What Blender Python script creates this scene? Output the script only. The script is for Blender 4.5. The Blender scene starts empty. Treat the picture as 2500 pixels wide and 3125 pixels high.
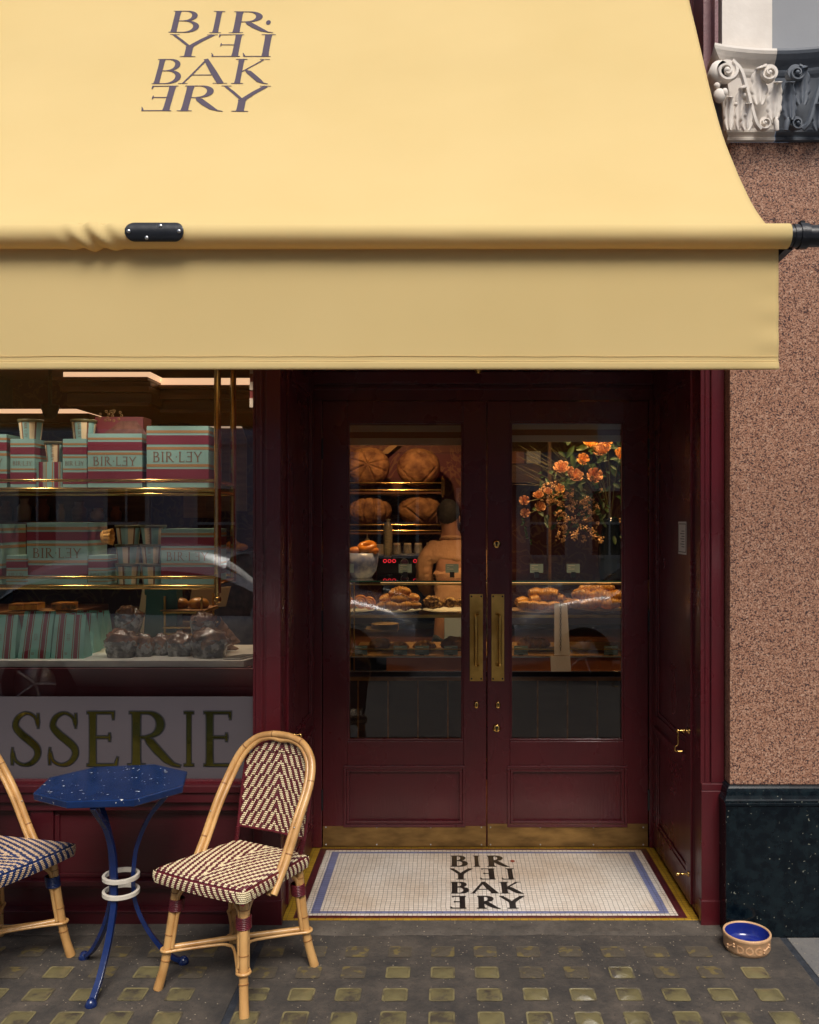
import bpy, bmesh, math, random
from mathutils import Vector, Matrix, noise
R = math.radians
random.seed(7)
scn = bpy.context.scene
col = scn.collection

# ---------------------------------------------------------------- camera, sky, sun, exposure
F, CX, CY, H, D0 = 2694.0, 1373.0, 1585.0, 1.74, 3.83     # photograph geometry: focal in photo px, vanishing point, eye height, distance to shopfront
cd = bpy.data.cameras.new('camera'); cam = bpy.data.objects.new('camera', cd); col.objects.link(cam)
cam.location = (0, -D0, H); cam.rotation_euler = (R(90), 0, 0)
cd.sensor_fit = 'HORIZONTAL'; cd.sensor_width = 36; cd.lens = 36 * F / 2500
cd.shift_x = (1250 - CX) / 2500; cd.shift_y = (CY - 1562.5) / 2500
cd.clip_start = .05; cd.clip_end = 500
scn.camera = cam

SUN_EL, SUN_AZ = 53, 168       # azimuth measured like the sky texture: sun stands behind and to the left of the camera
w = bpy.data.worlds.new("World"); scn.world = w; w.use_nodes = True
nt = w.node_tree; bg = nt.nodes['Background']
sk = nt.nodes.new('ShaderNodeTexSky'); sk.sky_type = 'NISHITA'; sk.sun_disc = False
sk.sun_elevation = R(SUN_EL); sk.sun_rotation = R(SUN_AZ); sk.dust_density = 4; sk.ozone_density = .6; sk.air_density = 1.2
nt.links.new(sk.outputs[0], bg.inputs[0]); bg.inputs[1].default_value = .105
sl = bpy.data.lights.new('sun', 'SUN'); sun = bpy.data.objects.new('sun', sl); col.objects.link(sun)
sl.energy = 2.35; sl.angle = R(28); sl.color = (1, .96, .90)
sd = Vector((math.sin(R(SUN_AZ)) * math.cos(R(SUN_EL)), math.cos(R(SUN_AZ)) * math.cos(R(SUN_EL)), math.sin(R(SUN_EL))))
sun.location = sd * 30; sun.rotation_euler = sd.to_track_quat('Z', 'Y').to_euler()
scn.view_settings.view_transform = 'Standard'; scn.view_settings.look = 'None'
scn.view_settings.exposure = .25; scn.view_settings.gamma = 1
scn.render.engine = 'CYCLES'

def X(px, d): return (px - CX) * d / F
def Z(py, d): return H - (py - CY) * d / F
def Y(d): return d - D0
GZ = -.02                                   # pavement level (mosaic is 0)

# ---------------------------------------------------------------- materials
def lin(c):
    return tuple(((v / 255) / 12.92 if v <= 10 else (((v / 255) + .055) / 1.055) ** 2.4) for v in c)
MATS = {}
def pmat(name, c1, c2=None, rough=.5, metal=0, nscale=8, stretch=(1, 1, 1), bump=0, bscale=None, bstretch=None, coat=0,
         spec=None, detail=4, ramp=(.35, .65), rough2=None, sub=None, em=None, ems=1, bdist=.01):
    m = bpy.data.materials.new(name); m.use_nodes = True; t = m.node_tree; p = t.nodes['Principled BSDF']
    p.inputs['Roughness'].default_value = rough; p.inputs['Metallic'].default_value = metal
    p.inputs['Base Color'].default_value = (*c1, 1)
    if coat: p.inputs['Coat Weight'].default_value = coat; p.inputs['Coat Roughness'].default_value = .12
    if spec is not None: p.inputs['Specular IOR Level'].default_value = spec
    if em: p.inputs['Emission Color'].default_value = (*em, 1); p.inputs['Emission Strength'].default_value = ems
    tc = t.nodes.new('ShaderNodeTexCoord')
    def noi(sc, st, det=4):
        mp = t.nodes.new('ShaderNodeMapping'); mp.inputs['Scale'].default_value = st
        t.links.new(tc.outputs['Object'], mp.inputs[0])
        n = t.nodes.new('ShaderNodeTexNoise'); n.inputs['Scale'].default_value = sc; n.inputs['Detail'].default_value = det
        t.links.new(mp.outputs[0], n.inputs['Vector']); return n
    if c2:
        n = noi(nscale, stretch, detail)
        r = t.nodes.new('ShaderNodeValToRGB'); r.color_ramp.elements[0].position = ramp[0]; r.color_ramp.elements[1].position = ramp[1]
        r.color_ramp.elements[0].color = (*c1, 1); r.color_ramp.elements[1].color = (*c2, 1)
        t.links.new(n.outputs[0], r.inputs[0]); t.links.new(r.outputs[0], p.inputs['Base Color'])
        if rough2 is not None:
            mr = t.nodes.new('ShaderNodeMapRange'); mr.inputs[1].default_value = .35; mr.inputs[2].default_value = .65
            mr.inputs[3].default_value = rough; mr.inputs[4].default_value = rough2
            t.links.new(n.outputs[0], mr.inputs[0]); t.links.new(mr.outputs[0], p.inputs['Roughness'])
    if bump:
        n = noi(bscale or nscale, bstretch or stretch, 5)
        b = t.nodes.new('ShaderNodeBump'); b.inputs['Strength'].default_value = bump; b.inputs['Distance'].default_value = bdist
        t.links.new(n.outputs[0], b.inputs['Height']); t.links.new(b.outputs[0], p.inputs['Normal'])
    MATS[name] = m
    return m
def N(m): return m.node_tree.nodes
def L(m, a, b): m.node_tree.links.new(a, b)
def glass(name, ior=1.8, tint=(1, 1, 1), rough=0.0):
    m = bpy.data.materials.new(name); m.use_nodes = True; t = m.node_tree
    for n in list(t.nodes): t.nodes.remove(n)
    o = t.nodes.new('ShaderNodeOutputMaterial'); mx = t.nodes.new('ShaderNodeMixShader')
    tr = t.nodes.new('ShaderNodeBsdfTransparent'); tr.inputs[0].default_value = (*tint, 1)
    g = t.nodes.new('ShaderNodeBsdfGlossy'); g.inputs['Roughness'].default_value = rough
    f = t.nodes.new('ShaderNodeFresnel'); f.inputs[0].default_value = ior
    t.links.new(f.outputs[0], mx.inputs[0]); t.links.new(tr.outputs[0], mx.inputs[1]); t.links.new(g.outputs[0], mx.inputs[2])
    t.links.new(mx.outputs[0], o.inputs[0]); MATS[name] = m; return m
def ramp_of(m, elems, interp='LINEAR'):
    r = N(m).new('ShaderNodeValToRGB'); cr = r.color_ramp; cr.interpolation = interp
    while len(cr.elements) > 1: cr.elements.remove(cr.elements[-1])
    cr.elements[0].position = elems[0][0]; cr.elements[0].color = (*elems[0][1], 1)
    for p, c in elems[1:]:
        e = cr.elements.new(p); e.color = (*c, 1)
    return r

PAINT = pmat('burgundy_gloss_paint', (.096, .0095, .0145), (.074, .0075, .0115), rough=.22, nscale=3, bump=.35, bscale=16, bstretch=(9, 9, .7), coat=.25, bdist=.003, rough2=.36)
PAINT_H = pmat('burgundy_gloss_shaded', (.070, .008, .012), (.055, .006, .010), rough=.3, nscale=3, bump=.2, bscale=14, bstretch=(.7, 9, 9), coat=.15, bdist=.003)  # same paint as the doors, darkened to put the stall riser's shade into the colour
PAINT_IN = pmat('burgundy_board', (.17, .018, .028), (.14, .015, .024), rough=.55, nscale=4)
AWN = pmat('cream_canvas', (.80, .64, .305), (.775, .615, .285), rough=.93, nscale=1.6, bump=.12, bscale=420, spec=.15, bdist=.001)
def _trans(m, k, c):
    t = m.node_tree; p = t.nodes['Principled BSDF']; o = t.nodes['Material Output']; tr = t.nodes.new('ShaderNodeBsdfTranslucent'); tr.inputs[0].default_value = (*c, 1)
    mx = t.nodes.new('ShaderNodeMixShader'); mx.inputs[0].default_value = k; t.links.new(p.outputs[0], mx.inputs[1]); t.links.new(tr.outputs[0], mx.inputs[2]); t.links.new(mx.outputs[0], o.inputs[0])
_trans(AWN, .25, (.92, .56, .10))
INK = pmat('grey_ink', (.10, .082, .11), rough=.9, spec=.1)
BLACK = pmat('black_powder_coat', (.010, .012, .016), (.016, .018, .024), rough=.32, nscale=20, bump=.1, bscale=60)
STEEL = pmat('steel', (.55, .55, .55), rough=.3, metal=1)
BRASS = pmat('aged_brass', (.78, .50, .14), (.50, .30, .075), rough=.30, metal=1, nscale=9, rough2=.42, bump=.15, bscale=25, bdist=.002)
BRASS_P = pmat('polished_brass', (.75, .48, .16), (.6, .36, .1), rough=.16, metal=1, nscale=12)
KICK = pmat('dull_brass', (.42, .25, .085), (.20, .115, .04), rough=.38, metal=.85, nscale=6, stretch=(1, 1, 3), rough2=.60, bump=.3, bscale=50, bstretch=(.3, 1, 3), bdist=.002, detail=9)
GLASS = glass('window_glass', 1.88, (.93, .95, .94))
GLASS2 = glass('case_glass', 1.35, (.93, .97, .95))
GLASS_ED = pmat('green_glass_edge', (.02, .12, .09), rough=.15)
WHITE_ST = pmat('white_stucco', (.80, .74, .67), (.72, .66, .59), rough=.7, nscale=9, bump=.25, bscale=40, bdist=.004)
GREY_ST = pmat('dark_grey_stucco', (.125, .145, .175), (.085, .10, .125), rough=.55, nscale=9, bump=.25, bscale=40, bdist=.004)
GREY_WALL = pmat('grey_stucco_wall', (.30, .31, .33), (.26, .27, .29), rough=.7, nscale=3, bump=.1, bscale=60, bdist=.003)
PLUM = pmat('plum_paint', (.20, .085, .095), (.17, .07, .08), rough=.4, nscale=30, bump=.4, bscale=90, bdist=.003)
RATTAN = pmat('rattan', (.66, .38, .14), (.36, .165, .045), rough=.33, nscale=13, stretch=(1, 1, .45), bump=.2, bscale=50, coat=.25, ramp=(.38, .78), bdist=.003)
RATTAN_D = pmat('rattan_node', (.33, .15, .045), (.22, .09, .028), rough=.45, nscale=30)
CREAM_W = pmat('cream_weave', (.80, .69, .44), (.68, .56, .33), rough=.38, nscale=40)
WINE_W = pmat('wine_weave', (.13, .014, .022), (.085, .009, .015), rough=.32, nscale=40)
NAVY_W = pmat('navy_weave', (.012, .03, .12), (.008, .018, .075), rough=.32, nscale=40)
TAN_W = pmat('tan_weave', (.62, .44, .29), (.5, .35, .22), rough=.4, nscale=40)
BLUE_P = pmat('cobalt_paint', (.006, .022, .115), (.004, .016, .085), rough=.25, nscale=14, coat=.4, bump=.15, bscale=22, bdist=.003)
WHITE_P = pmat('chipped_white_paint', (.72, .66, .56), (.60, .54, .45), rough=.4, nscale=20, bump=.2, bscale=40, bdist=.002)
CLAY = pmat('buff_stoneware', (.64, .39, .21), (.56, .33, .17), rough=.5, nscale=30, bump=.1, bscale=80, bdist=.002)
COBALT = pmat('cobalt_glaze', (.015, .03, .25), (.01, .02, .17), rough=.15, nscale=8, coat=.5)
MINT = pmat('mint_card', (.20, .35, .33), rough=.75)
MINT_D = pmat('mint_paper', (.20, .46, .41), (.17, .40, .35), rough=.7, nscale=12, bump=.3, bscale=10, bdist=.006)
CRIM = pmat('crimson_card', (.15, .007, .024), rough=.75)
GOLDC = pmat('ochre_card', (.30, .16, .06), rough=.75)
CREAMC = pmat('cream_card', (.62, .47, .29), rough=.75)
BROWN_INK = pmat('brown_ink', (.16, .065, .03), rough=.8)
DARK_INK = pmat('black_ink', (.012, .012, .014), rough=.6)
MARBLE = pmat('white_marble', (.82, .80, .75), (.50, .50, .51), rough=.25, nscale=5, stretch=(1, 1, 2.5), detail=9, ramp=(.52, .72))
WOOD = pmat('dark_wood', (.10, .035, .012), (.16, .06, .022), rough=.4, nscale=7, stretch=(.5, 5, 5))
WOOD_M = pmat('cornice_wood', (.17, .07, .025), (.24, .11, .04), rough=.4, nscale=7, stretch=(.5, 5, 5))
OAK = pmat('oak_board', (.38, .19, .08), (.26, .12, .05), rough=.5, nscale=7, stretch=(.5, 5, 5))
RUST = pmat('orange_ply', (.42, .15, .05), (.34, .11, .035), rough=.5, nscale=4)
PORC = pmat('porcelain', (.7, .66, .58), rough=.2)
DARKM = pmat('dark_metal', (.02, .024, .028), rough=.3, metal=.6)
CHAR = pmat('charcoal_wall', (.012, .010, .012), rough=.7)
PAPERW = pmat('white_paper', (.72, .70, .66), rough=.8)
CARDB = pmat('blue_grey_card', (.16, .24, .26), rough=.8)
SKIN = pmat('skin', (.30, .14, .08), rough=.55)
SHIRT = pmat('tan_shirt', (.44, .24, .13), (.32, .17, .09), rough=.9, nscale=5, bump=.9, bscale=6, bstretch=(1, 1, .55), bdist=.06)
HAIR = pmat('dark_hair', (.008, .006, .005), (.02, .014, .01), rough=.85, nscale=40, bump=.8, bscale=60)
TROU = pmat('dark_trousers', (.02, .022, .03), rough=.9)
CROIS = pmat('baked_crust', (.52, .23, .035), (.20, .065, .012), rough=.34, nscale=24, bump=.4, bscale=40, bdist=.004, ramp=(.42, .68))
BUN = pmat('glazed_bun', (.60, .22, .022), (.34, .10, .015), rough=.18, nscale=18, coat=.4)
NUT = pmat('nutty_crust', (.62, .36, .12), (.17, .07, .025), rough=.6, nscale=60, bump=.9, bscale=60, bdist=.008, ramp=(.42, .55))
LOAF = pmat('rustic_loaf', (.33, .15, .05), (.11, .038, .011), rough=.8, nscale=11, bump=1, bscale=26, bdist=.015, detail=9)
SCORE = pmat('loaf_score', (.07, .022, .008), rough=.9)
FILM = pmat('crinkled_film_loaf', (.20, .085, .04), (.07, .035, .02), rough=.18, nscale=20, bump=1, bscale=14, bdist=.03, coat=1, ramp=(.4, .7))
FILM2 = pmat('cellophane', (.36, .37, .38), (.05, .05, .055), rough=.12, nscale=26, bump=1, bscale=22, bdist=.05, coat=1, ramp=(.44, .56))
CAKE = pmat('yellow_sponge', (.62, .38, .06), (.45, .2, .03), rough=.8, nscale=40, bump=.4, bscale=60)
LEAF = pmat('leaf_green', (.045, .09, .018), (.025, .05, .012), rough=.5, nscale=20)
ROSE = pmat('peach_rose', (.66, .36, .16), (.46, .20, .08), rough=.6, nscale=20)
ROSE_Y = pmat('yellow_rose', (.85, .5, .12), (.75, .36, .08), rough=.6, nscale=20)
BERRY = pmat('cream_berry', (.62, .38, .15), (.4, .19, .07), rough=.4, nscale=60)
STEM = pmat('stem', (.12, .10, .03), rough=.6)
GLOW = pmat('warm_cove_light', (1, .8, .55), em=(1, .60, .35), ems=.8)
GLOW2 = pmat('warm_bulb', (1, .8, .5), em=(1, .6, .28), ems=12)
REDL = pmat('red_ring_light', (.8, .02, .03), em=(1, .03, .05), ems=.9)
TAR = pmat('tarred_joint', (.022, .026, .034), (.035, .04, .05), rough=.6, nscale=30, bump=.4, bscale=90)
GOLD = pmat('gilded_letter', (.20, .17, .035), (.10, .10, .025), rough=.16, metal=.9, nscale=3)
FROST = pmat('frosted_film', (.10, .085, .093), (.085, .074, .082), rough=.35, nscale=2)

# wallpaper: dark ground with faint warm scrolling leaves
WALLP = pmat('floral_wallpaper', (.10, .012, .012), rough=.7)
def _wp(m, ground, fig, sc):
    t = m.node_tree; p = t.nodes['Principled BSDF']; tc = t.nodes.new('ShaderNodeTexCoord')
    n = t.nodes.new('ShaderNodeTexNoise'); n.inputs['Scale'].default_value = sc; n.inputs['Detail'].default_value = 1; n.inputs['Distortion'].default_value = 2.5
    t.links.new(tc.outputs['Object'], n.inputs['Vector'])
    r = ramp_of(m, [(.0, ground), (.46, ground), (.49, fig), (.53, fig), (.56, ground)])
    t.links.new(n.outputs[0], r.inputs[0]); t.links.new(r.outputs[0], p.inputs['Base Color'])
_wp(WALLP, (.075, .009, .009), (.15, .055, .02), 4)
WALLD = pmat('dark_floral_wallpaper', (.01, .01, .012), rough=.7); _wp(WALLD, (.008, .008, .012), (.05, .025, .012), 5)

# pink granite
GRAN = pmat('pink_granite', (.5, .3, .2), rough=.32)
def _gran():
    m = GRAN; t = m.node_tree; p = t.nodes['Principled BSDF']; tc = t.nodes.new('ShaderNodeTexCoord')
    v = t.nodes.new('ShaderNodeTexVoronoi'); v.inputs['Scale'].default_value = 240; v.feature = 'F1'
    n = t.nodes.new('ShaderNodeTexNoise'); n.inputs['Scale'].default_value = 120; n.inputs['Detail'].default_value = 5; n.inputs['Roughness'].default_value = .7
    t.links.new(tc.outputs['Object'], v.inputs['Vector']); t.links.new(tc.outputs['Object'], n.inputs['Vector'])
    s = t.nodes.new('ShaderNodeSeparateColor'); t.links.new(v.outputs['Color'], s.inputs[0])
    mx = t.nodes.new('ShaderNodeMath'); mx.operation = 'MULTIPLY_ADD'; mx.inputs[1].default_value = .42; 
    t.links.new(s.outputs[0], mx.inputs[0]); t.links.new(n.outputs[0], mx.inputs[2])
    r = ramp_of(m, [(0, (.012, .011, .02)), (.50, (.03, .022, .03)), (.57, (.11, .045, .03)), (.68, (.32, .155, .095)), (.85, (.42, .235, .155)), (1, (.56, .39, .29))])
    t.links.new(mx.outputs[0], r.inputs[0]); t.links.new(r.outputs[0], p.inputs['Base Color'])
_gran()
PLIN = pmat('dark_flecked_granite', (.01, .014, .018), rough=.18, spec=.28)
def _flecks(m, base1, base2, chip, sc, thr, bsc=30, sc2=None):
    t = m.node_tree; p = t.nodes['Principled BSDF']; tc = t.nodes.new('ShaderNodeTexCoord')
    n0 = t.nodes.new('ShaderNodeTexNoise'); n0.inputs['Scale'].default_value = 12; t.links.new(tc.outputs['Object'], n0.inputs['Vector'])
    va = t.nodes.new('ShaderNodeVectorMath'); va.operation = 'MULTIPLY_ADD'; va.inputs[1].default_value = (.03, .03, .03)
    n1 = t.nodes.new('ShaderNodeTexNoise'); n1.inputs['Scale'].default_value = 60; t.links.new(tc.outputs['Object'], n1.inputs['Vector'])
    t.links.new(n1.outputs['Color'], va.inputs[0]); t.links.new(tc.outputs['Object'], va.inputs[2])
    v = t.nodes.new('ShaderNodeTexVoronoi'); v.inputs['Scale'].default_value = sc; t.links.new(va.outputs[0], v.inputs['Vector'])
    s = t.nodes.new('ShaderNodeSeparateColor'); t.links.new(v.outputs['Color'], s.inputs[0])
    sz = t.nodes.new('ShaderNodeMath'); sz.operation = 'MULTIPLY'; t.links.new(s.outputs[0], sz.inputs[0]); t.links.new(s.outputs[0], sz.inputs[1])
    s2 = t.nodes.new('ShaderNodeMath'); s2.operation = 'MULTIPLY'; t.links.new(sz.outputs[0], s2.inputs[0]); s2.inputs[1].default_value = thr
    lt = t.nodes.new('ShaderNodeMath'); lt.operation = 'LESS_THAN'; t.links.new(v.outputs['Distance'], lt.inputs[0]); t.links.new(s2.outputs[0], lt.inputs[1])
    g = t.nodes.new('ShaderNodeMath'); g.operation = 'GREATER_THAN'; g.inputs[1].default_value = .72; t.links.new(s.outputs[1], g.inputs[0])
    mu = t.nodes.new('ShaderNodeMath'); mu.operation = 'MULTIPLY'; t.links.new(lt.outputs[0], mu.inputs[0]); t.links.new(g.outputs[0], mu.inputs[1])
    nb = t.nodes.new('ShaderNodeTexNoise'); nb.inputs['Scale'].default_value = bsc; nb.inputs['Detail'].default_value = 6; t.links.new(tc.outputs['Object'], nb.inputs['Vector'])
    r = ramp_of(m, [(.35, base1), (.7, base2)]); t.links.new(nb.outputs[0], r.inputs[0])
    mc = t.nodes.new('ShaderNodeMix'); mc.data_type = 'RGBA'
    t.links.new(mu.outputs[0], mc.inputs[0]); t.links.new(r.outputs[0], mc.inputs[6]); mc.inputs[7].default_value = (*chip, 1)
    t.links.new(mc.outputs[2], p.inputs['Base Color'])
_flecks(PLIN, (.0015, .004, .007), (.007, .014, .018), (.20, .20, .16), 75, .30)
TERR = pmat('blue_terrazzo', (.01, .04, .2), rough=.22); _flecks(TERR, (.004, .018, .075), (.007, .028, .11), (.75, .73, .66), 75, .33, 18)

# concrete pavement
CONC = pmat('worn_dark_concrete', (.1, .1, .1), rough=.75)
def _conc(m, c1, c2, c3):
    t = m.node_tree; p = t.nodes['Principled BSDF']; tc = t.nodes.new('ShaderNodeTexCoord')
    n = t.nodes.new('ShaderNodeTexNoise'); n.inputs['Scale'].default_value = 4.5; n.inputs['Detail'].default_value = 12; n.inputs['Roughness'].default_value = .78
    t.links.new(tc.outputs['Object'], n.inputs['Vector'])
    r = ramp_of(m, [(.36, c1), (.5, c2), (.66, c3)]); t.links.new(n.outputs[0], r.inputs[0])
    v = t.nodes.new('ShaderNodeTexVoronoi'); v.inputs['Scale'].default_value = 130; t.links.new(tc.outputs['Object'], v.inputs['Vector'])
    s = t.nodes.new('ShaderNodeSeparateColor'); t.links.new(v.outputs['Color'], s.inputs[0])
    g = t.nodes.new('ShaderNodeMath'); g.operation = 'GREATER_THAN'; g.inputs[1].default_value = .955; t.links.new(s.outputs[0], g.inputs[0])
    lt = t.nodes.new('ShaderNodeMath'); lt.operation = 'LESS_THAN'; lt.inputs[1].default_value = .36; t.links.new(v.outputs['Distance'], lt.inputs[0])
    mu = t.nodes.new('ShaderNodeMath'); mu.operation = 'MULTIPLY'; t.links.new(lt.outputs[0], mu.inputs[0]); t.links.new(g.outputs[0], mu.inputs[1])
    cc = ramp_of(m, [(0, (.02, .018, .016)), (.45, (.03, .025, .02)), (.55, (.34, .28, .20))], 'LINEAR'); t.links.new(s.outputs[1], cc.inputs[0])
    mc = t.nodes.new('ShaderNodeMix'); mc.data_type = 'RGBA'
    t.links.new(mu.outputs[0], mc.inputs[0]); t.links.new(r.outputs[0], mc.inputs[6]); t.links.new(cc.outputs[0], mc.inputs[7])
    t.links.new(mc.outputs[2], p.inputs['Base Color'])
    nb = t.nodes.new('ShaderNodeTexNoise'); nb.inputs['Scale'].default_value = 55; nb.inputs['Detail'].default_value = 8; nb.inputs['Roughness'].default_value = .7
    t.links.new(tc.outputs['Object'], nb.inputs['Vector'])
    b = t.nodes.new('ShaderNodeBump'); b.inputs['Strength'].default_value = .6; b.inputs['Distance'].default_value = .006
    t.links.new(nb.outputs[0], b.inputs['Height']); t.links.new(b.outputs[0], p.inputs['Normal'])
_conc(CONC, (.034, .031, .029), (.060, .051, .043), (.108, .087, .068))
CONC2 = pmat('pale_pavement', (.1, .1, .1), rough=.8); _conc(CONC2, (.10, .10, .10), (.14, .135, .13), (.18, .17, .155))
KERBC = pmat('step_concrete', (.1, .1, .1), rough=.8); _conc(KERBC, (.045, .039, .033), (.080, .067, .055), (.125, .105, .085))
ASPH = pmat('asphalt', (.045, .045, .048), (.06, .06, .062), rough=.8, nscale=60, bump=.5, bscale=120)
# yellowed glass lens in the pavement
LENS = pmat('yellowed_glass_lens', (.25, .22, .08), rough=.22)
def _lens():
    m = LENS; t = m.node_tree; p = t.nodes['Principled BSDF']; tc = t.nodes.new('ShaderNodeTexCoord')
    n = t.nodes.new('ShaderNodeTexNoise'); n.inputs['Scale'].default_value = 9; n.inputs['Detail'].default_value = 6; n.inputs['Roughness'].default_value = .62
    oi = t.nodes.new('ShaderNodeObjectInfo'); ad = t.nodes.new('ShaderNodeVectorMath'); ad.operation = 'ADD'
    t.links.new(tc.outputs['Object'], ad.inputs[0]); t.links.new(oi.outputs['Location'], ad.inputs[1]); t.links.new(ad.outputs[0], n.inputs['Vector'])
    r = ramp_of(m, [(.40, (.175, .15, .072)), (.55, (.135, .115, .06)), (.62, (.075, .063, .048))]); t.links.new(n.outputs[0], r.inputs[0])
    t.links.new(r.outputs[0], p.inputs['Base Color'])
_lens()
LENS_D = pmat('worn_lens', (.085, .07, .05), (.15, .115, .045), rough=.6, nscale=22, ramp=(.55, .6), bump=.5, bscale=40)
LENS_E = pmat('lens_rim', (.20, .17, .08), (.09, .075, .05), rough=.3, nscale=14, ramp=(.45, .6))

def mosaic(name, c1, c2, size):
    m = pmat(name, c1, rough=.35); t = m.node_tree; p = t.nodes['Principled BSDF']; tc = t.nodes.new('ShaderNodeTexCoord')
    n = t.nodes.new('ShaderNodeTexNoise'); n.inputs['Scale'].default_value = 11; n.inputs['Detail'].default_value = 2
    t.links.new(tc.outputs['Object'], n.inputs['Vector'])
    va = t.nodes.new('ShaderNodeVectorMath'); va.operation = 'MULTIPLY_ADD'; va.inputs[1].default_value = (.011, .011, 0)
    t.links.new(n.outputs['Color'], va.inputs[0]); t.links.new(tc.outputs['Object'], va.inputs[2])
    b = t.nodes.new('ShaderNodeTexBrick'); b.offset = 0; b.offset_frequency = 1; b.squash = 1
    b.inputs['Scale'].default_value = 1; b.inputs['Brick Width'].default_value = size[0]; b.inputs['Row Height'].default_value = size[1]
    b.inputs['Mortar Size'].default_value = .0009; b.inputs['Mortar Smooth'].default_value = .2; b.inputs['Bias'].default_value = -.1
    b.inputs['Color1'].default_value = (*c1, 1); b.inputs['Color2'].default_value = (*c2, 1); b.inputs['Mortar'].default_value = (.05, .04, .03, 1)
    t.links.new(va.outputs[0], b.inputs['Vector'])
    n2 = t.nodes.new('ShaderNodeTexNoise'); n2.inputs['Scale'].default_value = 2.2; n2.inputs['Detail'].default_value = 6; t.links.new(tc.outputs['Object'], n2.inputs['Vector'])
    rr = ramp_of(m, [(.3, (.78, .68, .58)), (.62, (1, 1, 1))]); t.links.new(n2.outputs[0], rr.inputs[0])
    mc = t.nodes.new('ShaderNodeMix'); mc.data_type = 'RGBA'; mc.blend_type = 'MULTIPLY'; mc.inputs[0].default_value = 1
    t.links.new(b.outputs[0], mc.inputs[6]); t.links.new(rr.outputs[0], mc.inputs[7]); t.links.new(mc.outputs[2], p.inputs['Base Color'])
    bp = t.nodes.new('ShaderNodeBump'); bp.inputs['Strength'].default_value = .5; bp.inputs['Distance'].default_value = .002; bp.invert = True
    t.links.new(b.outputs['Fac'], bp.inputs['Height']); t.links.new(bp.outputs[0], p.inputs['Normal'])
    return m
MO_W = mosaic('white_mosaic', (.82, .76, .68), (.72, .65, .57), (.021, .021))
MO_Y = mosaic('yellow_mosaic', (.50, .31, .03), (.40, .23, .02), (.034, .0225))
MO_R = mosaic('wine_mosaic', (.10, .014, .022), (.07, .01, .016), (.034, .0225))
MO_B = mosaic('blue_mosaic', (.21, .24, .44), (.17, .195, .38), (.034, .0225))

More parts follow.
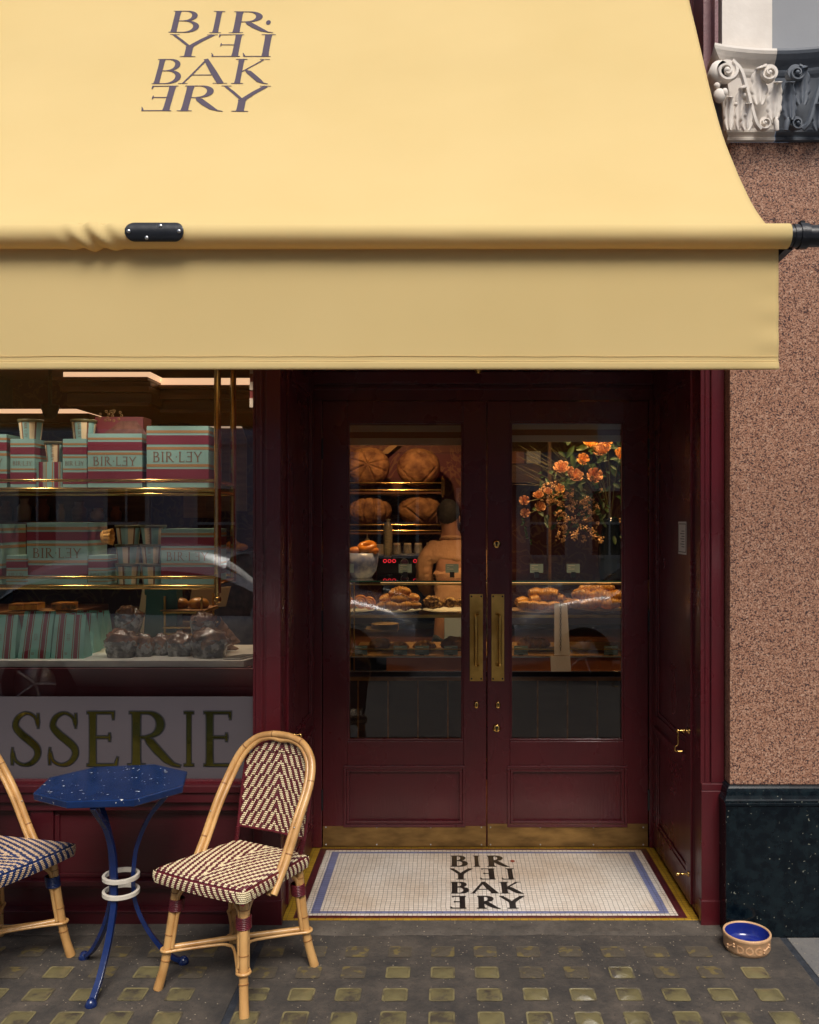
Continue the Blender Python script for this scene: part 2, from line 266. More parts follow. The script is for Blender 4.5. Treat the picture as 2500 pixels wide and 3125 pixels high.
# ---------------------------------------------------------------- mesh helpers
WL = {}
class MB:
    def __init__(s): s.v = []; s.f = []; s.m = []; s.sm = []
    def add(s, vs, fs, mi=0, sm=False):
        b = len(s.v); s.v += [Vector(v) for v in vs]; s.f += [tuple(b + i for i in f) for f in fs]; s.m += [mi] * len(fs); s.sm += [sm] * len(fs)
    def box(s, x0, x1, y0, y1, z0, z1, mi=0):
        s.add([(x0, y0, z0), (x1, y0, z0), (x1, y1, z0), (x0, y1, z0), (x0, y0, z1), (x1, y0, z1), (x1, y1, z1), (x0, y1, z1)],
              [(0, 3, 2, 1), (4, 5, 6, 7), (0, 1, 5, 4), (1, 2, 6, 5), (2, 3, 7, 6), (3, 0, 4, 7)], mi)
    def grid(s, fn, nu, nv, mi=0, sm=True, cu=False, cv=False):
        vs = [fn(i / nu, j / nv) for i in range(nu if cu else nu + 1) for j in range(nv if cv else nv + 1)]
        A = nu if cu else nu + 1; B = nv if cv else nv + 1
        fs = [((i % A) * B + j % B, ((i + 1) % A) * B + j % B, ((i + 1) % A) * B + (j + 1) % B, (i % A) * B + (j + 1) % B) for i in range(nu) for j in range(nv)]
        s.add(vs, fs, mi, sm)
    def sweep(s, pts, secs, closed=False, caps=True, mi=0, sm=True, up=None):
        """secs: function k -> list of (a,b) offsets in the frame (side, normal)"""
        pts = [Vector(p) for p in pts]; n = len(pts); T = []
        for i in range(n):
            a = pts[(i - 1) % n] if (closed or i > 0) else pts[i]; b = pts[(i + 1) % n] if (closed or i < n - 1) else pts[i]
            t = (b - a); T.append(t.normalized() if t.length > 1e-9 else Vector((0, 0, 1)))
        ref = Vector(up) if up else (Vector((0, 0, 1)) if abs(T[0].z) < .9 else Vector((1, 0, 0)))
        nrm = (ref - T[0] * ref.dot(T[0])).normalized(); rings = []
        for i in range(n):
            if up: r2 = Vector(up); q = r2 - T[i] * r2.dot(T[i]); nrm = q.normalized() if q.length > 1e-4 else nrm
            else: q = nrm - T[i] * nrm.dot(T[i]); nrm = q.normalized() if q.length > 1e-6 else nrm
            sd_ = T[i].cross(nrm); rings.append([pts[i] + sd_ * a + nrm * b for a, b in secs(i)])
        k = len(rings[0]); vs = [v for r in rings for v in r]; m = n if closed else n - 1
        fs = [(i * k + j, i * k + (j + 1) % k, ((i + 1) % n) * k + (j + 1) % k, ((i + 1) % n) * k + j) for i in range(m) for j in range(k)]
        s.add(vs, fs, mi, sm)
        if caps and not closed:
            s.add(rings[0], [tuple(range(k - 1, -1, -1))], mi); s.add(rings[-1], [tuple(range(k))], mi)
    def tube(s, pts, r, n=8, closed=False, mi=0, caps=True):
        rr = r if isinstance(r, (list, tuple)) else [r] * len(pts)
        cs = [(math.cos(2 * math.pi * i / n), math.sin(2 * math.pi * i / n)) for i in range(n)]
        s.sweep(pts, lambda i: [(a * rr[i], b * rr[i]) for a, b in cs], closed, caps, mi)
    def lathe(s, prof, c=(0, 0, 0), n=24, mi=0, axis='z', sm=True):
        c = Vector(c)
        def P(r, z, a):
            x, y = r * math.cos(a), r * math.sin(a)
            return c + (Vector((x, y, z)) if axis == 'z' else Vector((x, z, y)) if axis == 'y' else Vector((z, x, y)))
        vs = [P(r, z, 2 * math.pi * i / n) for i in range(n) for r, z in prof]; k = len(prof)
        fs = [(i * k + j, ((i + 1) % n) * k + j, ((i + 1) % n) * k + j + 1, i * k + j + 1) for i in range(n) for j in range(k - 1)]
        s.add(vs, fs, mi, sm)
    def ball(s, c, r, n=10, mi=0, sc=(1, 1, 1), ns=0, nf=3, seed=0):
        c = Vector(c)
        def fn(u, v):
            a, b = 2 * math.pi * u, math.pi * (v - .5); q = Vector((math.cos(a) * math.cos(b), math.sin(a) * math.cos(b), math.sin(b)))
            k = 1 + (ns * noise.noise(q * nf + Vector((seed, 0, 0))) if ns else 0)
            return c + Vector((q.x * sc[0], q.y * sc[1], q.z * sc[2])) * r * k
        s.grid(fn, n, max(4, n // 2 + 1), mi, True, cu=True)
    def poly(s, pts, th=0, nrm=(0, -1, 0), mi=0):
        n = len(pts); nv = Vector(nrm) * th; pts = [Vector(p) for p in pts]
        if th: s.add(pts + [p + nv for p in pts], [tuple(range(n)), tuple(range(2 * n - 1, n - 1, -1))] + [(i, (i + 1) % n, n + (i + 1) % n, n + i) for i in range(n)], mi)
        else: s.add(pts, [tuple(range(n))], mi)
    def build(s, name, mats, parent=None, local=False, bevel=0, solid=0, recalc=True, subsurf=0):
        me = bpy.data.meshes.new(name)
        if parent is not None and not local: off = WL[parent.name]
        elif parent is None:
            lo = Vector((min(v.x for v in s.v), min(v.y for v in s.v), min(v.z for v in s.v))); hi = Vector((max(v.x for v in s.v), max(v.y for v in s.v), 0))
            off = Vector(((lo.x + hi.x) / 2, (lo.y + hi.y) / 2, lo.z))
        else: off = Vector((0, 0, 0))
        me.from_pydata([v - off for v in s.v], [], s.f)
        if not isinstance(mats, (list, tuple)): mats = [mats]
        for m in mats: me.materials.append(m)
        me.polygons.foreach_set('material_index', s.m); me.polygons.foreach_set('use_smooth', s.sm)
        if recalc:
            b = bmesh.new(); b.from_mesh(me); bmesh.ops.recalc_face_normals(b, faces=b.faces); b.to_mesh(me); b.free()
        me.update()
        o = bpy.data.objects.new(name, me); col.objects.link(o)
        if parent is not None: o.parent = parent; WL[o.name] = WL[parent.name]
        else: o.location = off; WL[o.name] = off.copy()
        if bevel:
            md = o.modifiers.new('bevel', 'BEVEL'); md.width = bevel; md.segments = 2; md.limit_method = 'ANGLE'; md.angle_limit = R(40)
        if solid:
            md = o.modifiers.new('solid', 'SOLIDIFY'); md.thickness = solid; md.offset = 0
        if subsurf:
            md = o.modifiers.new('ss', 'SUBSURF'); md.levels = subsurf; md.render_levels = subsurf
        return o
def thing(name, label, cat, loc=(0, 0, 0), rz=0, group=None):
    o = bpy.data.objects.new(name, None); col.objects.link(o); o.empty_display_size = .05
    o.location = loc; o.rotation_euler = (0, 0, rz); o['label'] = label; o['category'] = cat
    if group: o['group'] = group
    WL[o.name] = Vector(loc); return o
def tag(o, label, cat, group=None):
    o['label'] = label; o['category'] = cat
    if group: o['group'] = group
    return o
def struct(o): o['kind'] = 'structure'; return o
def cat_rom(pts, n=6):
    pts = [Vector(p) for p in pts]; out = []
    for i in range(len(pts) - 1):
        p0 = pts[i - 1] if i else pts[i] * 2 - pts[i + 1]; p1, p2 = pts[i], pts[i + 1]; p3 = pts[i + 2] if i + 2 < len(pts) else p2 * 2 - p1
        for k in range(n):
            t = k / n; out.append(.5 * ((2 * p1) + (p2 - p0) * t + (2 * p0 - 5 * p1 + 4 * p2 - p3) * t * t + (3 * p1 - p0 - 3 * p2 + p3) * t ** 3))
    out.append(pts[-1]); return out
def dup(root, loc, rz=None, label=None, group=None):
    r = root.copy(); col.objects.link(r); r.location = loc; WL[r.name] = Vector(loc)
    if rz is not None: r.rotation_euler = (0, 0, rz)
    if label: r['label'] = label
    if group: r['group'] = group
    for ch in list(root.children):
        c = ch.copy(); col.objects.link(c); c.parent = r; WL[c.name] = WL[r.name]
        for g in ch.children:
            e = g.copy(); col.objects.link(e); e.parent = c
    return r

# ---------------------------------------------------------------- roman lettering drawn as strokes
def arc(cx, cy, rx, ry, a0, a1, wt, wn, n=14):
    o = []
    for i in range(n + 1):
        a = R(a0 + (a1 - a0) * i / n); o.append((cx + rx * math.cos(a), cy + ry * math.sin(a), wn + (wt - wn) * abs(math.cos(a)) ** 1.3))
    return o
def glyph(c, T=.13, t=.04):
    s = t * .75; e = T * .5 + .07; st = lambda x, y0=0, y1=1: [(x, y0 + (y1 - y0) * i / 6, T * (1.0 if 0 < i < 6 else 1.15)) for i in range(7)]
    sf = lambda x, y, k=1.0: [(x - e * k, y, s), (x - T * .5, y, s * 1.35), (x + T * .5, y, s * 1.35), (x + e * k, y, s)]
    h = t / 2
    if c == 'I': return .1 + T + .14, [st(.12 + T / 2), sf(.12 + T / 2, h), sf(.12 + T / 2, 1 - h)]
    x = .07 + T / 2
    bt = [(x, 1 - h, t), (.30, 1 - h, t)] + arc(.30, .765, .2, .235 - h, 88, -88, T, t) + [(.26, .53, t), (x, .53, t)]
    if c == 'B':
        return .64, [st(x), sf(x, h, .8), sf(x, 1 - h, .8), bt, [(x, .53, t), (.32, .53, t)] + arc(.32, .265 + h / 2, .255, .265 - h / 2, 88, -88, T * 1.05, t) + [(.28, h, t), (x, h, t)]]
    if c == 'R':
        return .80, [st(x), sf(x, h), sf(x, 1 - h, .8), bt, [(.27, .54, t), (.34, .45, T), (.46, .28, T * 1.05), (.60, .11, T * .85), (.70, .03, t * 1.4), (.80, 0, s)]]
    if c in 'EƎ':
        g = [st(x), sf(x, h, .8), sf(x, 1 - h, .8), [(x, 1 - h, t), (.3, 1 - h, t), (.5, 1 - h, t)], [(x, .53, t), (.44, .53, t)], [(x, h, t), (.56, h, t)],
             [(.50, 1, s * 2), (.505, .94, s * 1.5), (.51, .86, s * .5)], [(.44, .60, s * .6), (.44, .53, s * 1.6), (.44, .46, s * .6)], [(.555, 0, s * 2), (.565, .07, s * 1.5), (.59, .16, s * .5)]]
        wd = .62
        if c == 'Ǝ': g = [[(wd - a, b, w_) for a, b, w_ in k] for k in g]
        return wd, g
    if c in 'L⅃':
        g = [st(x), sf(x, h, .8), sf(x, 1 - h), [(x, h, t), (.5, h, t)], [(.50, 0, s * 2), (.515, .07, s * 1.5), (.54, .17, s * .5)]]; wd = .58
        if c == '⅃': g = [[(wd - a, b, w_) for a, b, w_ in k] for k in g]
        return wd, g
    if c == 'Y':
        m_ = .38
        return .80, [st(m_, 0, .46), sf(m_, h), [(.06, 1 - h, t * 1.6), (.2, .76, t * 2), (m_, .44, t * 2)], [(.72, 1 - h, T * .7), (.55, .74, T * .75), (m_, .44, T * .8)],
                     [(0, 1 - h, s), (.16, 1 - h, s)], [(.62, 1 - h, s), (.80, 1 - h, s)]]
    if c == 'A':
        return .86, [[(.08, h, t * 1.2), (.42, .99, t * 1.4)], [(.40, 1, T * .7), (.58, .5, T), (.76, h, T)], [(.2, .36, t), (.62, .36, t)], [(0, h, s), (.17, h, s)], [(.62, h, s), (.88, h, s)]]
    if c == 'K':
        return .80, [st(x), sf(x, h), sf(x, 1 - h), [(x + T * .3, .47, t), (.62, .97, t * 1.3)], [(.54, 1 - h, s), (.76, 1 - h, s)], [(.25, .56, t), (.34, .47, T), (.6, .12, T), (.7, .03, t * 1.5), (.80, 0, s)]]
    if c == 'S':
        p = cat_rom([(.52, .76, 0), (.47, .90, 0), (.32, .975, 0), (.16, .90, 0), (.10, .74, 0), (.2, .60, 0), (.36, .47, 0), (.50, .34, 0), (.52, .2, 0), (.42, .065, 0), (.26, .022, 0), (.11, .09, 0), (.055, .25, 0)], 4)
        n = len(p) - 1; W = [t + (T * 1.05 - t) * (max(0, math.sin(math.pi * min(1, max(0, (i / n - .17) / .66)))) ** .8) for i in range(n + 1)]
        return .58, [[(a.x, a.y, w_) for a, w_ in zip(p, W)], [(.53, .70, s * .5), (.535, .80, s * 1.4), (.53, .96, s)], [(.045, .33, s * .5), (.035, .2, s * 1.4), (.04, .03, s)]]
    return .3, []
def put_glyph(mb, c, box, fmap, T=.13, t=.04, mi=0, grow=0, lift=0):
    """box=(u0,v0,u1,v1): glyph drawn into it; fmap(u,v,layer)->point"""
    if c == '·':
        cu, cv, ru, rv = (box[0] + box[2]) / 2, (box[1] + box[3]) / 2, (box[2] - box[0]) / 2, (box[3] - box[1]) / 2
        mb.add([fmap(cu + ru * math.cos(a * .4488), cv + rv * math.sin(a * .4488), lift) for a in range(14)], [tuple(range(14))], mi); return
    wd, strokes = glyph(c, T, t); sx = (box[2] - box[0]) / wd; sy = box[3] - box[1]
    for li, st in enumerate(strokes):
        q = []
        for i in range(len(st) - 1):
            a, b = st[i], st[i + 1]; k = max(1, int(math.hypot(b[0] - a[0], b[1] - a[1]) / .12))
            q += [tuple(a[j] + (b[j] - a[j]) * m_ / k for j in range(3)) for m_ in range(k)]
        q.append(st[-1]); vs = []; n = len(q)
        if grow:   # lengthen the ends so that an outline shows all round
            d0 = Vector((q[0][0] - q[1][0], q[0][1] - q[1][1])).normalized() * grow / 2; d1 = Vector((q[-1][0] - q[-2][0], q[-1][1] - q[-2][1])).normalized() * grow / 2
            q[0] = (q[0][0] + d0.x, q[0][1] + d0.y, q[0][2]); q[-1] = (q[-1][0] + d1.x, q[-1][1] + d1.y, q[-1][2])
        for i in range(n):
            a = q[max(0, i - 1)]; b = q[min(n - 1, i + 1)]; dx, dy = b[0] - a[0], b[1] - a[1]; l = math.hypot(dx, dy) or 1
            w_ = (q[i][2] + grow) / 2; nx, ny = -dy / l * w_, dx / l * w_
            for sgn in (1, -1):
                vs.append(fmap(box[0] + (q[i][0] + nx * sgn) * sx, box[1] + (q[i][1] + ny * sgn) * sy, lift + li * .5))
        mb.add(vs, [(2 * i, 2 * i + 2, 2 * i + 3, 2 * i + 1) for i in range(n - 1)], mi)
LOGO = [[('B', 0, .25), ('I', .33, .46), ('R', .54, .87), ('·', .89, .96)], [('Y', .0, .33), ('Ǝ', .42, .66), ('⅃', .72, .92)],
        [('B', 0, .25), ('A', .28, .66), ('K', .68, 1.0)], [('Ǝ', 0, .23), ('R', .35, .66), ('Y', .66, 1.0)]]
LOGO_WIDE = [[('B', .055, .31), ('I', .385, .52), ('R', .565, .935), ('·', .86, .90)], [('Y', .085, .48), ('Ǝ', .45, .71), ('⅃', .70, .96)],
             [('B', .03, .26), ('A', .25, .63), ('K', .67, .96)], [('Ǝ', .01, .27), ('R', .30, .655), ('Y', .60, .99)]]
def logo(mb, x0, x1, rows, fmap, T=.13, t=.04, mi=0, dotmi=None, layout=None):
    for row, (v0, v1) in zip(layout or LOGO, rows):
        for c, a, b in row:
            u0, u1 = x0 + (x1 - x0) * a, x0 + (x1 - x0) * b
            if c == '·':
                vm = (v0 + v1) / 2; rr = abs(v1 - v0) * .11; put_glyph(mb, c, (u0, vm - rr, u1, vm + rr), fmap, mi=mi if dotmi is None else dotmi)
            else: put_glyph(mb, c, (u0, v0, u1, v1), fmap, T, t, mi)
def word(mb, s, x0, x1, v0, v1, fmap, T=.1, t=.035, mi=0, gap=.12):
    ws = [(.2 if c == '·' else glyph(c, T, t)[0]) for c in s]; tot = sum(ws) + gap * (len(s) - 1); sc = (x1 - x0) / tot; u = x0
    for c, w_ in zip(s, ws):
        if c == '·':
            vm = (v0 + v1) / 2; rr = (v1 - v0) * .06; put_glyph(mb, c, (u + w_ * sc / 2 - rr, vm - rr, u + w_ * sc / 2 + rr, vm + rr), fmap, mi=mi)
        else: put_glyph(mb, c, (u, v0, u + w_ * sc, v1), fmap, T, t, mi)
        u += (w_ + gap) * sc
def sans(name, text, size, loc, rot, mat, parent, extrude=.0005, align='CENTER', mirror=False, xs=1):
    """plain lettering from Blender's own typeface, turned into a mesh part; loc is world"""
    c = bpy.data.curves.new(name, 'FONT'); c.body = text; c.size = size; c.extrude = extrude; c.align_x = align; c.resolution_u = 2
    o = bpy.data.objects.new(name, c); col.objects.link(o); dg = bpy.context.evaluated_depsgraph_get(); dg.update()
    me = bpy.data.meshes.new_from_object(o.evaluated_get(dg)); bpy.data.objects.remove(o)
    M = Matrix.Translation(Vector(loc) - WL[parent.name]) @ Matrix.Rotation(rot[2], 4, 'Z') @ Matrix.Rotation(rot[0], 4, 'X') @ Matrix.Diagonal((-xs if mirror else xs, 1, 1, 1))
    me.transform(M); me.materials.clear(); me.materials.append(mat)
    o = bpy.data.objects.new(name, me); col.objects.link(o); o.parent = parent; WL[o.name] = WL[parent.name]; return o
# ================================================================ SETTING
m = MB(); m.box(-14, 14, Y(-.35), .5, GZ - .3, GZ - .004); g = struct(m.build('pavement', CONC)); m = MB(); m.box(1.4155, 3.4, Y(2.2), Y(3.705), GZ - .004, GZ + .0032); struct(m.build('pavement_slab', CONC2))
m = MB(); m.box(-40, 40, Y(-9.4), Y(-.47), GZ - .4, GZ - .12); struct(m.build('road', ASPH))
m = MB(); m.box(-14, 14, Y(-.465), Y(-.355), GZ - .3, GZ + .002); struct(m.build('kerb', CONC2, bevel=.01))
m = MB(); m.box(-40, 40, Y(-12), Y(-9.405), GZ - .3, GZ); struct(m.build('far_pavement', CONC2))

# concrete panels holding the glass lenses
def lens_panel(x0, x1, xs, label):
    t = thing('pavement_light', label, 'pavement light', ((x0 + x1) / 2, Y(3.25), GZ))
    p = MB(); p.box(x0, x1, Y(2.2), Y(3.735), GZ - .003, GZ + .003); p.build('concrete_slab', CONC, t)
    rows = [(3.585, 1), (3.42, .6), (3.262, .15), (3.105, 0), (2.95, 0), (2.79, 0), (2.63, 0)]
    for ri, (d, worn) in enumerate(rows):
        for xc in xs:
            q = MB(); hw, hd, r_ = .047, .0445, .011; c = Vector((xc + random.uniform(-.002, .002), Y(d) + random.uniform(-.002, .002), GZ + .0035))
            ring = []
            for cx_, cy_, a0 in ((hw - r_, hd - r_, 0), (-hw + r_, hd - r_, 90), (-hw + r_, -hd + r_, 180), (hw - r_, -hd + r_, 270)):
                for k in range(4): a = R(a0 + k * 30); ring.append(Vector((cx_ + r_ * math.cos(a), cy_ + r_ * math.sin(a), 0)))
            n = len(ring); inner = [v * .86 + Vector((0, 0, -.0012)) for v in ring]
            dead = random.random() < worn
            q.add([c + v + Vector((0, 0, .0012)) for v in ring] + [c + v + Vector((0, 0, .0014)) for v in inner] , [(i, (i + 1) % n, n + (i + 1) % n, n + i) for i in range(n)], 1, False)
            r2 = [c + v * .6 + Vector((0, 0, .0034)) for v in inner]; r1 = [c + v + Vector((0, 0, .0014)) for v in inner]
            q.add(r1 + r2 + [c + Vector((0, 0, .0042))], [(i, (i + 1) % n, n + (i + 1) % n, n + i) for i in range(n)] + [(n + i, n + (i + 1) % n, 2 * n) for i in range(n)], 0, True)
            o = q.build('glass_lens', [LENS_D if dead else LENS, LENS_D if dead else LENS_E], t)
    return t
lens_panel(-.77, 1.385, [-.028 + .173 * k for k in range(-4, 8)], 'dark concrete pavement slab set with square yellow glass lenses before the doorway')
lens_panel(-2.9, -.80, [-.997 - .174 * k for k in range(0, 9)], 'dark concrete pavement slab with yellow glass lenses under the bistro table')
m = MB(); m.box(-.7995, -.7705, Y(2.2), Y(3.735), GZ - .004, GZ + .001); m.box(1.3855, 1.415, Y(2.2), Y(3.71), GZ - .004, GZ + .001); struct(m.build('pavement_joint', TAR))
# rough concrete upstand between pavement and shopfront
def strip_fn(u, v):
    x = -2.9 + 4.06 * u; yy = -.105 + .105 * v; z = GZ + .0035 + .015 * v ** .6 + .0035 * noise.noise(Vector((x * 9, v * 3, 0))) * (1 - v * .5)
    return Vector((x, yy - .012 * noise.noise(Vector((x * 4, 3, 0))) * (1 - v), z))
m = MB(); m.grid(strip_fn, 160, 6); struct(m.build('doorway_step', KERBC))

# mosaic threshold
def mosaic_floor():
    x0, x1, y0, y1 = -.729, 1.083, .0, .858
    m = MB(); z = 0.0
    def ring(a, b, mi, zz):     # a, b: insets (sides, front/back)
        o = [(x0 + a[0], y0 + a[1]), (x1 - a[0], y0 + a[1]), (x1 - a[0], y1 - a[1]), (x0 + a[0], y1 - a[1])]
        i = [(x0 + b[0], y0 + b[1]), (x1 - b[0], y0 + b[1]), (x1 - b[0], y1 - b[1]), (x0 + b[0], y1 - b[1])]
        m.add([(x, y, zz) for x, y in o + i], [(k, (k + 1) % 4, 4 + (k + 1) % 4, 4 + k) for k in range(4)], mi)
    ins = [(0, 0), (.045, .0225), (.079, .045), (.113, .0675), (.152, .09)]
    for k, mi in enumerate((1, 2, 0, 3)): ring(ins[k], ins[k + 1], mi, z)
    b = ins[-1]
    m.add([(x0 + b[0], y0 + b[1], z), (x1 - b[0], y0 + b[1], z), (x1 - b[0], y1 - b[1], z), (x0 + b[0], y1 - b[1], z)], [(0, 1, 2, 3)], 0)
    m.add([(x0, y0, z), (x1, y0, z), (x1, y0, GZ), (x0, y0, GZ)], [(0, 1, 2, 3)], 4)
    o = m.build('mosaic_floor', [MO_W, MO_Y, MO_R, MO_B, KERBC], recalc=False); struct(o)
    # lettering: rows read from the street
    q = MB(); xa, xb = X(1370, 4.1), X(1632, 4.1)
    dd = lambda py: H * F / (py - CY)
    xa, xb = -.0, .345
    rows = [(dd(2646), dd(2612)), (dd(2685), dd(2651)), (dd(2728), dd(2692)), (dd(2774), dd(2735))]
    logo(q, xa, xb, rows, lambda u, v, l: Vector((u, Y(v), .0012 + l * .0002)), T=.2, t=.07, dotmi=1)
    return o, q
mo, q = mosaic_floor(); WL[mo.name] = mo.location.copy()
MO_K = mosaic('black_mosaic', (.012, .012, .013), (.02, .019, .018), (.021, .021))
o = q.build('inlaid_lettering', [MO_K, pmat('red_tile', (.28, .05, .025), rough=.4)], mo)

# ================================================================ SHOPFRONT
shop = thing('shopfront', 'burgundy painted bakery shopfront with large window and recessed double doors', 'shopfront', (0, 0, GZ))
def fr(mb, x0, x1, y0, y1, z0, z1, mi=0): mb.box(x0, x1, y0, y1, z0, z1, mi)
# posts either side of the doorway
def post(x0, x1, nm='door_post'):
    m = MB(); w_ = x1 - x0
    m.box(x0, x1, 0, .10, GZ, 2.52)
    m.box(x0 + .18 * w_, x0 + .30 * w_, -.006, 0, .60, 2.5); m.box(x0 + .42 * w_, x1 - .001, -.014, 0, .60, 2.5)
    m.box(x0 - .004, x1 + .004, -.028, -.001, GZ, .57); m.box(x0 - .002, x1 + .002, -.024, -.001, .57, .60)
    m.box(x0 - .008, x1 + .008, -.036, -.002, GZ, .10)
    m.build(nm, PAINT, shop, bevel=.004)
post(-.843, -.731); post(1.088, 1.189); post(-2.85, -2.72)
# stall riser below the window
m = MB(); xl, xr = -2.718, -.845
zs = Z(2392, 3.83)                            # window bottom
m.box(xl, xr, .012, .10, GZ, zs)              # backing
m.box(xl, xr, -.045, .012, Z(2420, 3.79), Z(2398, 3.79)); m.box(xl, xr, -.035, .012, Z(2452, 3.79), Z(2421, 3.79)); m.box(xl, xr, -.018, .012, Z(2478, 3.8), Z(2452, 3.8))
m.box(xl, xr, -.030, .011, Z(2707, 3.8), Z(2690, 3.8)); m.box(xl, xr, -.022, .0115, Z(2716, 3.8), Z(2707, 3.8) - .001)
m.box(xl, xr, -.026, .011, GZ, Z(2786, 3.8)); m.box(xl, xr, -.034, .0112, Z(2786, 3.8) + .0005, Z(2778, 3.8))
for a, b in ((xl, X(-620, 3.83)), (X(-520, 3.83), X(-500, 3.83)), (X(95, 3.83), X(165, 3.83)), (X(735, 3.83), xr)):
    m.box(a, b, -.008, .0118, Z(2690, 3.8) + .0005, Z(2478, 3.8) - .0005)
for a, b in ((X(-500, 3.83), X(95, 3.83)), (X(165, 3.83), X(735, 3.83))):     # raised bead inside each panel
    z0, z1 = Z(2690, 3.8), Z(2478, 3.8); k = .022
    for q0, q1, q2, q3 in ((a, b, z1 - k, z1), (a, b, z0, z0 + k), (a, a + k, z0 + k, z1 - k), (b - k, b, z0 + k, z1 - k)): m.box(q0, q1, .003, .0119, q2 + .0006, q3 - .0006)
m.build('stall_riser', PAINT_H, shop, bevel=.0035)
# window frame
m = MB(); m.box(xl, xr, .012, .10, 2.46, 2.52); m.box(xl, xr, -.004, .03, zs - .002, zs + .014); m.box(xr - .012, xr, .01, .09, zs + .0145, 2.459)
m.box(xl, xl + .02, .01, .09, zs + .0145, 2.459); m.build('window_frame', PAINT, shop, bevel=.002)
m = MB(); m.add([(xl + .02, .05, zs + .014), (xr - .012, .05, zs + .014), (xr - .012, .05, 2.46), (xl + .02, .05, 2.46)], [(0, 1, 2, 3)]); m.build('window_pane', GLASS, shop)
m = MB(); m.box(xl, xr, .085, .098, zs, Z(2040, 3.92)); m.build('back_board', PAINT_IN, shop)
# frosted sign band with gilded letters
m = MB(); m.box(xl + .021, X(777, 3.876), .0455, .0485, Z(2384, 3.876), Z(2126, 3.876)); sgn = m.build('frosted_sign', FROST, shop)
ql, qo = MB(), MB(); dS = 3.874
fy = lambda k: (lambda u, v, l: Vector((u, k - l * .0002, v)))
for c, a, b in (('A', -118, 8), ('S', 31, 124), ('S', 145, 239), ('E', 262, 364), ('R', 391, 549), ('I', 556, 597), ('E', 619, 721)):
    bx = (X(a, dS), Z(2338, dS), X(b, dS), Z(2172, dS))
    put_glyph(qo, c, bx, fy(.0452), T=.115, t=.036, grow=.045); put_glyph(ql, c, bx, fy(.0432), T=.115, t=.036)
qo.build('letter_outline', DARK_INK, sgn); ql.build('gilded_letter', GOLD, sgn)

# recess: soffit, head, reveals
m = MB(); m.box(-.731, 1.088, .0, .99, 2.522, 2.56); m.build('porch_soffit', PAINT, shop)
m = MB(); zt = Z(1224, 4.68)
m.box(-.731, 1.085, .862, .95, zt + .004, 2.52); m.box(-.731, 1.085, .842, .861, zt + .06, zt + .075); m.box(-.731, 1.085, .83, .861, zt + .09, 2.521)
m.box(-.729, X(983, 4.68), .84, .95, 0.002, zt + .003); m.box(X(1981, 4.68), 1.083, .84, .95, 0.002, zt + .003)
m.build('door_frame', PAINT, shop, bevel=.003)
def reveal(xw, s):          # s=+1: faces right (left wall of recess), -1: faces left
    m = MB(); a, b = sorted((xw, xw - s * .05))
    m.box(a, b, .101, .86, GZ + .022, 2.52)
    f0, f1 = sorted((xw, xw + s * .012))
    def pl(y0, y1, z0, z1): m.box(f0, f1, y0, y1, z0, z1)
    pl(.11, .19, .02, 2.5); pl(.76, .83, .02, 2.5); pl(.19, .76, .02, .14); pl(.19, .76, .63, .72); pl(.19, .76, 2.38, 2.5)
    e0, e1 = sorted((xw, xw + s * .007))
    for z0, z1 in ((.14, .63), (.72, 2.38)):
        for q in ((.19, .76, z0, z0 + .02), (.19, .76, z1 - .02, z1), (.19, .21, z0 + .02, z1 - .02), (.74, .76, z0 + .02, z1 - .02)): m.box(e0, e1, q[0], q[1], q[2], q[3])
    h0, h1 = sorted((xw, xw + s * .03)); m.box(h0, h1, .19, .76, .64, .665)
    m.build('recess_panelling', PAINT, shop, bevel=.002)
reveal(-.731, 1); reveal(1.086, -1)

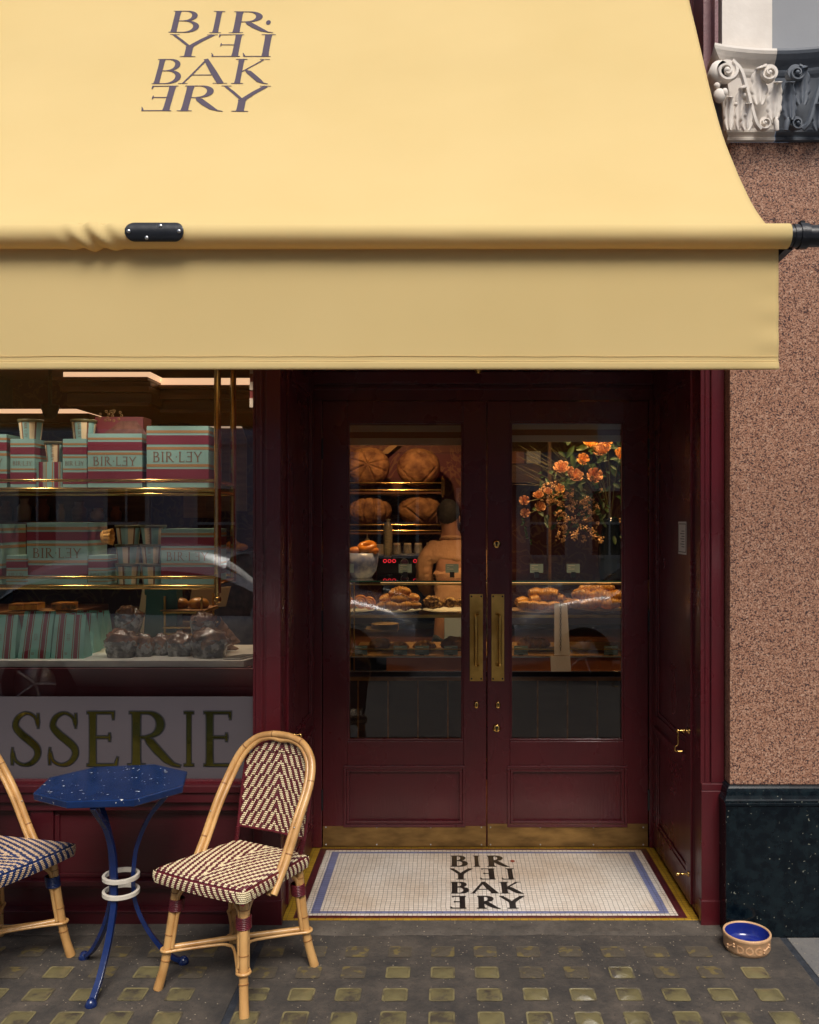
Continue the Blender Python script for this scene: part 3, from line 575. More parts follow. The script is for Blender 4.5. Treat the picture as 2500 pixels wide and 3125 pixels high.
# doors
def door(x0, x1, gx0, gx1, px0, px1, side):
    d = 4.68; A, B, G0, G1 = X(x0, d), X(x1, d), X(gx0, d), X(gx1, d); yb, yf = .905, .85
    zb, zg0, zg1 = .008, Z(2263, d), Z(1286, d)
    P0, P1, zp0, zp1 = X(px0, d), X(px1, d), Z(2517, d), Z(2343, d)
    m = MB()
    m.box(A, G0, yf, yb, zb, zt); m.box(G1, B, yf, yb, zb, zt); m.box(G0, G1, yf, yb, zg1, zt); m.box(G0, G1, yf, yb, zp1, zg0); m.box(G0, G1, yf, yb, zb, zp0)
    m.box(G0, G1, yf + .016, yb - .005, zp0, zp1)                     # sunk panel
    def frame(a, b, c, e, w_, y0, y1): 
        for q in ((a, b, c, c + w_), (a, b, e - w_, e), (a, a + w_, c + w_, e - w_), (b - w_, b, c + w_, e - w_)): m.box(q[0], q[1], y0, y1, q[2], q[3])
    frame(P0, P1, zp0 - .012, zp1 + .012, .016, yf - .009, yf + .002); frame(P0 + .0165, P1 - .0165, zp0 + .005, zp1 - .005, .016, yf - .004, yf + .0165)
    frame(G0 - .001, G1 + .001, zg0 - .001, zg1 + .001, .012, yf + .008, yf + .03)
    D = m.build('door', PAINT, shop, bevel=.0025)
    m = MB(); m.add([(G0, .882, zg0), (G1, .882, zg0), (G1, .882, zg1), (G0, .882, zg1)], [(0, 1, 2, 3)]); m.build('door_glass', GLASS, D)
    m = MB(); m.box(A + .002, B - .002, yf - .0035, yf - .0003, .006, Z(2521 if side < 0 else 2514, d)); 
    kp = m.build('kick_plate', KICK, D)
    m = MB()
    for sx in (.02, .33, .66, .97):
        for sz in (.016, .108): m.lathe([(0, -.0022), (.0035, -.0014), (.0045, 0)], (A + (B - A) * sx, yf - .0036, sz), 8, axis='y')
    m.build('screw', STEEL, kp)
    hx0, hx1 = (X(1434, d), X(1474, d)) if side < 0 else (X(1500, d), X(1539, d)); hz0, hz1 = Z(2078, d), Z(1813, d)
    m = MB(); m.box(hx0, hx1, yf - .0045, yf - .0002, hz0, hz1); pp = m.build('push_plate', BRASS, D, bevel=.0012)
    m = MB()
    for a in (hx0 + .009, hx1 - .009):
        for b in (hz0 + .012, hz1 - .012): m.lathe([(0, -.002), (.0045, -.001), (.005, 0)], (a, yf - .0046, b), 10, axis='y')
    m.build('screw', DARKM, pp)
    cx_ = (hx0 + hx1) / 2 + (-.006 if side > 0 else .010); bx = cx_ + side * .014; z1, z0 = Z(1874, d), Z(2028, d)
    m = MB()
    for zz in (z0, z1): m.box(cx_ - .012, cx_ + .012, yf - .010, yf - .0046, zz - .012, zz + .012); m.box(cx_ - .006, cx_ + .006, yf - .028, yf - .010, zz - .007, zz + .007)
    pts = cat_rom([(cx_, yf - .026, z1), (bx, yf - .045, z1 - .004), (bx, yf - .052, z1 - .04), (bx - side * .001, yf - .054, (z0 + z1) / 2), (bx, yf - .052, z0 + .04), (bx, yf - .045, z0 + .004), (cx_, yf - .026, z0)], 6)
    n = len(pts); m.tube(pts, [.0055 + .0045 * math.sin(math.pi * i / (n - 1)) ** 2 for i in range(n)], 10); m.build('pull_handle', BRASS, D)
    # hinges
    hx = A - .004 if side < 0 else B + .004
    for py in (1370, 1895, 2440): m = MB(); m.tube([(hx, yf - .004, Z(py + 32, d)), (hx, yf - .004, Z(py - 32, d))], .007, 8); m.build('hinge', DARKM, D)
    return D
DL = door(985, 1484.5, 1060, 1414, 1048, 1421, -1); DR = door(1487.5, 1978, 1557, 1905, 1548, 1915, 1)
def lockset(D, px, py, rx, rz, kind):
    m = MB(); c = (X(px, 4.68), .849, Z(py, 4.68)); k = rz / rx
    pr = [(0, -.010), (rx * .5, -.010), (rx * .8, -.008), (rx, -.003), (rx, .001)]
    m.lathe(pr, c, 20, axis='y')
    for v in m.v: v.z = c[2] + (v.z - c[2]) * k
    o = m.build('lock_rose' if kind else 'keyhole_cover', BRASS_P, D)
    m = MB(); m.ball((c[0], .8385, c[2] + rx * .25), rx * .32, 10, sc=(1, .3, 1)); m.box(c[0] - rx * .16, c[0] + rx * .16, .836, .8395, c[2] - rx * .62, c[2] + rx * .1); m.build('keyhole', DARKM, D)
lockset(DR, 1516, 1660, .0225, .0225, 1); lockset(DR, 1516, 2222, .0215, .0215, 1); lockset(DR, 1520, 2151, .014, .020, 0); lockset(DL, 1454, 2151, .014, .020, 0)

# hardware in the recess: hook stays, door stop, notice, bell
def hookstay(x, y, z, s, label, drop=True):
    t = thing('hook_stay', label, 'hook', (x, y, z))
    m = MB(); m.lathe([(0, 0), (.014, 0), (.014, .004), (.006, .006), (.006, .02), (.009, .022), (.009, .028), (0, .03)], (x, y, z), 14, axis='x')
    for v in m.v: v.x = x - s * (v.x - x)
    m.build('rose', BRASS_P, t)
    m = MB(); e = x - s * .05; m.tube([(x - s * .028, y, z), (e, y, z)], .005, 8); m.ball((e, y, z), .009, 10)
    if drop: m.tube(cat_rom([(e, y, z), (e, y, z - .03), (e - .001, y, z - .062), (e - .012, y, z - .072), (e - .013, y, z - .087), (e - .002, y, z - .093), (e + .018, y, z - .092)], 5), .0035, 8)
    m.build('hook', BRASS_P, t)
hookstay(1.072, .12, Z(2230, 3.95), 1, 'brass cabin hook hanging from the right door post')
hookstay(-.715, .10, Z(2243, 3.93), -1, 'brass cabin hook on the left door post above the wine chair', False)
def stop(x, z, s, label):
    m = MB(); m.lathe([(.013, 0), (.013, .003), (.005, .005), (.005, .035), (.008, .05), (.006, .055), (0, .056)], (x, .14, z), 12, axis='x')
    for v in m.v: v.x = x - s * (v.x - x)
    tag(m.build('door_stop', BRASS_P), label, 'door stop')
stop(1.073, .145, 1, 'brass door stop sticking out low on the right side of the doorway')
stop(-.717, .145, -1, 'brass door stop low on the left side of the doorway behind the wine chair')
m = MB(); m.box(1.0715, 1.0725, .17, .31, Z(1692, 4.05), Z(1592, 4.05)); nt_ = tag(m.build('notice', PAPERW), 'small framed white notice on the right wall of the doorway', 'notice')
m = MB(); zz0, zz1 = Z(1692, 4.05), Z(1592, 4.05)
for q in ((.177, .303, zz1 - .012, zz1 - .009), (.177, .303, zz0 + .009, zz0 + .012), (.177, .180, zz0 + .012, zz1 - .012), (.300, .303, zz0 + .012, zz1 - .012)): m.box(1.0708, 1.0714, *q)
for k in range(7): m.box(1.0708, 1.0714, .20, .20 + (.07 if k % 2 else .05), zz1 - .045 - k * .012, zz1 - .042 - k * .012)
m.build('print', DARK_INK, nt_)
m = MB(); c = (X(1460, 4.3), Y(4.3), 2.5); m.lathe([(0, -.05), (.012, -.048), (.018, -.03), (.012, -.012), (.006, -.008), (.006, .021), (.022, .0215)], c, 14); m.box(c[0] - .08, c[0] + .08, c[1] - .004, c[1] + .004, 2.475, 2.481)
tag(m.build('ceiling_lamp', BRASS), 'small brass fitting on the porch ceiling above the doors', 'lamp')

# fascia behind the awning and plum return by the pier
m = MB(); m.box(-2.85, 1.10, .14, .20, 2.562, 4.9); m.build('fascia', PAINT, shop)
m = MB(); m.box(1.101, 1.15, .0, .16, 2.562, 4.9); m.box(1.135, 1.15, -.05, 0, 3.6, 4.9); m.build('fascia_edge', PLUM, shop)

# ================================================================ AWNING
aw = thing('awning', 'cream canvas awning with dark lettering projecting over the shopfront', 'awning', (-.8, -.9, 2.2))
PROF = [(0, 3.857, 4.009), (137, 3.695, 3.726), (260, 3.565, 3.493), (400, 3.393, 3.2325), (510, 3.238, 3.032), (590, 3.113, 2.890), (650, 3.013, 2.790), (692, 2.918, 2.7145)]
def prof(py):
    if py < 0: k = py / 137; return 3.857 - k * .162 * .98, 4.009 - k * .283
    for a, b in zip(PROF, PROF[1:]):
        if py <= b[0]: break
    k = (py - a[0]) / (b[0] - a[0]); return a[1] + (b[1] - a[1]) * k, a[2] + (b[2] - a[2]) * k
crv = cat_rom([(p[0], p[1], p[2]) for p in PROF], 8)
def prof_s(py):
    if py < 0: return prof(py)
    for a, b in zip(crv, crv[1:]):
        if py <= b.x: break
    k = min(1, (py - a.x) / (b.x - a.x)); return a.y + (b.y - a.y) * k, a.z + (b.z - a.z) * k
def can(x, py):
    d, z = prof_s(py); w_ = .004 * noise.noise(Vector((x * 1.3, py / 160, 1))) + .002 * noise.noise(Vector((x * 3 + py / 60, py / 300, 5)))
    w_ += .0035 * max(0, (py - 560) / 130) * noise.noise(Vector((x * 6, py / 120, 9)))
    w_ *= min(1, max(0, (697 - py) / 40)); return Vector((x, Y(d) - w_, z + w_ * .6))
m = MB(); m.grid(lambda u, v: can(-2.62 + (1.046 + 2.62) * u, -60 + 756 * v), 170, 80); m.build('canopy', AWN, aw, solid=.0016)
m = MB()
RB, BD, BZ = .0405, 2.902, 2.671
def barf(u, v):
    x = -2.62 + (1.112 + 2.62) * u; a = 2 * math.pi * v; r_ = RB
    px = CX + x * F / 2.88
    g = math.exp(-((px - 285) / 75) ** 2)
    r_ += .0085 * g * (abs(math.sin(px / 22 + 1.6 * math.sin(a + .4))) ** 2.5 * 1.6 - .5) + .0008 * noise.noise(Vector((x * 5, a, 0)))
    return Vector((x, Y(BD) - r_ * math.cos(a), BZ + r_ * math.sin(a)))
m.grid(barf, 420, 28, cv=True); m.build('front_roll', AWN, aw)
def valf(u, v):
    x = -2.62 + (1.089 + 2.62) * u; z = 2.668 - (2.668 - 2.236) * v
    w_ = .0035 * noise.noise(Vector((x * 2, z * 3, 2))) * v + .002 * noise.noise(Vector((x * 7, z * 2, 8))) * v
    edge = max(0, (x - .98) / .11); w_ += .003 * edge * math.sin(v * 26) * v
    if v > .945: w_ += .0035
    if v > .985: w_ -= .003 * (v - .985) / .015
    return Vector((x, Y(2.925) - w_, z))
m = MB(); m.grid(valf, 200, 110); va = m.build('valance', AWN, aw, solid=.0022)
m = MB()
for zz in (2.263, 2.281): m.tube([(x_ / 10, Y(2.9215) - .0035 * noise.noise(Vector((x_ / 5, zz * 3, 2))), zz) for x_ in range(-26, 11)] + [(1.088, Y(2.9215), zz)], .0008, 5)
m.build('hem_stitching', AWN, va)
# lettering on the canopy
def cmap(u, v, l):
    d, z = prof_s(v); d2, z2 = prof_s(v + 4); t_ = Vector((0, d2 - d, z2 - z)).normalized(); n_ = Vector((0, -t_.z, t_.y)) 
    if n_.y > 0: n_ = -n_
    return can(u, v) + n_ * (.0026 + l * .0002)
q = MB(); logo(q, -1.225, -.715, [(100, 36), (174, 105), (258, 181), (342, 264)], cmap, T=.12, t=.028, layout=LOGO_WIDE); q.build('canopy_lettering', INK, aw)
# bracket plate on the roll
m = MB(); bx0, bx1 = X(385, 2.865), X(563, 2.865)
def plate(u, v):
    x = bx0 + (bx1 - bx0) * u; e = min(x - bx0, bx1 - x); hh = .68 * (1 if e > .03 else math.sqrt(max(.04, 1 - ((.03 - e) / .03) ** 2))); a = hh * (v * 2 - 1) + .02
    r_ = RB + .0075; return Vector((x, Y(BD) - r_ * math.cos(a), BZ + r_ * math.sin(a)))
m.grid(plate, 40, 12); br = m.build('tube_bracket', BLACK, aw, solid=.004)
m = MB()
for fx, a in ((.07, 0), (.61, .35), (.37, -.4), (.93, 0)):
    r_ = RB + .0105; m.ball((bx0 + (bx1 - bx0) * fx, Y(BD) - r_ * math.cos(a), BZ + r_ * math.sin(a)), .0068, 10, sc=(1, .55, 1))
m.build('bolt', STEEL, br)
m = MB(); m.tube([(1.105, Y(BD), BZ), (2.3, Y(BD), BZ)], .0355, 24); m.build('torsion_bar', BLACK, aw)
m = MB(); m.tube([(X(2436, BD), Y(BD), BZ), (X(2462, BD), Y(BD), BZ)], .0425, 24); m.tube([(X(2418, BD), Y(BD), BZ), (X(2436, BD), Y(BD), BZ)], .0385, 24); m.box(X(2442, BD), X(2456, BD), Y(BD) - .006, Y(BD) + .006, BZ + .042, BZ + .05); m.build('collar', BLACK, aw)
m = MB(); m.sweep([(1.12, Y(BD) + .02, BZ - .02), (1.0, -.45, 2.52), (.93, -.04, 2.44)], lambda i: [(-.014, -.02), (.014, -.02), (.014, .02), (-.014, .02)], sm=False); m.build('folding_arm', BLACK, aw)
m = MB(); m.sweep([(-2.55, Y(BD) + .02, BZ - .02), (-2.5, -.45, 2.52), (-2.45, -.04, 2.44)], lambda i: [(-.014, -.02), (.014, -.02), (.014, .02), (-.014, .02)], sm=False); m.build('folding_arm', BLACK, aw)

# ================================================================ PIER
pier = thing('stone_pier', 'granite pier with a painted leafy capital at the right of the shopfront', 'pier', (1.389, .1, GZ))
PCX = 1.378
m = MB(); m.box(1.191, 1.587, -.077, .30, .612, 3.344); m.build('granite_shaft', GRAN, pier, bevel=.003)
m = MB(); m.box(1.161, 1.617, -.12, .30, GZ, .535)
m.box(1.158, 1.620, -.125, .30, .5355, .548)
def mould(prof_, xa, xb, yfront, mb, mi=0):       # prof_: (out, z); wraps left side and front
    for (o0, z0), (o1, z1) in zip(prof_, prof_[1:]):
        A = [(xa - o0, .3, z0), (xa - o0, yfront - o0, z0), (xb + o0, yfront - o0, z0), (xb + o0, .3, z0)]; B = [(xa - o1, .3, z1), (xa - o1, yfront - o1, z1), (xb + o1, yfront - o1, z1), (xb + o1, .3, z1)]
        mb.add(A + B, [(0, 1, 5, 4), (1, 2, 6, 5), (2, 3, 7, 6)], mi)
mould([(.033, .548), (.034, .553), (.028, .559), (.022, .572), (.019, .588), (.014, .600), (.010, .607), (.0, .612), (-.02, .613)], 1.191, 1.587, -.077, m); m.build('plinth', PLIN, pier, bevel=.003)
m = MB(); m.box(1.166, 1.380, -.052, .30, 3.70, 4.9); m.build('white_wall', WHITE_ST, pier); m = MB(); m.box(1.3805, 1.64, -.052, .30, 3.70, 4.9); m.build('grey_wall', GREY_WALL, pier)
def split_build(fn, name):            # left half white, right half dark, mirrored about the pier's centre
    for s, mt in ((-1, WHITE_ST), (1, GREY_ST)):
        m = MB(); fn(m)
        if s > 0:
            for v in m.v: v.x = 2 * PCX - v.x
        m.build(name, mt, pier)
ZB, ZT = 3.344, 3.722
def neck(m):
    pr = [(-.002, ZB), (.016, ZB + .002), (.016, ZB + .012), (.010, ZB + .017), (.012, ZB + .024), (.022, ZB + .034), (.022, ZB + .044), (.014, ZB + .052), (.0, ZB + .056)]
    for (o0, z0), (o1, z1) in zip(pr, pr[1:]):
        A = [(1.191 - o0, .2, z0), (1.191 - o0, -.077 - o0, z0), (PCX - .0005, -.077 - o0, z0)]; B = [(1.191 - o1, .2, z1), (1.191 - o1, -.077 - o1, z1), (PCX - .0005, -.077 - o1, z1)]
        m.add(A + B, [(0, 1, 4, 3), (1, 2, 5, 4)])
split_build(neck, 'capital_neck')
def abacus(m):
    pr = [(-.02, 3.600), (.004, 3.602), (.006, 3.612), (.018, 3.628), (.024, 3.640), (.026, 3.648), (.020, 3.652), (.030, 3.664), (.048, 3.682), (.062, 3.700), (.066, 3.712), (.064, 3.722), (-.06, 3.726)]
    n = 20
    def fn(u, v):
        k = int(round(v * (len(pr) - 1))); o, z = pr[k]
        if u < .3: t_ = u / .3; x = 1.166 - o; y = .2 + (-.125 + .028 - .2) * t_; y = y - o * t_; x += .02 * math.sin(t_ * math.pi)
        else:
            t_ = (u - .3) / .7; x = (1.166 - o) + (PCX - .0005 - 1.166 + o) * t_; y = -.097 - o + .045 * (1 - (1 - t_) ** 2)
        return Vector((x, y, z))
    m.grid(fn, 40, len(pr) - 1, sm=False)
split_build(abacus, 'capital_abacus')
def bell(m):
    m.grid(lambda u, v: Vector((1.193 - .02 * v ** 3 + (PCX - 1.1935 + .02 * v ** 3) * u, -.080 - .012 * v ** 4, ZB + .05 + (3.61 - ZB - .05) * v)), 4, 14)
    m.grid(lambda u, v: Vector((1.193 - .02 * v ** 3, .2 + (-.080 - .012 * v ** 4 - .2) * u, ZB + .05 + (3.61 - ZB - .05) * v)), 4, 14)
split_build(bell, 'capital_bell')
def P2(px, py, dep=0.0): return Vector((X(px, 3.70 - dep), Y(3.70 - dep), Z(py, 3.70 - dep)))
def band(m, pts, w_, th):
    m.sweep(pts, lambda i: [(-w_[i] / 2, -th / 2), (-w_[i] / 2 * .5, th / 2), (w_[i] / 2 * .5, th / 2), (w_[i] / 2, -th / 2)], up=(0, -1, 0), sm=False)
def spiral(m, px, py, r0, turns, dep, s=1, a0=90, w0=.016, lead=None):
    pts = []; W = []
    n = int(26 * turns)
    for i in range(n + 1):
        t_ = i / n; r_ = r0 * (1 - .80 * t_); a = R(a0) - s * 2 * math.pi * turns * t_
        pts.append(P2(px + r_ * math.cos(a), py - r_ * math.sin(a), dep + .012 * t_)); W.append(w0 * (1 - .5 * t_))
    if lead: L_ = [P2(*q) for q in lead]; L_ = cat_rom(L_ + [pts[0]], 6)[:-1]; pts = L_ + pts; W = [w0] * len(L_) + W
    band(m, pts, W, .014); m.ball(P2(px, py, dep + .008), r0 * .0013 * .30, 10)
    m.lathe([(0, -.004), (r0 * .00137 * .92, -.004), (r0 * .00137 * .92, .03), (0, .03)], P2(px, py, dep - .004), 20, axis='y', sm=False)
def volutes(m):
    spiral(m, 2219, 214, 34, 1.5, .05, s=1, a0=60, w0=.023, lead=[(2322, 394, .035), (2308, 372, .045), (2293, 320, .048), (2279, 266, .050), (2262, 214, .052)])
    spiral(m, 2336, 374, 20, 1.2, .028, s=-1, a0=200, w0=.012)
    spiral(m, 2350, 221, 26, 1.4, .05, s=-1, a0=120, w0=.014, lead=[(2322, 262, .02), (2322, 230, .03)])
    # side roll of the corner volute, running back along the return
    c = P2(2198, 214, .05); m.lathe([(0, 0), (.042, 0), (.038, .06), (.030, .12), (.034, .25), (0, .25)], c, 18, axis='y')
split_build(volutes, 'volute')
def acanthus(m, px, py, hgt, wid, dep, lean=0, curl=.035, lobes=4, a=0):
    """upright ragged leaf: base at px,py (photo px), height and half width in m"""
    b = P2(px, py, dep); ca, sa = math.cos(a), math.sin(a)
    def fn(u, v):
        s_ = u * 2 - 1; lob = .74 + .26 * abs(math.sin(v * math.pi * lobes)) ** .7
        w_ = wid * (math.sin(math.pi * min(1, v * .82 + .16)) ** .8) * lob
        x = s_ * w_; z = hgt * v + .010 * abs(s_) * (1 - v) * -1 + .005 * abs(s_) * math.sin(v * math.pi * lobes)
        out = .010 + curl * v ** 4 + .012 * (1 - s_ * s_) + .0035 * math.cos(s_ * math.pi * 2.5) * (1 - v * .5)
        if v > .84: z -= hgt * (v - .84) * 1.9; out += (v - .84) * .16
        return b + Vector((x * ca + lean * z + z * sa * .3, -out, z * (1 - .1 * abs(sa))))
    m.grid(fn, 16, 28)
def leaves(m):
    acanthus(m, 2222, 398, .15, .024, .016, curl=.030, lobes=3); acanthus(m, 2256, 398, .205, .028, .014, lean=.03, lobes=4)
    acanthus(m, 2276, 398, .115, .030, .030, lean=.02, curl=.03, lobes=3)
    acanthus(m, 2358, 366, .165, .036, .022, lean=.06, curl=.045, lobes=5); 
    acanthus(m, 2314, 320, .175, .040, .008, lean=.0, curl=.03, lobes=4)
    for k in range(3): m.tube([P2(2212 + 9 * k, 398, .012), P2(2208 + 10 * k, 330, .014), P2(2204 + 12 * k, 280, .03)], [.005, .006, .008], 8)
    m.ball(P2(2196, 292, .05), .026, 12, sc=(1, .8, 1.15)); m.ball(P2(2212, 282, .055), .014, 10, sc=(1, 1, 1.3)); m.ball(P2(2188, 262, .04), .014, 10)
    m.ball(P2(2270, 292, .04), .012, 8); m.ball(P2(2276, 352, .045), .012, 8); m.ball(P2(2246, 318, .03), .008, 8)
    m.lathe([(.0, 0), (.006, .0), (.006, .02), (0, .02)], P2(2366, 372, .03), 8, axis='y')
    m.tube([P2(2371, 398, .03), P2(2369, 372, .035), P2(2362, 350, .03)], [.01, .012, .006], 8)
split_build(leaves, 'acanthus_leaf')
# neighbouring front beyond the pier
nb = MB(); nb.box(1.66, 9, .1, .5, GZ, 9); nb.box(1.621, 1.66, .02, .12, GZ, 9); tag(nb.build('neighbouring_front', GREY_WALL), 'plain grey neighbouring front beyond the granite pier', 'wall')
nb = MB(); nb.box(-9, -2.86, .0, .4, GZ, 9); tag(nb.build('neighbouring_wall', WHITE_ST), 'white stucco wall beyond the left end of the shopfront', 'wall')
nb = MB(); nb.box(-2.85, 1.65, .21, .5, 4.9, 9); tag(nb.build('upper_wall', WHITE_ST), 'pale stucco upper wall above the awning', 'wall')
# ================================================================ CHAIRS (built in local space, facing -y)
def pill(mb, S, u, v, L_, Hh, e, mi, along='u'):
    """one woven stitch lying on surface S(u,v)->(point, normal)"""
    vs = []
    for a, w_ in ((-.5, .35), (-.34, .9), (.34, .9), (.5, .35)):
        for b in (-1, -.45, .45, 1):
            du, dv = (a * L_, b * Hh / 2 * (1 if abs(b) < 1 else w_)) if along == 'u' else (b * Hh / 2 * (1 if abs(b) < 1 else w_), a * L_)
            p, n = S(u + du, v + dv); hh = e * (w_ if abs(b) < 1 else .0) * (1 if abs(a) < .4 else .3); vs.append(p + n * hh)
    mb.add(vs, [(i * 4 + j, i * 4 + 4 + j, i * 4 + 5 + j, i * 4 + 1 + j) for i in range(3) for j in range(3)], mi, True)
def make_chair(label, loc, rz, dark, light, group, seed):
    t = thing('bistro_chair', label, 'chair', loc, rz, group); rnd = random.Random(seed)
    K = dict(parent=t, local=True)
    # hoop back
    half = [(.207, -.045, .372), (.210, .03, .475), (.210, .11, .61), (.204, .182, .715), (.180, .226, .795), (.125, .252, .848), (.06, .262, .868)]
    path = cat_rom(half + [(0, .264, .873)] + [(-x, y, z) for x, y, z in reversed(half)], 7)
    m = MB(); m.tube(path, .0138, 12)
    inner = cat_rom([(x * .895 - .001, y - .002, z * .985 + .0) for x, y, z in half] + [(0, .262, .851)] + [(-x * .895 + .001, y - .002, z * .985) for x, y, z in reversed(half)], 7)
    m.tube(inner, .0095, 10)
    m.build('hoop_back', RATTAN, **K)
    m = MB()
    for i in (8, 22, 37, 54, 68, 80, 90):
        if i < len(path) - 1:
            a, b = path[i], path[i + 1]; d_ = (b - a).normalized(); m.tube([a - d_ * .003, a, a + d_ * .003], [.0138, .0147, .0138], 12, caps=False)
    m.build('rattan_nodes', RATTAN_D, **K)
    # legs with braces and wraps
    feet = {}
    for sx in (-1, 1):
        for sy in (-1, 1):
            top = Vector((sx * .158, sy * .155 + .005, .438)); ft = Vector((sx * .207, sy * .207, 0)); mid = Vector((sx * .178, sy * .176, .2))
            pts = cat_rom([top, mid, Vector((sx * .190, sy * .190, .09)), ft], 6); feet[(sx, sy)] = (top, mid, ft)
            m = MB(); m.tube(pts, [.0165] * (len(pts) - 4) + [.017, .0175, .018, .018], 14)
            leg = m.build('leg', RATTAN, **K)
            m = MB(); zz = [.10, .205, .355] 
            for z_ in zz:
                k = min(range(len(pts) - 1), key=lambda i: abs(pts[i].z - z_)); d_ = (pts[k + 1] - pts[k]).normalized(); m.tube([pts[k] - d_ * .0015, pts[k] + d_ * .0015], .0183, 14)
            m.tube([ft + Vector((0, 0, .004)), ft], .0162, 12); m.build('rattan_nodes', RATTAN_D, leg, local=True)
            L_at = lambda z_: min(pts, key=lambda p: abs(p.z - z_))
            zw = .30; w0 = L_at(zw)
            m = MB()
            dx = Vector((-sx, 0, 0)); dy = Vector((0, -sy, 0))
            for dv in (dx, dy):
                a = w0 + dv * .021; b = Vector((sx * .158, sy * .155, .432)) + dv * .075
                m.tube(cat_rom([a + Vector((0, 0, -.03)), a + Vector((0, 0, .03)), (a + b) / 2 + Vector((0, 0, .012)), b], 5), .0078, 8)
                lo = L_at(.17) + dv * .0215; m.tube([a + Vector((0, 0, -.02)), lo, L_at(.145) + dv * .0215], .0072, 8)
            m.build('brace', RATTAN, **K)
            m = MB()
            for k in range(7):
                z_ = zw - .020 + k * .0062; c = L_at(z_); c = w0 + (feet[(sx, sy)][1] - top).normalized() * (zw - z_) + (dx + dy) * .007
                q = []
                for i in range(20):
                    a = 2 * math.pi * i / 20; q.append(Vector((c.x + .0255 * math.cos(a), c.y + .0255 * math.sin(a), c.z + .0006 * math.sin(a))))
                m.tube(q, .0034, 6, closed=True)
            m.build('binding', dark, **K)
    # crossed stretchers with loops round each leg
    m = MB(); zs_ = .150
    P_ = {k: Vector((k[0] * .1825, k[1] * .1825, zs_)) for k in feet}
    for k in ((-1, -1), (-1, 1)):
        a, b = P_[k], P_[(-k[0], -k[1])]; m.tube([a, a * .5 + b * .5 + Vector((0, 0, .004 if k[1] < 0 else -.014)), b], .0105, 10)
    for k, p in P_.items():
        dv = Vector((k[0], k[1], 0)).normalized(); sd_ = Vector((-dv.y, dv.x, 0)); c = p + Vector((0, 0, 0))
        lp = [c * .12 + sd_ * .045 + Vector((0, 0, zs_ * .88)), c * .25 + sd_ * .022 + Vector((0, 0, zs_ * .75)), c * .8 + sd_ * .019 + Vector((0, 0, zs_ * .2))]
        arc_ = [p + (sd_ * math.cos(a) + dv * math.sin(a)) * .0225 for a in [R(x) for x in range(0, 181, 20)]]
        rp = [Vector((v.x, v.y, v.z)) - sd_ * 2 * sd_.dot(v) for v in reversed(lp)]
        q = [Vector((v.x, v.y, zs_ - .006)) for v in lp + arc_ + rp]; m.tube(cat_rom(q, 3), .0058, 8)
    m.build('stretcher', RATTAN, **K)
    # woven seat
    fw, bw, y0, y1 = .218, .182, -.222, .205
    def hw(y): k = (y - y0) / (y1 - y0); return fw + (bw - fw) * k
    def top(x, y):
        k = (y - y0) / (y1 - y0); h_ = hw(y); ex = min(1, (h_ - abs(x)) / .03); ey = min(1, (y - y0) / .03, (y1 - y) / .03)
        e = lambda q: math.sqrt(max(0, 1 - (1 - max(0, q)) ** 2)); z = .458 - .020 * k + .010 * math.sin(math.pi * min(1, max(0, k))) * (1 - (x / h_) ** 2) - .016 * (1 - e(ex)) - .018 * (1 - e(ey))
        return Vector((x, y - .012 * (1 - (x / fw) ** 2) * (1 - k) ** 3, z))
    def S(x, y):
        p = top(x, y); a = top(x + .002, y) - p; b = top(x, y + .002) - p; return p, a.cross(b).normalized()
    PX_, PY_ = .0270, .083
    cream = lambda x, s_: ((abs(x) / PX_ - s_ / PY_) % 1) < .48
    m = MB(); m.grid(lambda u, v: top((u * 2 - 1) * .995 * hw(y0 + (y1 - y0) * v), y0 + (y1 - y0) * v), 30, 30, 0)
    m.grid(lambda u, v: top((u * 2 - 1) * .99 * hw(y0 + (y1 - y0) * v), y0 + (y1 - y0) * v) * 1.0 - Vector((0, 0, .03)), 8, 8, 0)
    rows = 50; ph = (y1 - y0 - .01) / rows
    for j in range(rows):
        y = y0 + .006 + (j + .5) * ph; h_ = hw(y) - .006; n = int(2 * h_ / .0068)
        for i in range(n):
            x = -h_ + (i + .5) * (2 * h_ / n); m_ = 1 if cream(x, y) else 0
            pill(m, S, x, y, .0072, ph * .92, .0020, m_)
    m.build('seat', [dark, light], **K)
    # skirt: stitches round the edge
    outline = []; r_ = .020
    cs = [(fw, y0), (bw, y1), (-bw, y1), (-fw, y0)]
    for i, (cx_, cy_) in enumerate(cs):
        prv, nx_ = Vector(cs[i - 1]), Vector(cs[(i + 1) % 4]); c = Vector((cx_, cy_)); a = c + (prv - c).normalized() * r_; b = c + (nx_ - c).normalized() * r_
        for k in range(5): t_ = k / 4; outline.append(a * (1 - t_) ** 2 + c * 2 * t_ * (1 - t_) + b * t_ * t_)
    dense = []
    for i in range(len(outline)):
        a, b = outline[i], outline[(i + 1) % len(outline)]; k = max(1, int((b - a).length / .004)); dense += [a + (b - a) * q / k for q in range(k)]
    Ls = [0]
    for i in range(len(dense)): Ls.append(Ls[-1] + (dense[(i + 1) % len(dense)] - dense[i]).length)
    tot = Ls[-1]
    def at(s_):
        s_ %= tot; i = min(len(dense) - 1, max(0, int(s_ / tot * len(dense)) - 2))
        while i < len(dense) - 1 and Ls[i + 1] < s_: i += 1
        a, b = dense[i], dense[(i + 1) % len(dense)]; k = (s_ - Ls[i]) / max(1e-6, Ls[i + 1] - Ls[i]); return a + (b - a) * k
    HS = .044
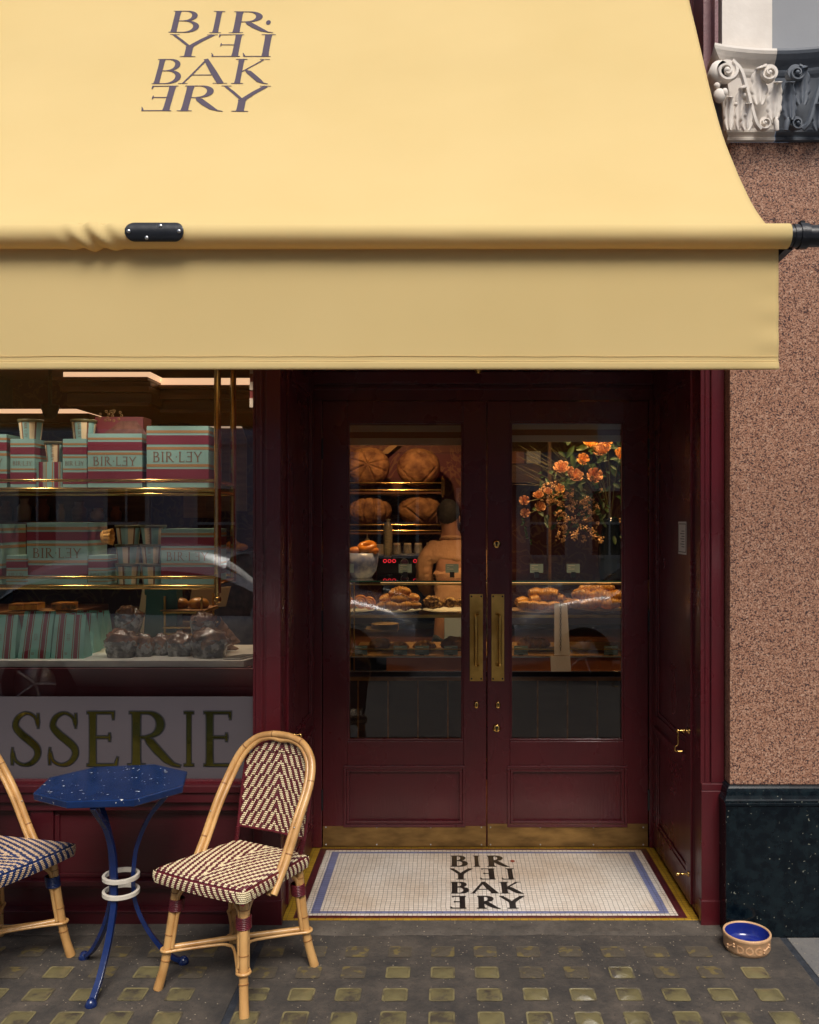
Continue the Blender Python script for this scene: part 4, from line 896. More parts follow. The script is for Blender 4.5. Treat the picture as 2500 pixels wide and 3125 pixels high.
    def SK(s_, v):
        p = at(s_); q = at(s_ + .003); tg = (q - p).normalized(); n = Vector((-tg.y, tg.x)); 
        if n.dot(p) < 0: n = -n
        k = (p.y - y0) / (y1 - y0); z = .449 - .020 * k - v * HS; bulge = .006 * math.sin(math.pi * min(1, max(0, v * .8 + .2)))
        return Vector((p.x + n.x * bulge, p.y + n.y * bulge - .012 * (1 - (p.x / fw) ** 2) * max(0, 1 - k) ** 3, z)), Vector((n.x, n.y, .0)).normalized()
    m = MB(); m.grid(lambda u, v: SK(u * tot, v * 1.0)[0], 160, 6, 0, cu=True)
    n = int(tot / .0068)
    for j in range(6):
        v = (j + .5) / 6
        for i in range(n):
            s_ = (i + .5 * (j % 2)) * tot / n; p, nn = SK(s_, v); corner = p.y < y0 + .03 and abs(p.x) > fw - .018
            m_ = 1 if (corner or ((((abs(p.x) if p.y < y0 + .03 else p.y) - v * HS * .5) / .027) % 1 < .52)) else 0
            pill(m, SK, s_, v, .0074, 1 / 6.2, .0022, m_)
    m.build('seat_edge', [dark, light], **K)
    m = MB(); m.box(-.16, .16, -.165, .165, .40, .42); m.build('seat_rail', RATTAN, bevel=.004, **K)
    # woven back panel in its own inner frame
    PW = .170
    def BP(x, z):
        y = .196 + (z - .48) * .185 + .016 * (1 - (x / PW) ** 2) * (1 if z < .8 else .8); return Vector((x, y - .004, z))
    def SB(x, z):
        p = BP(x, z); a = BP(x + .002, z) - p; b = BP(x, z + .002) - p; n = a.cross(b).normalized(); return p, (-n if n.y > 0 else n)
    ztop = lambda x: .700 + .148 * math.sqrt(max(0, 1 - (x / .186) ** 2)); zbot = .495
    m = MB()
    for dy in (0, .007): m.grid(lambda u, v: BP((u * 2 - 1) * PW, zbot + (ztop((u * 2 - 1) * PW) - zbot) * v) + Vector((0, dy, 0)), 24, 24, 0)
    rows = int((.85 - zbot) / .0078)
    for j in range(rows):
        z = zbot + (j + .5) * .0078
        for i in range(-22, 23):
            x = (i + (.5 if j % 2 else 0)) * .0078
            if abs(x) > PW - .003 or z > ztop(x) - .002: continue
            m_ = 1 if ((abs(x) / .0305 + z / .047) % 1) < .48 else 0
            pill(m, SB, x, z, .0086, .0072, .0020, m_)
    m.build('back_panel', [dark, light], **K)
    m = MB()
    for sx in (-1, 1):
        q = cat_rom([(sx * .160, .170, .425), (sx * .168, .192, .49), (sx * .1725, .218, .62), (sx * .1725, .245, .745), (sx * .160, .249, .80)], 6)
        m.tube(q, .0062, 8)
        for k in range(12):
            p = Vector(q[0]) + (Vector(q[6]) - Vector(q[0])) * (k / 11) ; m.tube([p - Vector((0, 0, .002)), p + Vector((0, 0, .002))], .0095, 10)
        a, b = Vector((sx * .172, .245, .775)), Vector((sx * .190, .222, .765))
        for k in range(6): p = a + (b - a) * k / 5; m.tube([p - Vector((.002, 0, 0)), p + Vector((.002, 0, 0))], .010, 10)
    m.tube([BP(-PW, zbot), BP(0, zbot - .001), BP(PW, zbot)], .005, 8)
    m.build('inner_frame', dark, **K)
    m = MB()
    for sx in (-1, 1):
        for p, n in (((sx * .207, -.02, .41), (sx, 0, 0)), ((sx * .2085, .09, .58), (sx, 0, 0))): m.ball(Vector(p) + Vector((0, -.0145, .004)), .0032, 8)
    m.build('screw', STEEL, **K)
    return t
make_chair('rattan bistro chair woven in wine red and cream, standing by the doorway', (-.812, Y(3.388), GZ + .0035), R(-27.5), WINE_W, CREAM_W, 'rattan bistro chairs', 1)
make_chair('rattan bistro chair woven in navy and beige, cut off by the left edge', (-1.800, Y(3.452), GZ + .0035), R(65), NAVY_W, TAN_W, 'rattan bistro chairs', 2)

# ================================================================ TABLE
tb = thing('bistro_table', 'small octagonal blue terrazzo table on three curved cobalt legs', 'table', (-1.271, Y(3.404), GZ))
TZ = GZ + .745
top = [(-1.547, 3.275), (-1.575, 3.47), (-1.455, 3.622), (-1.223, 3.66), (-1.057, 3.556), (-1.015, 3.363), (-1.144, 3.198), (-1.38, 3.176)]
m = MB(); n = 8; m.add([(x, Y(d), TZ) for x, d in top] + [(-1.3 + (x + 1.3) * .99, Y(3.41 + (d - 3.41) * .99), TZ - .028) for x, d in top], [tuple(range(8)), tuple(range(15, 7, -1))] + [(i, (i + 1) % 8, 8 + (i + 1) % 8, 8 + i) for i in range(8)])
m.build('table_top', TERR, tb, bevel=.004)
for fx, fd in ((-1.295, 3.186), (-1.464, 3.533), (-1.054, 3.494)):
    c = Vector((-1.271, Y(3.404), 0)); dr = Vector((fx, Y(fd), 0)) - c; rr = dr.length; dr.normalize()
    pr = [(.205, TZ - .03), (.165, TZ - .075), (.105, .60), (.062, .50), (.049, .42), (.047, .35), (.056, .27), (.095, .17), (.155, .075), (.200, .030), (rr, .012)]
    pts = cat_rom([c + dr * r_ + Vector((0, 0, z_ + (GZ if z_ < .65 else 0))) for r_, z_ in pr], 6)
    side = Vector((-dr.y, dr.x, 0)); m = MB(); m.sweep(pts, lambda i: [(-.0115, -.0065), (.0115, -.0065), (.0115, .0065), (-.0115, .0065)], sm=False, up=tuple(dr)) if False else None
    # rectangular bar: width across, thickness along the radial plane
    vs = []; 
    for i, p in enumerate(pts):
        a = pts[max(0, i - 1)]; b = pts[min(len(pts) - 1, i + 1)]; tg = (b - a).normalized(); nn = tg.cross(side).normalized()
        vs += [p + side * .0115 + nn * .008, p - side * .0115 + nn * .008, p - side * .0115 - nn * .008, p + side * .0115 - nn * .008]
    k = len(pts); m.add(vs, [(i * 4 + j, i * 4 + (j + 1) % 4, i * 4 + 4 + (j + 1) % 4, i * 4 + 4 + j) for i in range(k - 1) for j in range(4)] + [(0, 1, 2, 3), (4 * k - 1, 4 * k - 2, 4 * k - 3, 4 * k - 4)])
    lg = m.build('leg', BLUE_P, tb, bevel=.0015)
    m = MB(); m.lathe([(.021, 0), (.022, .006), (.017, .018), (.010, .026), (0, .028)], (fx, Y(fd), GZ + .0035), 16); m.build('foot', BLUE_P, lg)
for zc in (.385, .325):
    m = MB(); cc = (-1.268, Y(3.404), GZ + zc); m.lathe([(.058, -.008), (.068, -.008), (.069, -.007), (.069, .007), (.068, .008), (.058, .008), (.058, -.008)], cc, 40, sm=False); m.build('ring', WHITE_P, tb)

# ================================================================ DOG BOWL
bw = thing('dog_bowl', 'round buff stoneware dog bowl glazed blue inside, on the pavement by the pier', 'dog bowl', (1.217, Y(3.61), GZ))
c = (1.217, Y(3.615), GZ + .0005)
m = MB(); m.lathe([(0, .0), (.078, .0), (.086, .004), (.0925, .018), (.0925, .058), (.095, .061), (.0955, .071), (.093, .074), (.088, .073), (.0865, .069)], c, 48); b0 = m.build('bowl', CLAY, bw)
m = MB(); m.lathe([(.0868, .0695), (.084, .06), (.081, .03), (.072, .018), (.05, .015), (0, .015)], c, 48); m.build('glazed_inside', COBALT, bw)
def bowl_text():
    cu = bpy.data.curves.new('t', 'FONT'); cu.body = 'DOG'; cu.size = .043; cu.extrude = .0015; cu.offset = .0004; cu.align_x = 'CENTER'; cu.space_character = 1.1; cu.resolution_u = 3
    o = bpy.data.objects.new('t', cu); col.objects.link(o); dg = bpy.context.evaluated_depsgraph_get(); dg.update()
    me = bpy.data.meshes.new_from_object(o.evaluated_get(dg)); bpy.data.objects.remove(o)
    for v in me.vertices:
        a = v.co.x / .094 - .22; r_ = .0925 + v.co.z; v.co = Vector((r_ * math.sin(a) + c[0], -r_ * math.cos(a) + c[1], v.co.y + .018 + c[2])) - WL[bw.name]
    me.materials.clear(); me.materials.append(CLAY); o = bpy.data.objects.new('raised_lettering', me); col.objects.link(o); o.parent = bw; WL[o.name] = WL[bw.name]
    for a0 in (-1.06, .62):          # raised bone shapes either side of the word
        m = MB()
        def q(u, v, r_=.0935): a = a0 + u / .094; return (c[0] + r_ * math.sin(a), c[1] - r_ * math.cos(a), c[2] + .036 + v)
        m.tube([q(-.014, -.006), q(.014, .006)], .0032, 8)
        for s_ in (-1, 1):
            for e in (-1, 1): m.ball(q(s_ * .016, s_ * .007 + e * .005), .005, 8)
        m.build('raised_bone', CLAY, bw)
bowl_text()

# ================================================================ SHOP INTERIOR (setting)
m = MB(); m.box(-4.2, 2.6, .11, 5.2, -.04, -.004); struct(m.build('shop_floor', WOOD))
m = MB(); m.box(-4.2, 2.6, 4.65, 4.8, 0, 3.3); struct(m.build('shop_back_wall', WALLP))
m = MB(); m.box(-4.3, -4.2, .1, 4.8, 0, 3.3); struct(m.build('shop_left_wall', WALLD)); m = MB(); m.box(2.6, 2.7, .1, 4.8, 0, 3.3); struct(m.build('shop_right_wall', WALLD))
m = MB(); m.box(-4.2, 2.6, .5, 4.65, 3.08, 3.2); m.box(-4.2, 2.6, .165, .5, 2.95, 3.2); m.box(1.2, 2.6, .11, .165, 0, 3.2); struct(m.build('shop_ceiling', pmat('tan_ceiling', (.20, .10, .05), rough=.7)))
# dropped cornice with hidden cove light, in front of the display
co = thing('cornice', 'layered brown wooden cornice with glowing cove above the window display', 'cornice', (-1, 1.9, 2.5))
dC = 5.7
m = MB(); xk = X(475, dC); xa = X(190, dC)
for k, (py0, py1, out) in enumerate(((1161, 1172, .0), (1172, 1186, .05), (1187, 1204, .02), (1204, 1234, .08), (1235, 1247, .03))):
    z1, z0 = Z(py0, dC), Z(py1, dC)
    m.box(xa + k * .02, xk, Y(dC) + out - .15, Y(dC) + .9, z0 + .0004, z1); m.box(xk + .0005, -.95, Y(dC) + out + .05, Y(dC) + .9, z0 + .0004 - .02, z1 - .02)
m.build('moulding', WOOD_M, co, bevel=.004)
m = MB(); m.box(xa + .05, xk, Y(dC) - .10, Y(dC) + .5, Z(1158, dC), Z(1143, dC)); m.box(xk + .001, -.97, Y(dC) + .1, Y(dC) + .5, Z(1166, dC), Z(1146, dC)); m.build('cove_light', GLOW, co)
co = thing('cornice', 'lit brown cornice running off the left edge at the back of the shop', 'cornice', (-2.5, 3.3, 2.5)); dC = 7.3
m = MB(); m.box(-4.15, X(272, dC), Y(dC), Y(dC) + .5, Z(1290, dC), Z(1261, dC)); m.box(-4.15, X(262, dC), Y(dC) + .04, Y(dC) + .5, Z(1300, dC), Z(1290.5, dC)); m.build('moulding', WOOD_M, co, bevel=.004)
m = MB(); m.box(-4.15, X(268, dC), Y(dC) + .02, Y(dC) + .3, Z(1259, dC), Z(1247, dC)); m.build('cove_light', GLOW, co)
# security camera
m = MB(); c = (X(153, 6.0), Y(6.0), 0); m.lathe([(0, Z(1278, 6)), (.03, Z(1277, 6)), (.045, Z(1266, 6)), (.052, Z(1254, 6)), (.056, Z(1250, 6)), (.06, Z(1236, 6)), (.012, Z(1235, 6)), (.012, 3.07)], (c[0], c[1], 0), 20)
tag(m.build('security_camera', DARKM), 'dark dome security camera hanging below the lit ceiling', 'camera')

# striped blinds behind the glass
def blind(x0, x1, d, rows, label):
    t = thing('striped_blind', label, 'blind', ((x0 + x1) / 2, Y(d), Z(rows[-1][1], d)))
    m = MB()
    for k, (a, b, mi) in enumerate(rows): m.box(x0, x1, Y(d) + (.004 if mi else 0), Y(d) + .02, Z(b, d), Z(a, d) - .0005, mi)
    m.build('fabric', [pmat('cream_blind', (.40, .33, .27), rough=.9), pmat('red_blind', (.12, .015, .015), rough=.9)], t)
blind(X(1050, 4.86), X(1428, 4.86), 4.86, ((1270, 1298, 1), (1298, 1318, 0), (1318, 1337, 1), (1337, 1358, 0)), 'red and cream striped blind folded at the top of the left door')
blind(X(1548, 4.86), X(1912, 4.86), 4.86, ((1265, 1293, 0), (1293.5, 1310, 0), (1310, 1328, 1), (1328, 1348, 0)), 'red and cream striped blind folded at the top of the right door')
blind(X(762, 4.1), X(782, 4.1), 4.1, ((1100, 1140, 0), (1140, 1165, 1), (1165, 1190, 0), (1190, 1215, 1), (1215, 1243, 0)), 'edge of a striped blind hanging beside the window post')

# marble display sill
sill = MB(); zt_ = Z(2016, 3.95); zb_ = Z(2036, 3.95)
pts = [(-2.7, .12), (X(745, 3.95), .12), (X(778, 4.02), .21), (X(778, 4.02), .62), (-2.7, .62)]
sill.add([(x, y, zb_) for x, y in pts] + [(x, y, zt_) for x, y in pts], [tuple(range(4, -1, -1)), tuple(range(5, 10))] + [(i, (i + 1) % 5, 5 + (i + 1) % 5, 5 + i) for i in range(5)])
sl_ = thing('display_counter', 'white veined marble window sill carrying the bags and loaves', 'counter', (-1.6, .3, 0)); sill.build('marble_top', MARBLE, sl_, bevel=.002)
m = MB(); m.box(-2.7, X(770, 4.0), .13, .60, 0, zb_ - .001); m.build('cabinet', PAINT_IN, sl_)

# brass display rack
rk = thing('display_rack', 'polished brass display rack with two glass shelves in the window', 'rack', (-1.7, .5, 1.1))
dF, dB = 4.16, 4.48
def post_(px, d, py0, py1, r_, nodes, ball=True):
    m = MB(); x, y = X(px, d), Y(d); m.tube([(x, y, Z(py1, d)), (x, y, Z(py0, d))], r_, 14)
    for q in nodes:
        for k in (-5, 0, 5): m.tube([(x, y, Z(q + k + 1.5, d)), (x, y, Z(q + k - 1.5, d))], r_ * 1.12, 14)
    if ball: m.ball((x, y, Z(py1 + 20, d)), r_ * 1.15, 14); m.tube([(x, y, Z(py1 + 12, d)), (x, y, Z(py1, d))], r_ * .6, 10)
    m.build('post', BRASS_P, rk)
post_(664, dF, 1000, 1810, .0165, (1267, 1631)); post_(712, dB, 1000, 1775, .0150, (1292, 1630), False)
for px in (-560,): post_(px, dF, 1000, 1810, .0165, (1267, 1631)); 
def rail(py, d, px0, px1, r_, nodes):
    m = MB(); m.tube([(X(px0, d), Y(d), Z(py, d)), (X(px1, d), Y(d), Z(py, d))], r_, 12)
    for q in nodes:
        for k in (-5, 0, 5): m.tube([(X(q + k - 1.5, d), Y(d), Z(py, d)), (X(q + k + 1.5, d), Y(d), Z(py, d))], r_ * 1.18, 12)
    m.build('rail', BRASS_P, rk)
rail(1466, dF, -560, 655, .0068, (336,)); rail(1494, dF, -560, 655, .0105, (156, 505)); rail(1762, dF, -560, 655, .0072, (336,)); rail(1791, dF, -560, 655, .0115, (152, 507))
rail(1509, dB, -400, 712, .0068, (238, 565)); rail(1755, dB, -400, 712, .0068, ())
for py in (1472, 1502, 1780):
    m = MB(); m.tube([(X(664, dF), Y(dF), Z(py, dF)), (X(712, dB), Y(dB), Z(py, dF))], .010, 12); m.build('side_rail', BRASS_P, rk)
S1, S2 = Z(1487, dF + .04), Z(1783, dF + .04)
for z_ in (S1, S2):
    m = MB(); m.box(X(-560, dF), X(655, dF), Y(dF) + .02, Y(dF) + .36, z_ - .009, z_ - .001); m.build('glass_shelf', GLASS2, rk)

# striped boxes
def sbox(px0, px1, pyt, d, z0, dep, label, bands, txt, vert=False, side_r=True):
    x0, x1 = X(px0, d), X(px1, d); z1 = Z(pyt, d); y0 = Y(d); t = thing('gift_box', label, 'box', ((x0 + x1) / 2, y0 + dep / 2, z0), group='striped bakery boxes')
    m = MB(); m.box(x0, x1, y0, y0 + dep, z0, z1); m.build('carton', MINT, t)
    m = MB(); hgt = z1 - z0; e = .0009; wd = x1 - x0
    if not vert:
        for a, b, mi in bands: m.box(x0 - e, x1 + e, y0 - e, y0 + dep + e, z0 + hgt * (1 - b), z0 + hgt * (1 - a), mi)
    else:
        for a, b, mi in bands: m.box(x0 + wd * a, x0 + wd * b, y0 - e, y0 + dep, z0, z1 + e, mi)
    m.build('stripes', [CRIM, GOLDC], t)
    if txt:
        m = MB(); a, b = txt; word(m, 'BIR·LƎY', x0 + wd * .1, x1 - wd * .1, z0 + hgt * (1 - b), z0 + hgt * (1 - a), lambda u, v, l: Vector((u, y0 - .0012 - l * .00015, v)), T=.10, t=.05); m.build('box_lettering', BROWN_INK, t)
    return t
HB = [(.065, .11, 1), (.15, .31, 0), (.355, .405, 1), (.66, .70, 1), (.74, .92, 0)]
dT = dF + .06
sbox(-100, 20, 1325, dT, S1, .24, 'mint and crimson striped box cut by the left edge on the upper rack shelf', HB, (.46, .60))
sbox(32, 105, 1339, dT, S1, .16, 'small striped box under the first striped tub on the upper shelf', [(.09, .13, 1), (.17, .32, 0), (.36, .395, 1), (.61, .64, 1), (.69, .93, 0)], (.46, .55))
sbox(108, 190, 1410, dT + .02, S1, .16, 'low box with upright stripes carrying the middle tub', [(.13, .28, 0), (.31, .335, 1), (.38, .42, 1), (.62, .66, 1), (.70, .86, 0), (.89, .93, 1)], None, True)
sbox(192, 264, 1339, dT, S1, .16, 'small striped box under the second striped tub on the upper shelf', [(.09, .13, 1), (.17, .32, 0), (.36, .395, 1), (.61, .64, 1), (.69, .93, 0)], (.46, .55))
sbox(268, 433, 1323, dT, S1, .22, 'wide striped box in the middle of the upper shelf', [(.075, .115, 1), (.155, .315, 0), (.35, .395, 1), (.62, .665, 1), (.70, .92, 0)], (.43, .595))
sbox(448, 636, 1300, dT, S1, .24, 'largest striped box at the right end of the upper shelf', [(.07, .115, 1), (.15, .30, 0), (.34, .385, 1), (.62, .665, 1), (.70, .92, 0)], (.42, .585))
sbox(-120, 5, 1600, dT, S2, .24, 'striped box just inside the left edge on the lower rack shelf', HB, None)
SB_ = [(.12, .165, 1), (.21, .43, 0), (.49, .53, 1), (.88, .915, 1)]
sbox(20, 79, 1695, dT - .02, S2, .12, 'tiny striped box on the lower shelf left of the big box', SB_, (.61, .80))
sbox(82, 267, 1595, dT, S2, .24, 'big striped box on the lower shelf between two tiny boxes', [(.07, .12, 1), (.15, .29, 0), (.34, .38, 1), (.615, .66, 1), (.695, .855, 0)], (.415, .575))
sbox(270, 328, 1695, dT - .02, S2, .12, 'tiny striped box on the lower shelf beside the stacked tubs', SB_, (.61, .80))
sbox(492, 652, 1614, dT, S2, .24, 'striped box against the brass post on the lower shelf', [(.075, .12, 1), (.15, .31, 0), (.345, .385, 1), (.62, .66, 1), (.69, .845, 0)], (.42, .58))
def plainbox(px0, px1, py0, d, z0, label):
    x0, x1 = X(px0, d), X(px1, d); z1 = Z(py0, d); m = MB(); m.box(x0, x1, Y(d), Y(d) + .12, z0, z1)
    t = thing('picture_box', label, 'box', ((x0 + x1) / 2, Y(d), z0)); m.build('carton', PAINT_IN, t)
    m = MB(); cx_, cz = x0 + (x1 - x0) * .45, z0 + (z1 - z0) * .62
    m.poly([(cx_ - .10, Y(d) - .001, cz - .07), (cx_ + .02, Y(d) - .001, cz + .02), (cx_ + .10, Y(d) - .001, cz + .02), (cx_ + .17, Y(d) - .001, cz - .07)]); m.build('painted_panel', pmat('dusky_rose', (.20, .07, .05), (.1, .03, .02), nscale=30), t)
    m = MB(); rnd = random.Random(3)
    for k in range(16):
        a = k * .7; m.lathe([(.004, -.001), (.007, -.001), (.007, .0), (.004, .0)], (cx_ - .02 + .05 * math.cos(a) * (k / 10), Y(d) - .0012, cz + .045 + .025 * math.sin(a)), 8, axis='y')
    m.build('gilt_flowers', GOLDC, t)
plainbox(290, 437, 1272, dT + .16, Z(1325, dT + .16) - .02, 'dark red picture box standing behind the wide striped box')
# striped tubs
def tub(px, pw, py0, py1, d, label, txt, flip=False, rot=0):
    x, w_ = X(px, d), pw * d / F; z0, z1 = Z(py1, d), Z(py0, d); c = (x, Y(d) + w_ / 2, z0); hgt = z1 - z0; lid = hgt * .15; ra, rb = w_ / 2, w_ / 2 * .80
    t = thing('striped_tub', label, 'tub', (x, Y(d) + w_ / 2, z0), group='striped paper tubs')
    m = MB(); n = 40
    def fn(u, v): a = 2 * math.pi * u; r_ = rb + (ra * .96 - rb) * v; return Vector((c[0] + r_ * math.cos(a), c[1] + r_ * math.sin(a), z0 + (hgt - lid) * v))
    vs = [fn(i / n, v) for i in range(n) for v in (0, 1)]; seq = [1, 2, 0, 2, 1, 3, 2, 0, 1, 1]
    for i in range(n): j = (i + 1) % n; m.add([vs[2 * i], vs[2 * j], vs[2 * j + 1], vs[2 * i + 1]], [(0, 1, 2, 3)], (0, 0, 0, 2, 1, 1, 1, 1)[(i + rot) % 8], True)
    m.build('cup', [CREAMC, MINT, BROWN_INK], t, recalc=False)
    m = MB(); m.lathe([(0, hgt - .001), (ra * 1.04, hgt - .001), (ra * 1.06, hgt - .004), (ra * 1.04, hgt - lid), (ra * .97, hgt - lid)], c, 30); m.build('lid', pmat('olive_lid', (.09, .075, .03), rough=.4) if 'olive_lid' not in MATS else MATS['olive_lid'], t)
    if txt:
        m = MB(); L0 = z0 + (hgt - lid) * .93; L1 = z0 + (hgt - lid) * .07
        def fm(u, v, l):      # u runs down the cup, v across
            zz = L0 + (L1 - L0) * u; r_ = rb + (ra * .96 - rb) * ((zz - z0) / (hgt - lid)) + .0012 + l * .0001; return Vector((x - .001 + v, c[1] - math.sqrt(max(0, r_ * r_ - v * v)), zz))
        word(m, txt, 0, 1, -.0075, .0075, fm, T=.12, t=.06); m.build('cup_lettering', BROWN_INK, t)
    return t
zs1 = 1339
tub(77, 72, 1277, 1338, dT + .02, 'striped tub on the small box nearest the left edge', 'BIR·LƎY', rot=0)
tub(241, 74, 1277, 1338, dT + .02, 'striped tub on the small box left of the wide box', 'BAKƎRY', rot=1)
tub(158, 70, 1345, 1409, dT + .02, 'striped tub on the low box with upright stripes', 'BAKƎRY', rot=2)
for cx_, nm, tx in ((378, 'left', (None, None, 'BAKƎRY')), (455, 'right', ('BIR·LƎY', 'BIR·LƎY', None))):
    for k, (a, b, pos) in enumerate(((1602, 1661, 'top'), (1661, 1720, 'middle'), (1720, 1783, 'bottom'))):
        tub(cx_, 76, a, b, dT + .015, f'{pos} striped tub of the {nm} stack on the lower shelf', tx[k], rot=k * 3 + (0 if nm == 'left' else 5))
m = MB(); d = dT; c = Vector((X(328, d), Y(d) + .0, Z(1638, d)))
m.grid(lambda u, v: c + Vector(((v - .5) * .045, -(.03 + .004 * math.sin(u * 60)) * math.cos(2 * math.pi * u) * (.7 + .4 * v), (.036 + .003 * math.sin(u * 47)) * math.sin(2 * math.pi * u) * (.8 + .3 * v))), 60, 6, cu=True)
m.ball(c + Vector((-.018, 0, 0)), .033, 16, sc=(.35, .9, 1.05), ns=.3, nf=5)
tag(m.build('shredded_paper', pmat('straw', (.85, .48, .12), (.6, .28, .05), rough=.6, nscale=40, stretch=(1, 1, .2))), 'golden tuft of shredded straw beside the stacked tubs', 'straw')

# paper bags on the sill
zS = zt_ + .0005
def bag(px0, px1, d, pyt, label, dep=.10, skew=.0, emblem=True):
    x0, x1 = X(px0, d), X(px1, d); y0 = Y(d); z1 = Z(pyt, d); wd = x1 - x0; hgt = z1 - zS; t = thing('paper_bag', label, 'paper bag', ((x0 + x1) / 2, y0 + dep / 2, zS), group='striped paper bags')
    def pt(u, v, back=0):     # front face with light creasing, tapering to a thin top
        x = x0 + wd * (u + (0 if u == 0 else 0)) + skew * v * wd; yy = y0 + dep * .42 * v ** 1.2; x = x0 + wd * (.5 + (u - .5) * (1 - .06 * v)) + skew * v * wd
        if back: yy = y0 + dep - dep * .54 * v ** 1.2
        yy += .0025 * noise.noise(Vector((x * 14, v * 5, back)))
        return Vector((x, yy, zS + hgt * v))
    st = [(0, .13, 0), (.13, .165, 2), (.165, .185, 0), (.185, .315, 1), (.315, .335, 0), (.335, .37, 2), (.37, .62, 0), (.62, .655, 2), (.655, .675, 0), (.675, .805, 1), (.805, .825, 0), (.825, .86, 2), (.86, 1, 0)]
    m = MB()
    for a, b, mi in st: m.grid(lambda u, v: pt(a + (b - a) * u, v), 2, 12, mi)
    m.grid(lambda u, v: pt(u, v, 1), 8, 12, 0)
    for s_ in (0, 1):       # side gusset folded inwards
        m.grid(lambda u, v: pt(s_, v) * (1 - u) + pt(s_, v, 1) * u + Vector(((.5 - s_) * .05 * math.sin(math.pi * u) * v, 0, 0)), 6, 12, 0)
    m.build('bag_body', [MINT_D, CRIM, BROWN_INK], t)
    if emblem:
        q = MB(); a0, a1 = .44, .56; vs_ = [(.56, .53), (.52, .49), (.48, .45), (.44, .41)]
        logo(q, a0, a1, [(b, a) for a, b in vs_], lambda u, v, l: pt(u, v) + Vector((0, -.0015 - l * .0001, 0)), T=.15, t=.08)
        for k in range(3): q.add([pt(.40 + .01 * k, .14 - k * .02) + Vector((0, -.0015, 0)), pt(.50, .14 - k * .02) + Vector((0, -.0015, 0)), pt(.50, .132 - k * .02) + Vector((0, -.0015, 0)), pt(.40 + .01 * k, .132 - k * .02) + Vector((0, -.0015, 0))], [(0, 1, 2, 3)])
        q.build('printed_emblem', BROWN_INK, t)
bag(-56, 45, 4.0, 1879, 'striped mint paper bag cut by the left edge of the photo')
bag(54, 152, 4.0, 1877, 'striped mint paper bag second from the left on the marble', skew=.04)
bag(155, 255, 4.0, 1879, 'striped mint paper bag third from the left on the marble', skew=-.01)
bag(186, 284, 4.16, 1874, 'striped mint paper bag standing just behind the third bag', emblem=False); bag(205, 305, 4.28, 1872, 'striped mint paper bag rising fourth in the row behind', emblem=False); bag(222, 325, 4.40, 1866, 'rearmost striped mint paper bag next to the wrapped loaves', emblem=False)
bag(60, 160, 4.30, 1868, 'striped mint paper bag hidden behind the second bag', emblem=False)

# loaves in film
def loaf(px, py, w_, hgt, d, label, kind=0, seed=0):
    x = X(px, d); z = Z(py, d); y = Y(d); t = thing('wrapped_loaf', label, 'loaf', (x, y, z), group='film wrapped loaves')
    m = MB()
    def body(u, v):
        a = 2 * math.pi * u; k = v; rx = w_ / 2 * (.78 + .22 * k) ; ry = w_ * .36 * (.8 + .2 * k); e = .55
        cx_ = math.copysign(abs(math.cos(a)) ** e, math.cos(a)); cy_ = math.copysign(abs(math.sin(a)) ** e, math.sin(a))
        j = 1 + .10 * noise.noise(Vector((a * 2, v * 4, seed))) + .07 * noise.noise(Vector((math.cos(a) * 7, math.sin(a) * 7, v * 9 + seed))); zz = z + hgt * .60 * v * (1 + .22 * noise.noise(Vector((math.cos(a) * 3.5, math.sin(a) * 3.5, seed))) * v); return Vector((x + rx * cx_ * j, y + ry * cy_ * j, zz))
    m.grid(body, 40, 10, cu=True); m.add([body(i / 40, 0) for i in range(40)], [tuple(range(40))]); m.build('film_wrap', FILM2, t)
    m = MB(); m.ball((x, y, z + hgt * .54), 1, 36, sc=(w_ * .50, w_ * .35, hgt * .36), ns=.30, nf=2.6, seed=seed * 3); m.build('crust', FILM, t)
    return t
loaf(372, 2012, .150, .15, 4.06, 'film wrapped dark loaf nearest the paper bags', seed=1); loaf(440, 2011, .092, .13, 4.08, 'film wrapped loaf in the middle of the marble, second in line', seed=2)
loaf(492, 2011, .085, .13, 4.12, 'film wrapped loaf third in line on the marble', seed=5); loaf(552, 2011, .13, .14, 4.10, 'film wrapped loaf fourth in line, below the bread tray', seed=3); loaf(640, 2011, .175, .16, 4.06, 'film wrapped loaf at the right end beside the notebook', seed=4)
loaf(393, 1934, .13, .15, 4.22, 'dark loaf stacked on top behind the first wrapped loaves', seed=6); loaf(620, 1942, .12, .13, 4.16, 'film wrapped loaf stacked on the right end of the pile', seed=7)
m = MB()
m.grid(lambda u, v: Vector((X(658 + 60 * u + 10 * math.sin(v * 9), 4.16), Y(4.16) + .05 * v + .004 * math.sin(u * 22), Z(1985 - 100 * v * (1 - u * .75), 4.16))), 16, 10)
tag(m.build('kraft_paper', pmat('kraft', (.26, .12, .05), (.18, .08, .035), rough=.8, nscale=14, bump=.5), solid=.001), 'crumpled sheet of brown paper leaning right of the loaves', 'paper')
m = MB(); zb = zS; m.box(-.04, .10, -.05, .05, 0, .010); 
b = MB(); x0, x1 = X(684, 3.99), X(765, 3.99); yv = Y(3.97)
b.poly([(x0, yv, zb), (X(738, 3.97), yv, zb), (x1, yv + .09, zb), (x0 + .075, yv + .09, zb)]); 
t = thing('notebook', 'dark notebook with white page edges on the corner of the marble', 'notebook', (x0, yv, zb))
q4 = [(x0, yv), (X(736, 3.97), yv), (x1, yv + .09), (x0 + .07, yv + .09)]
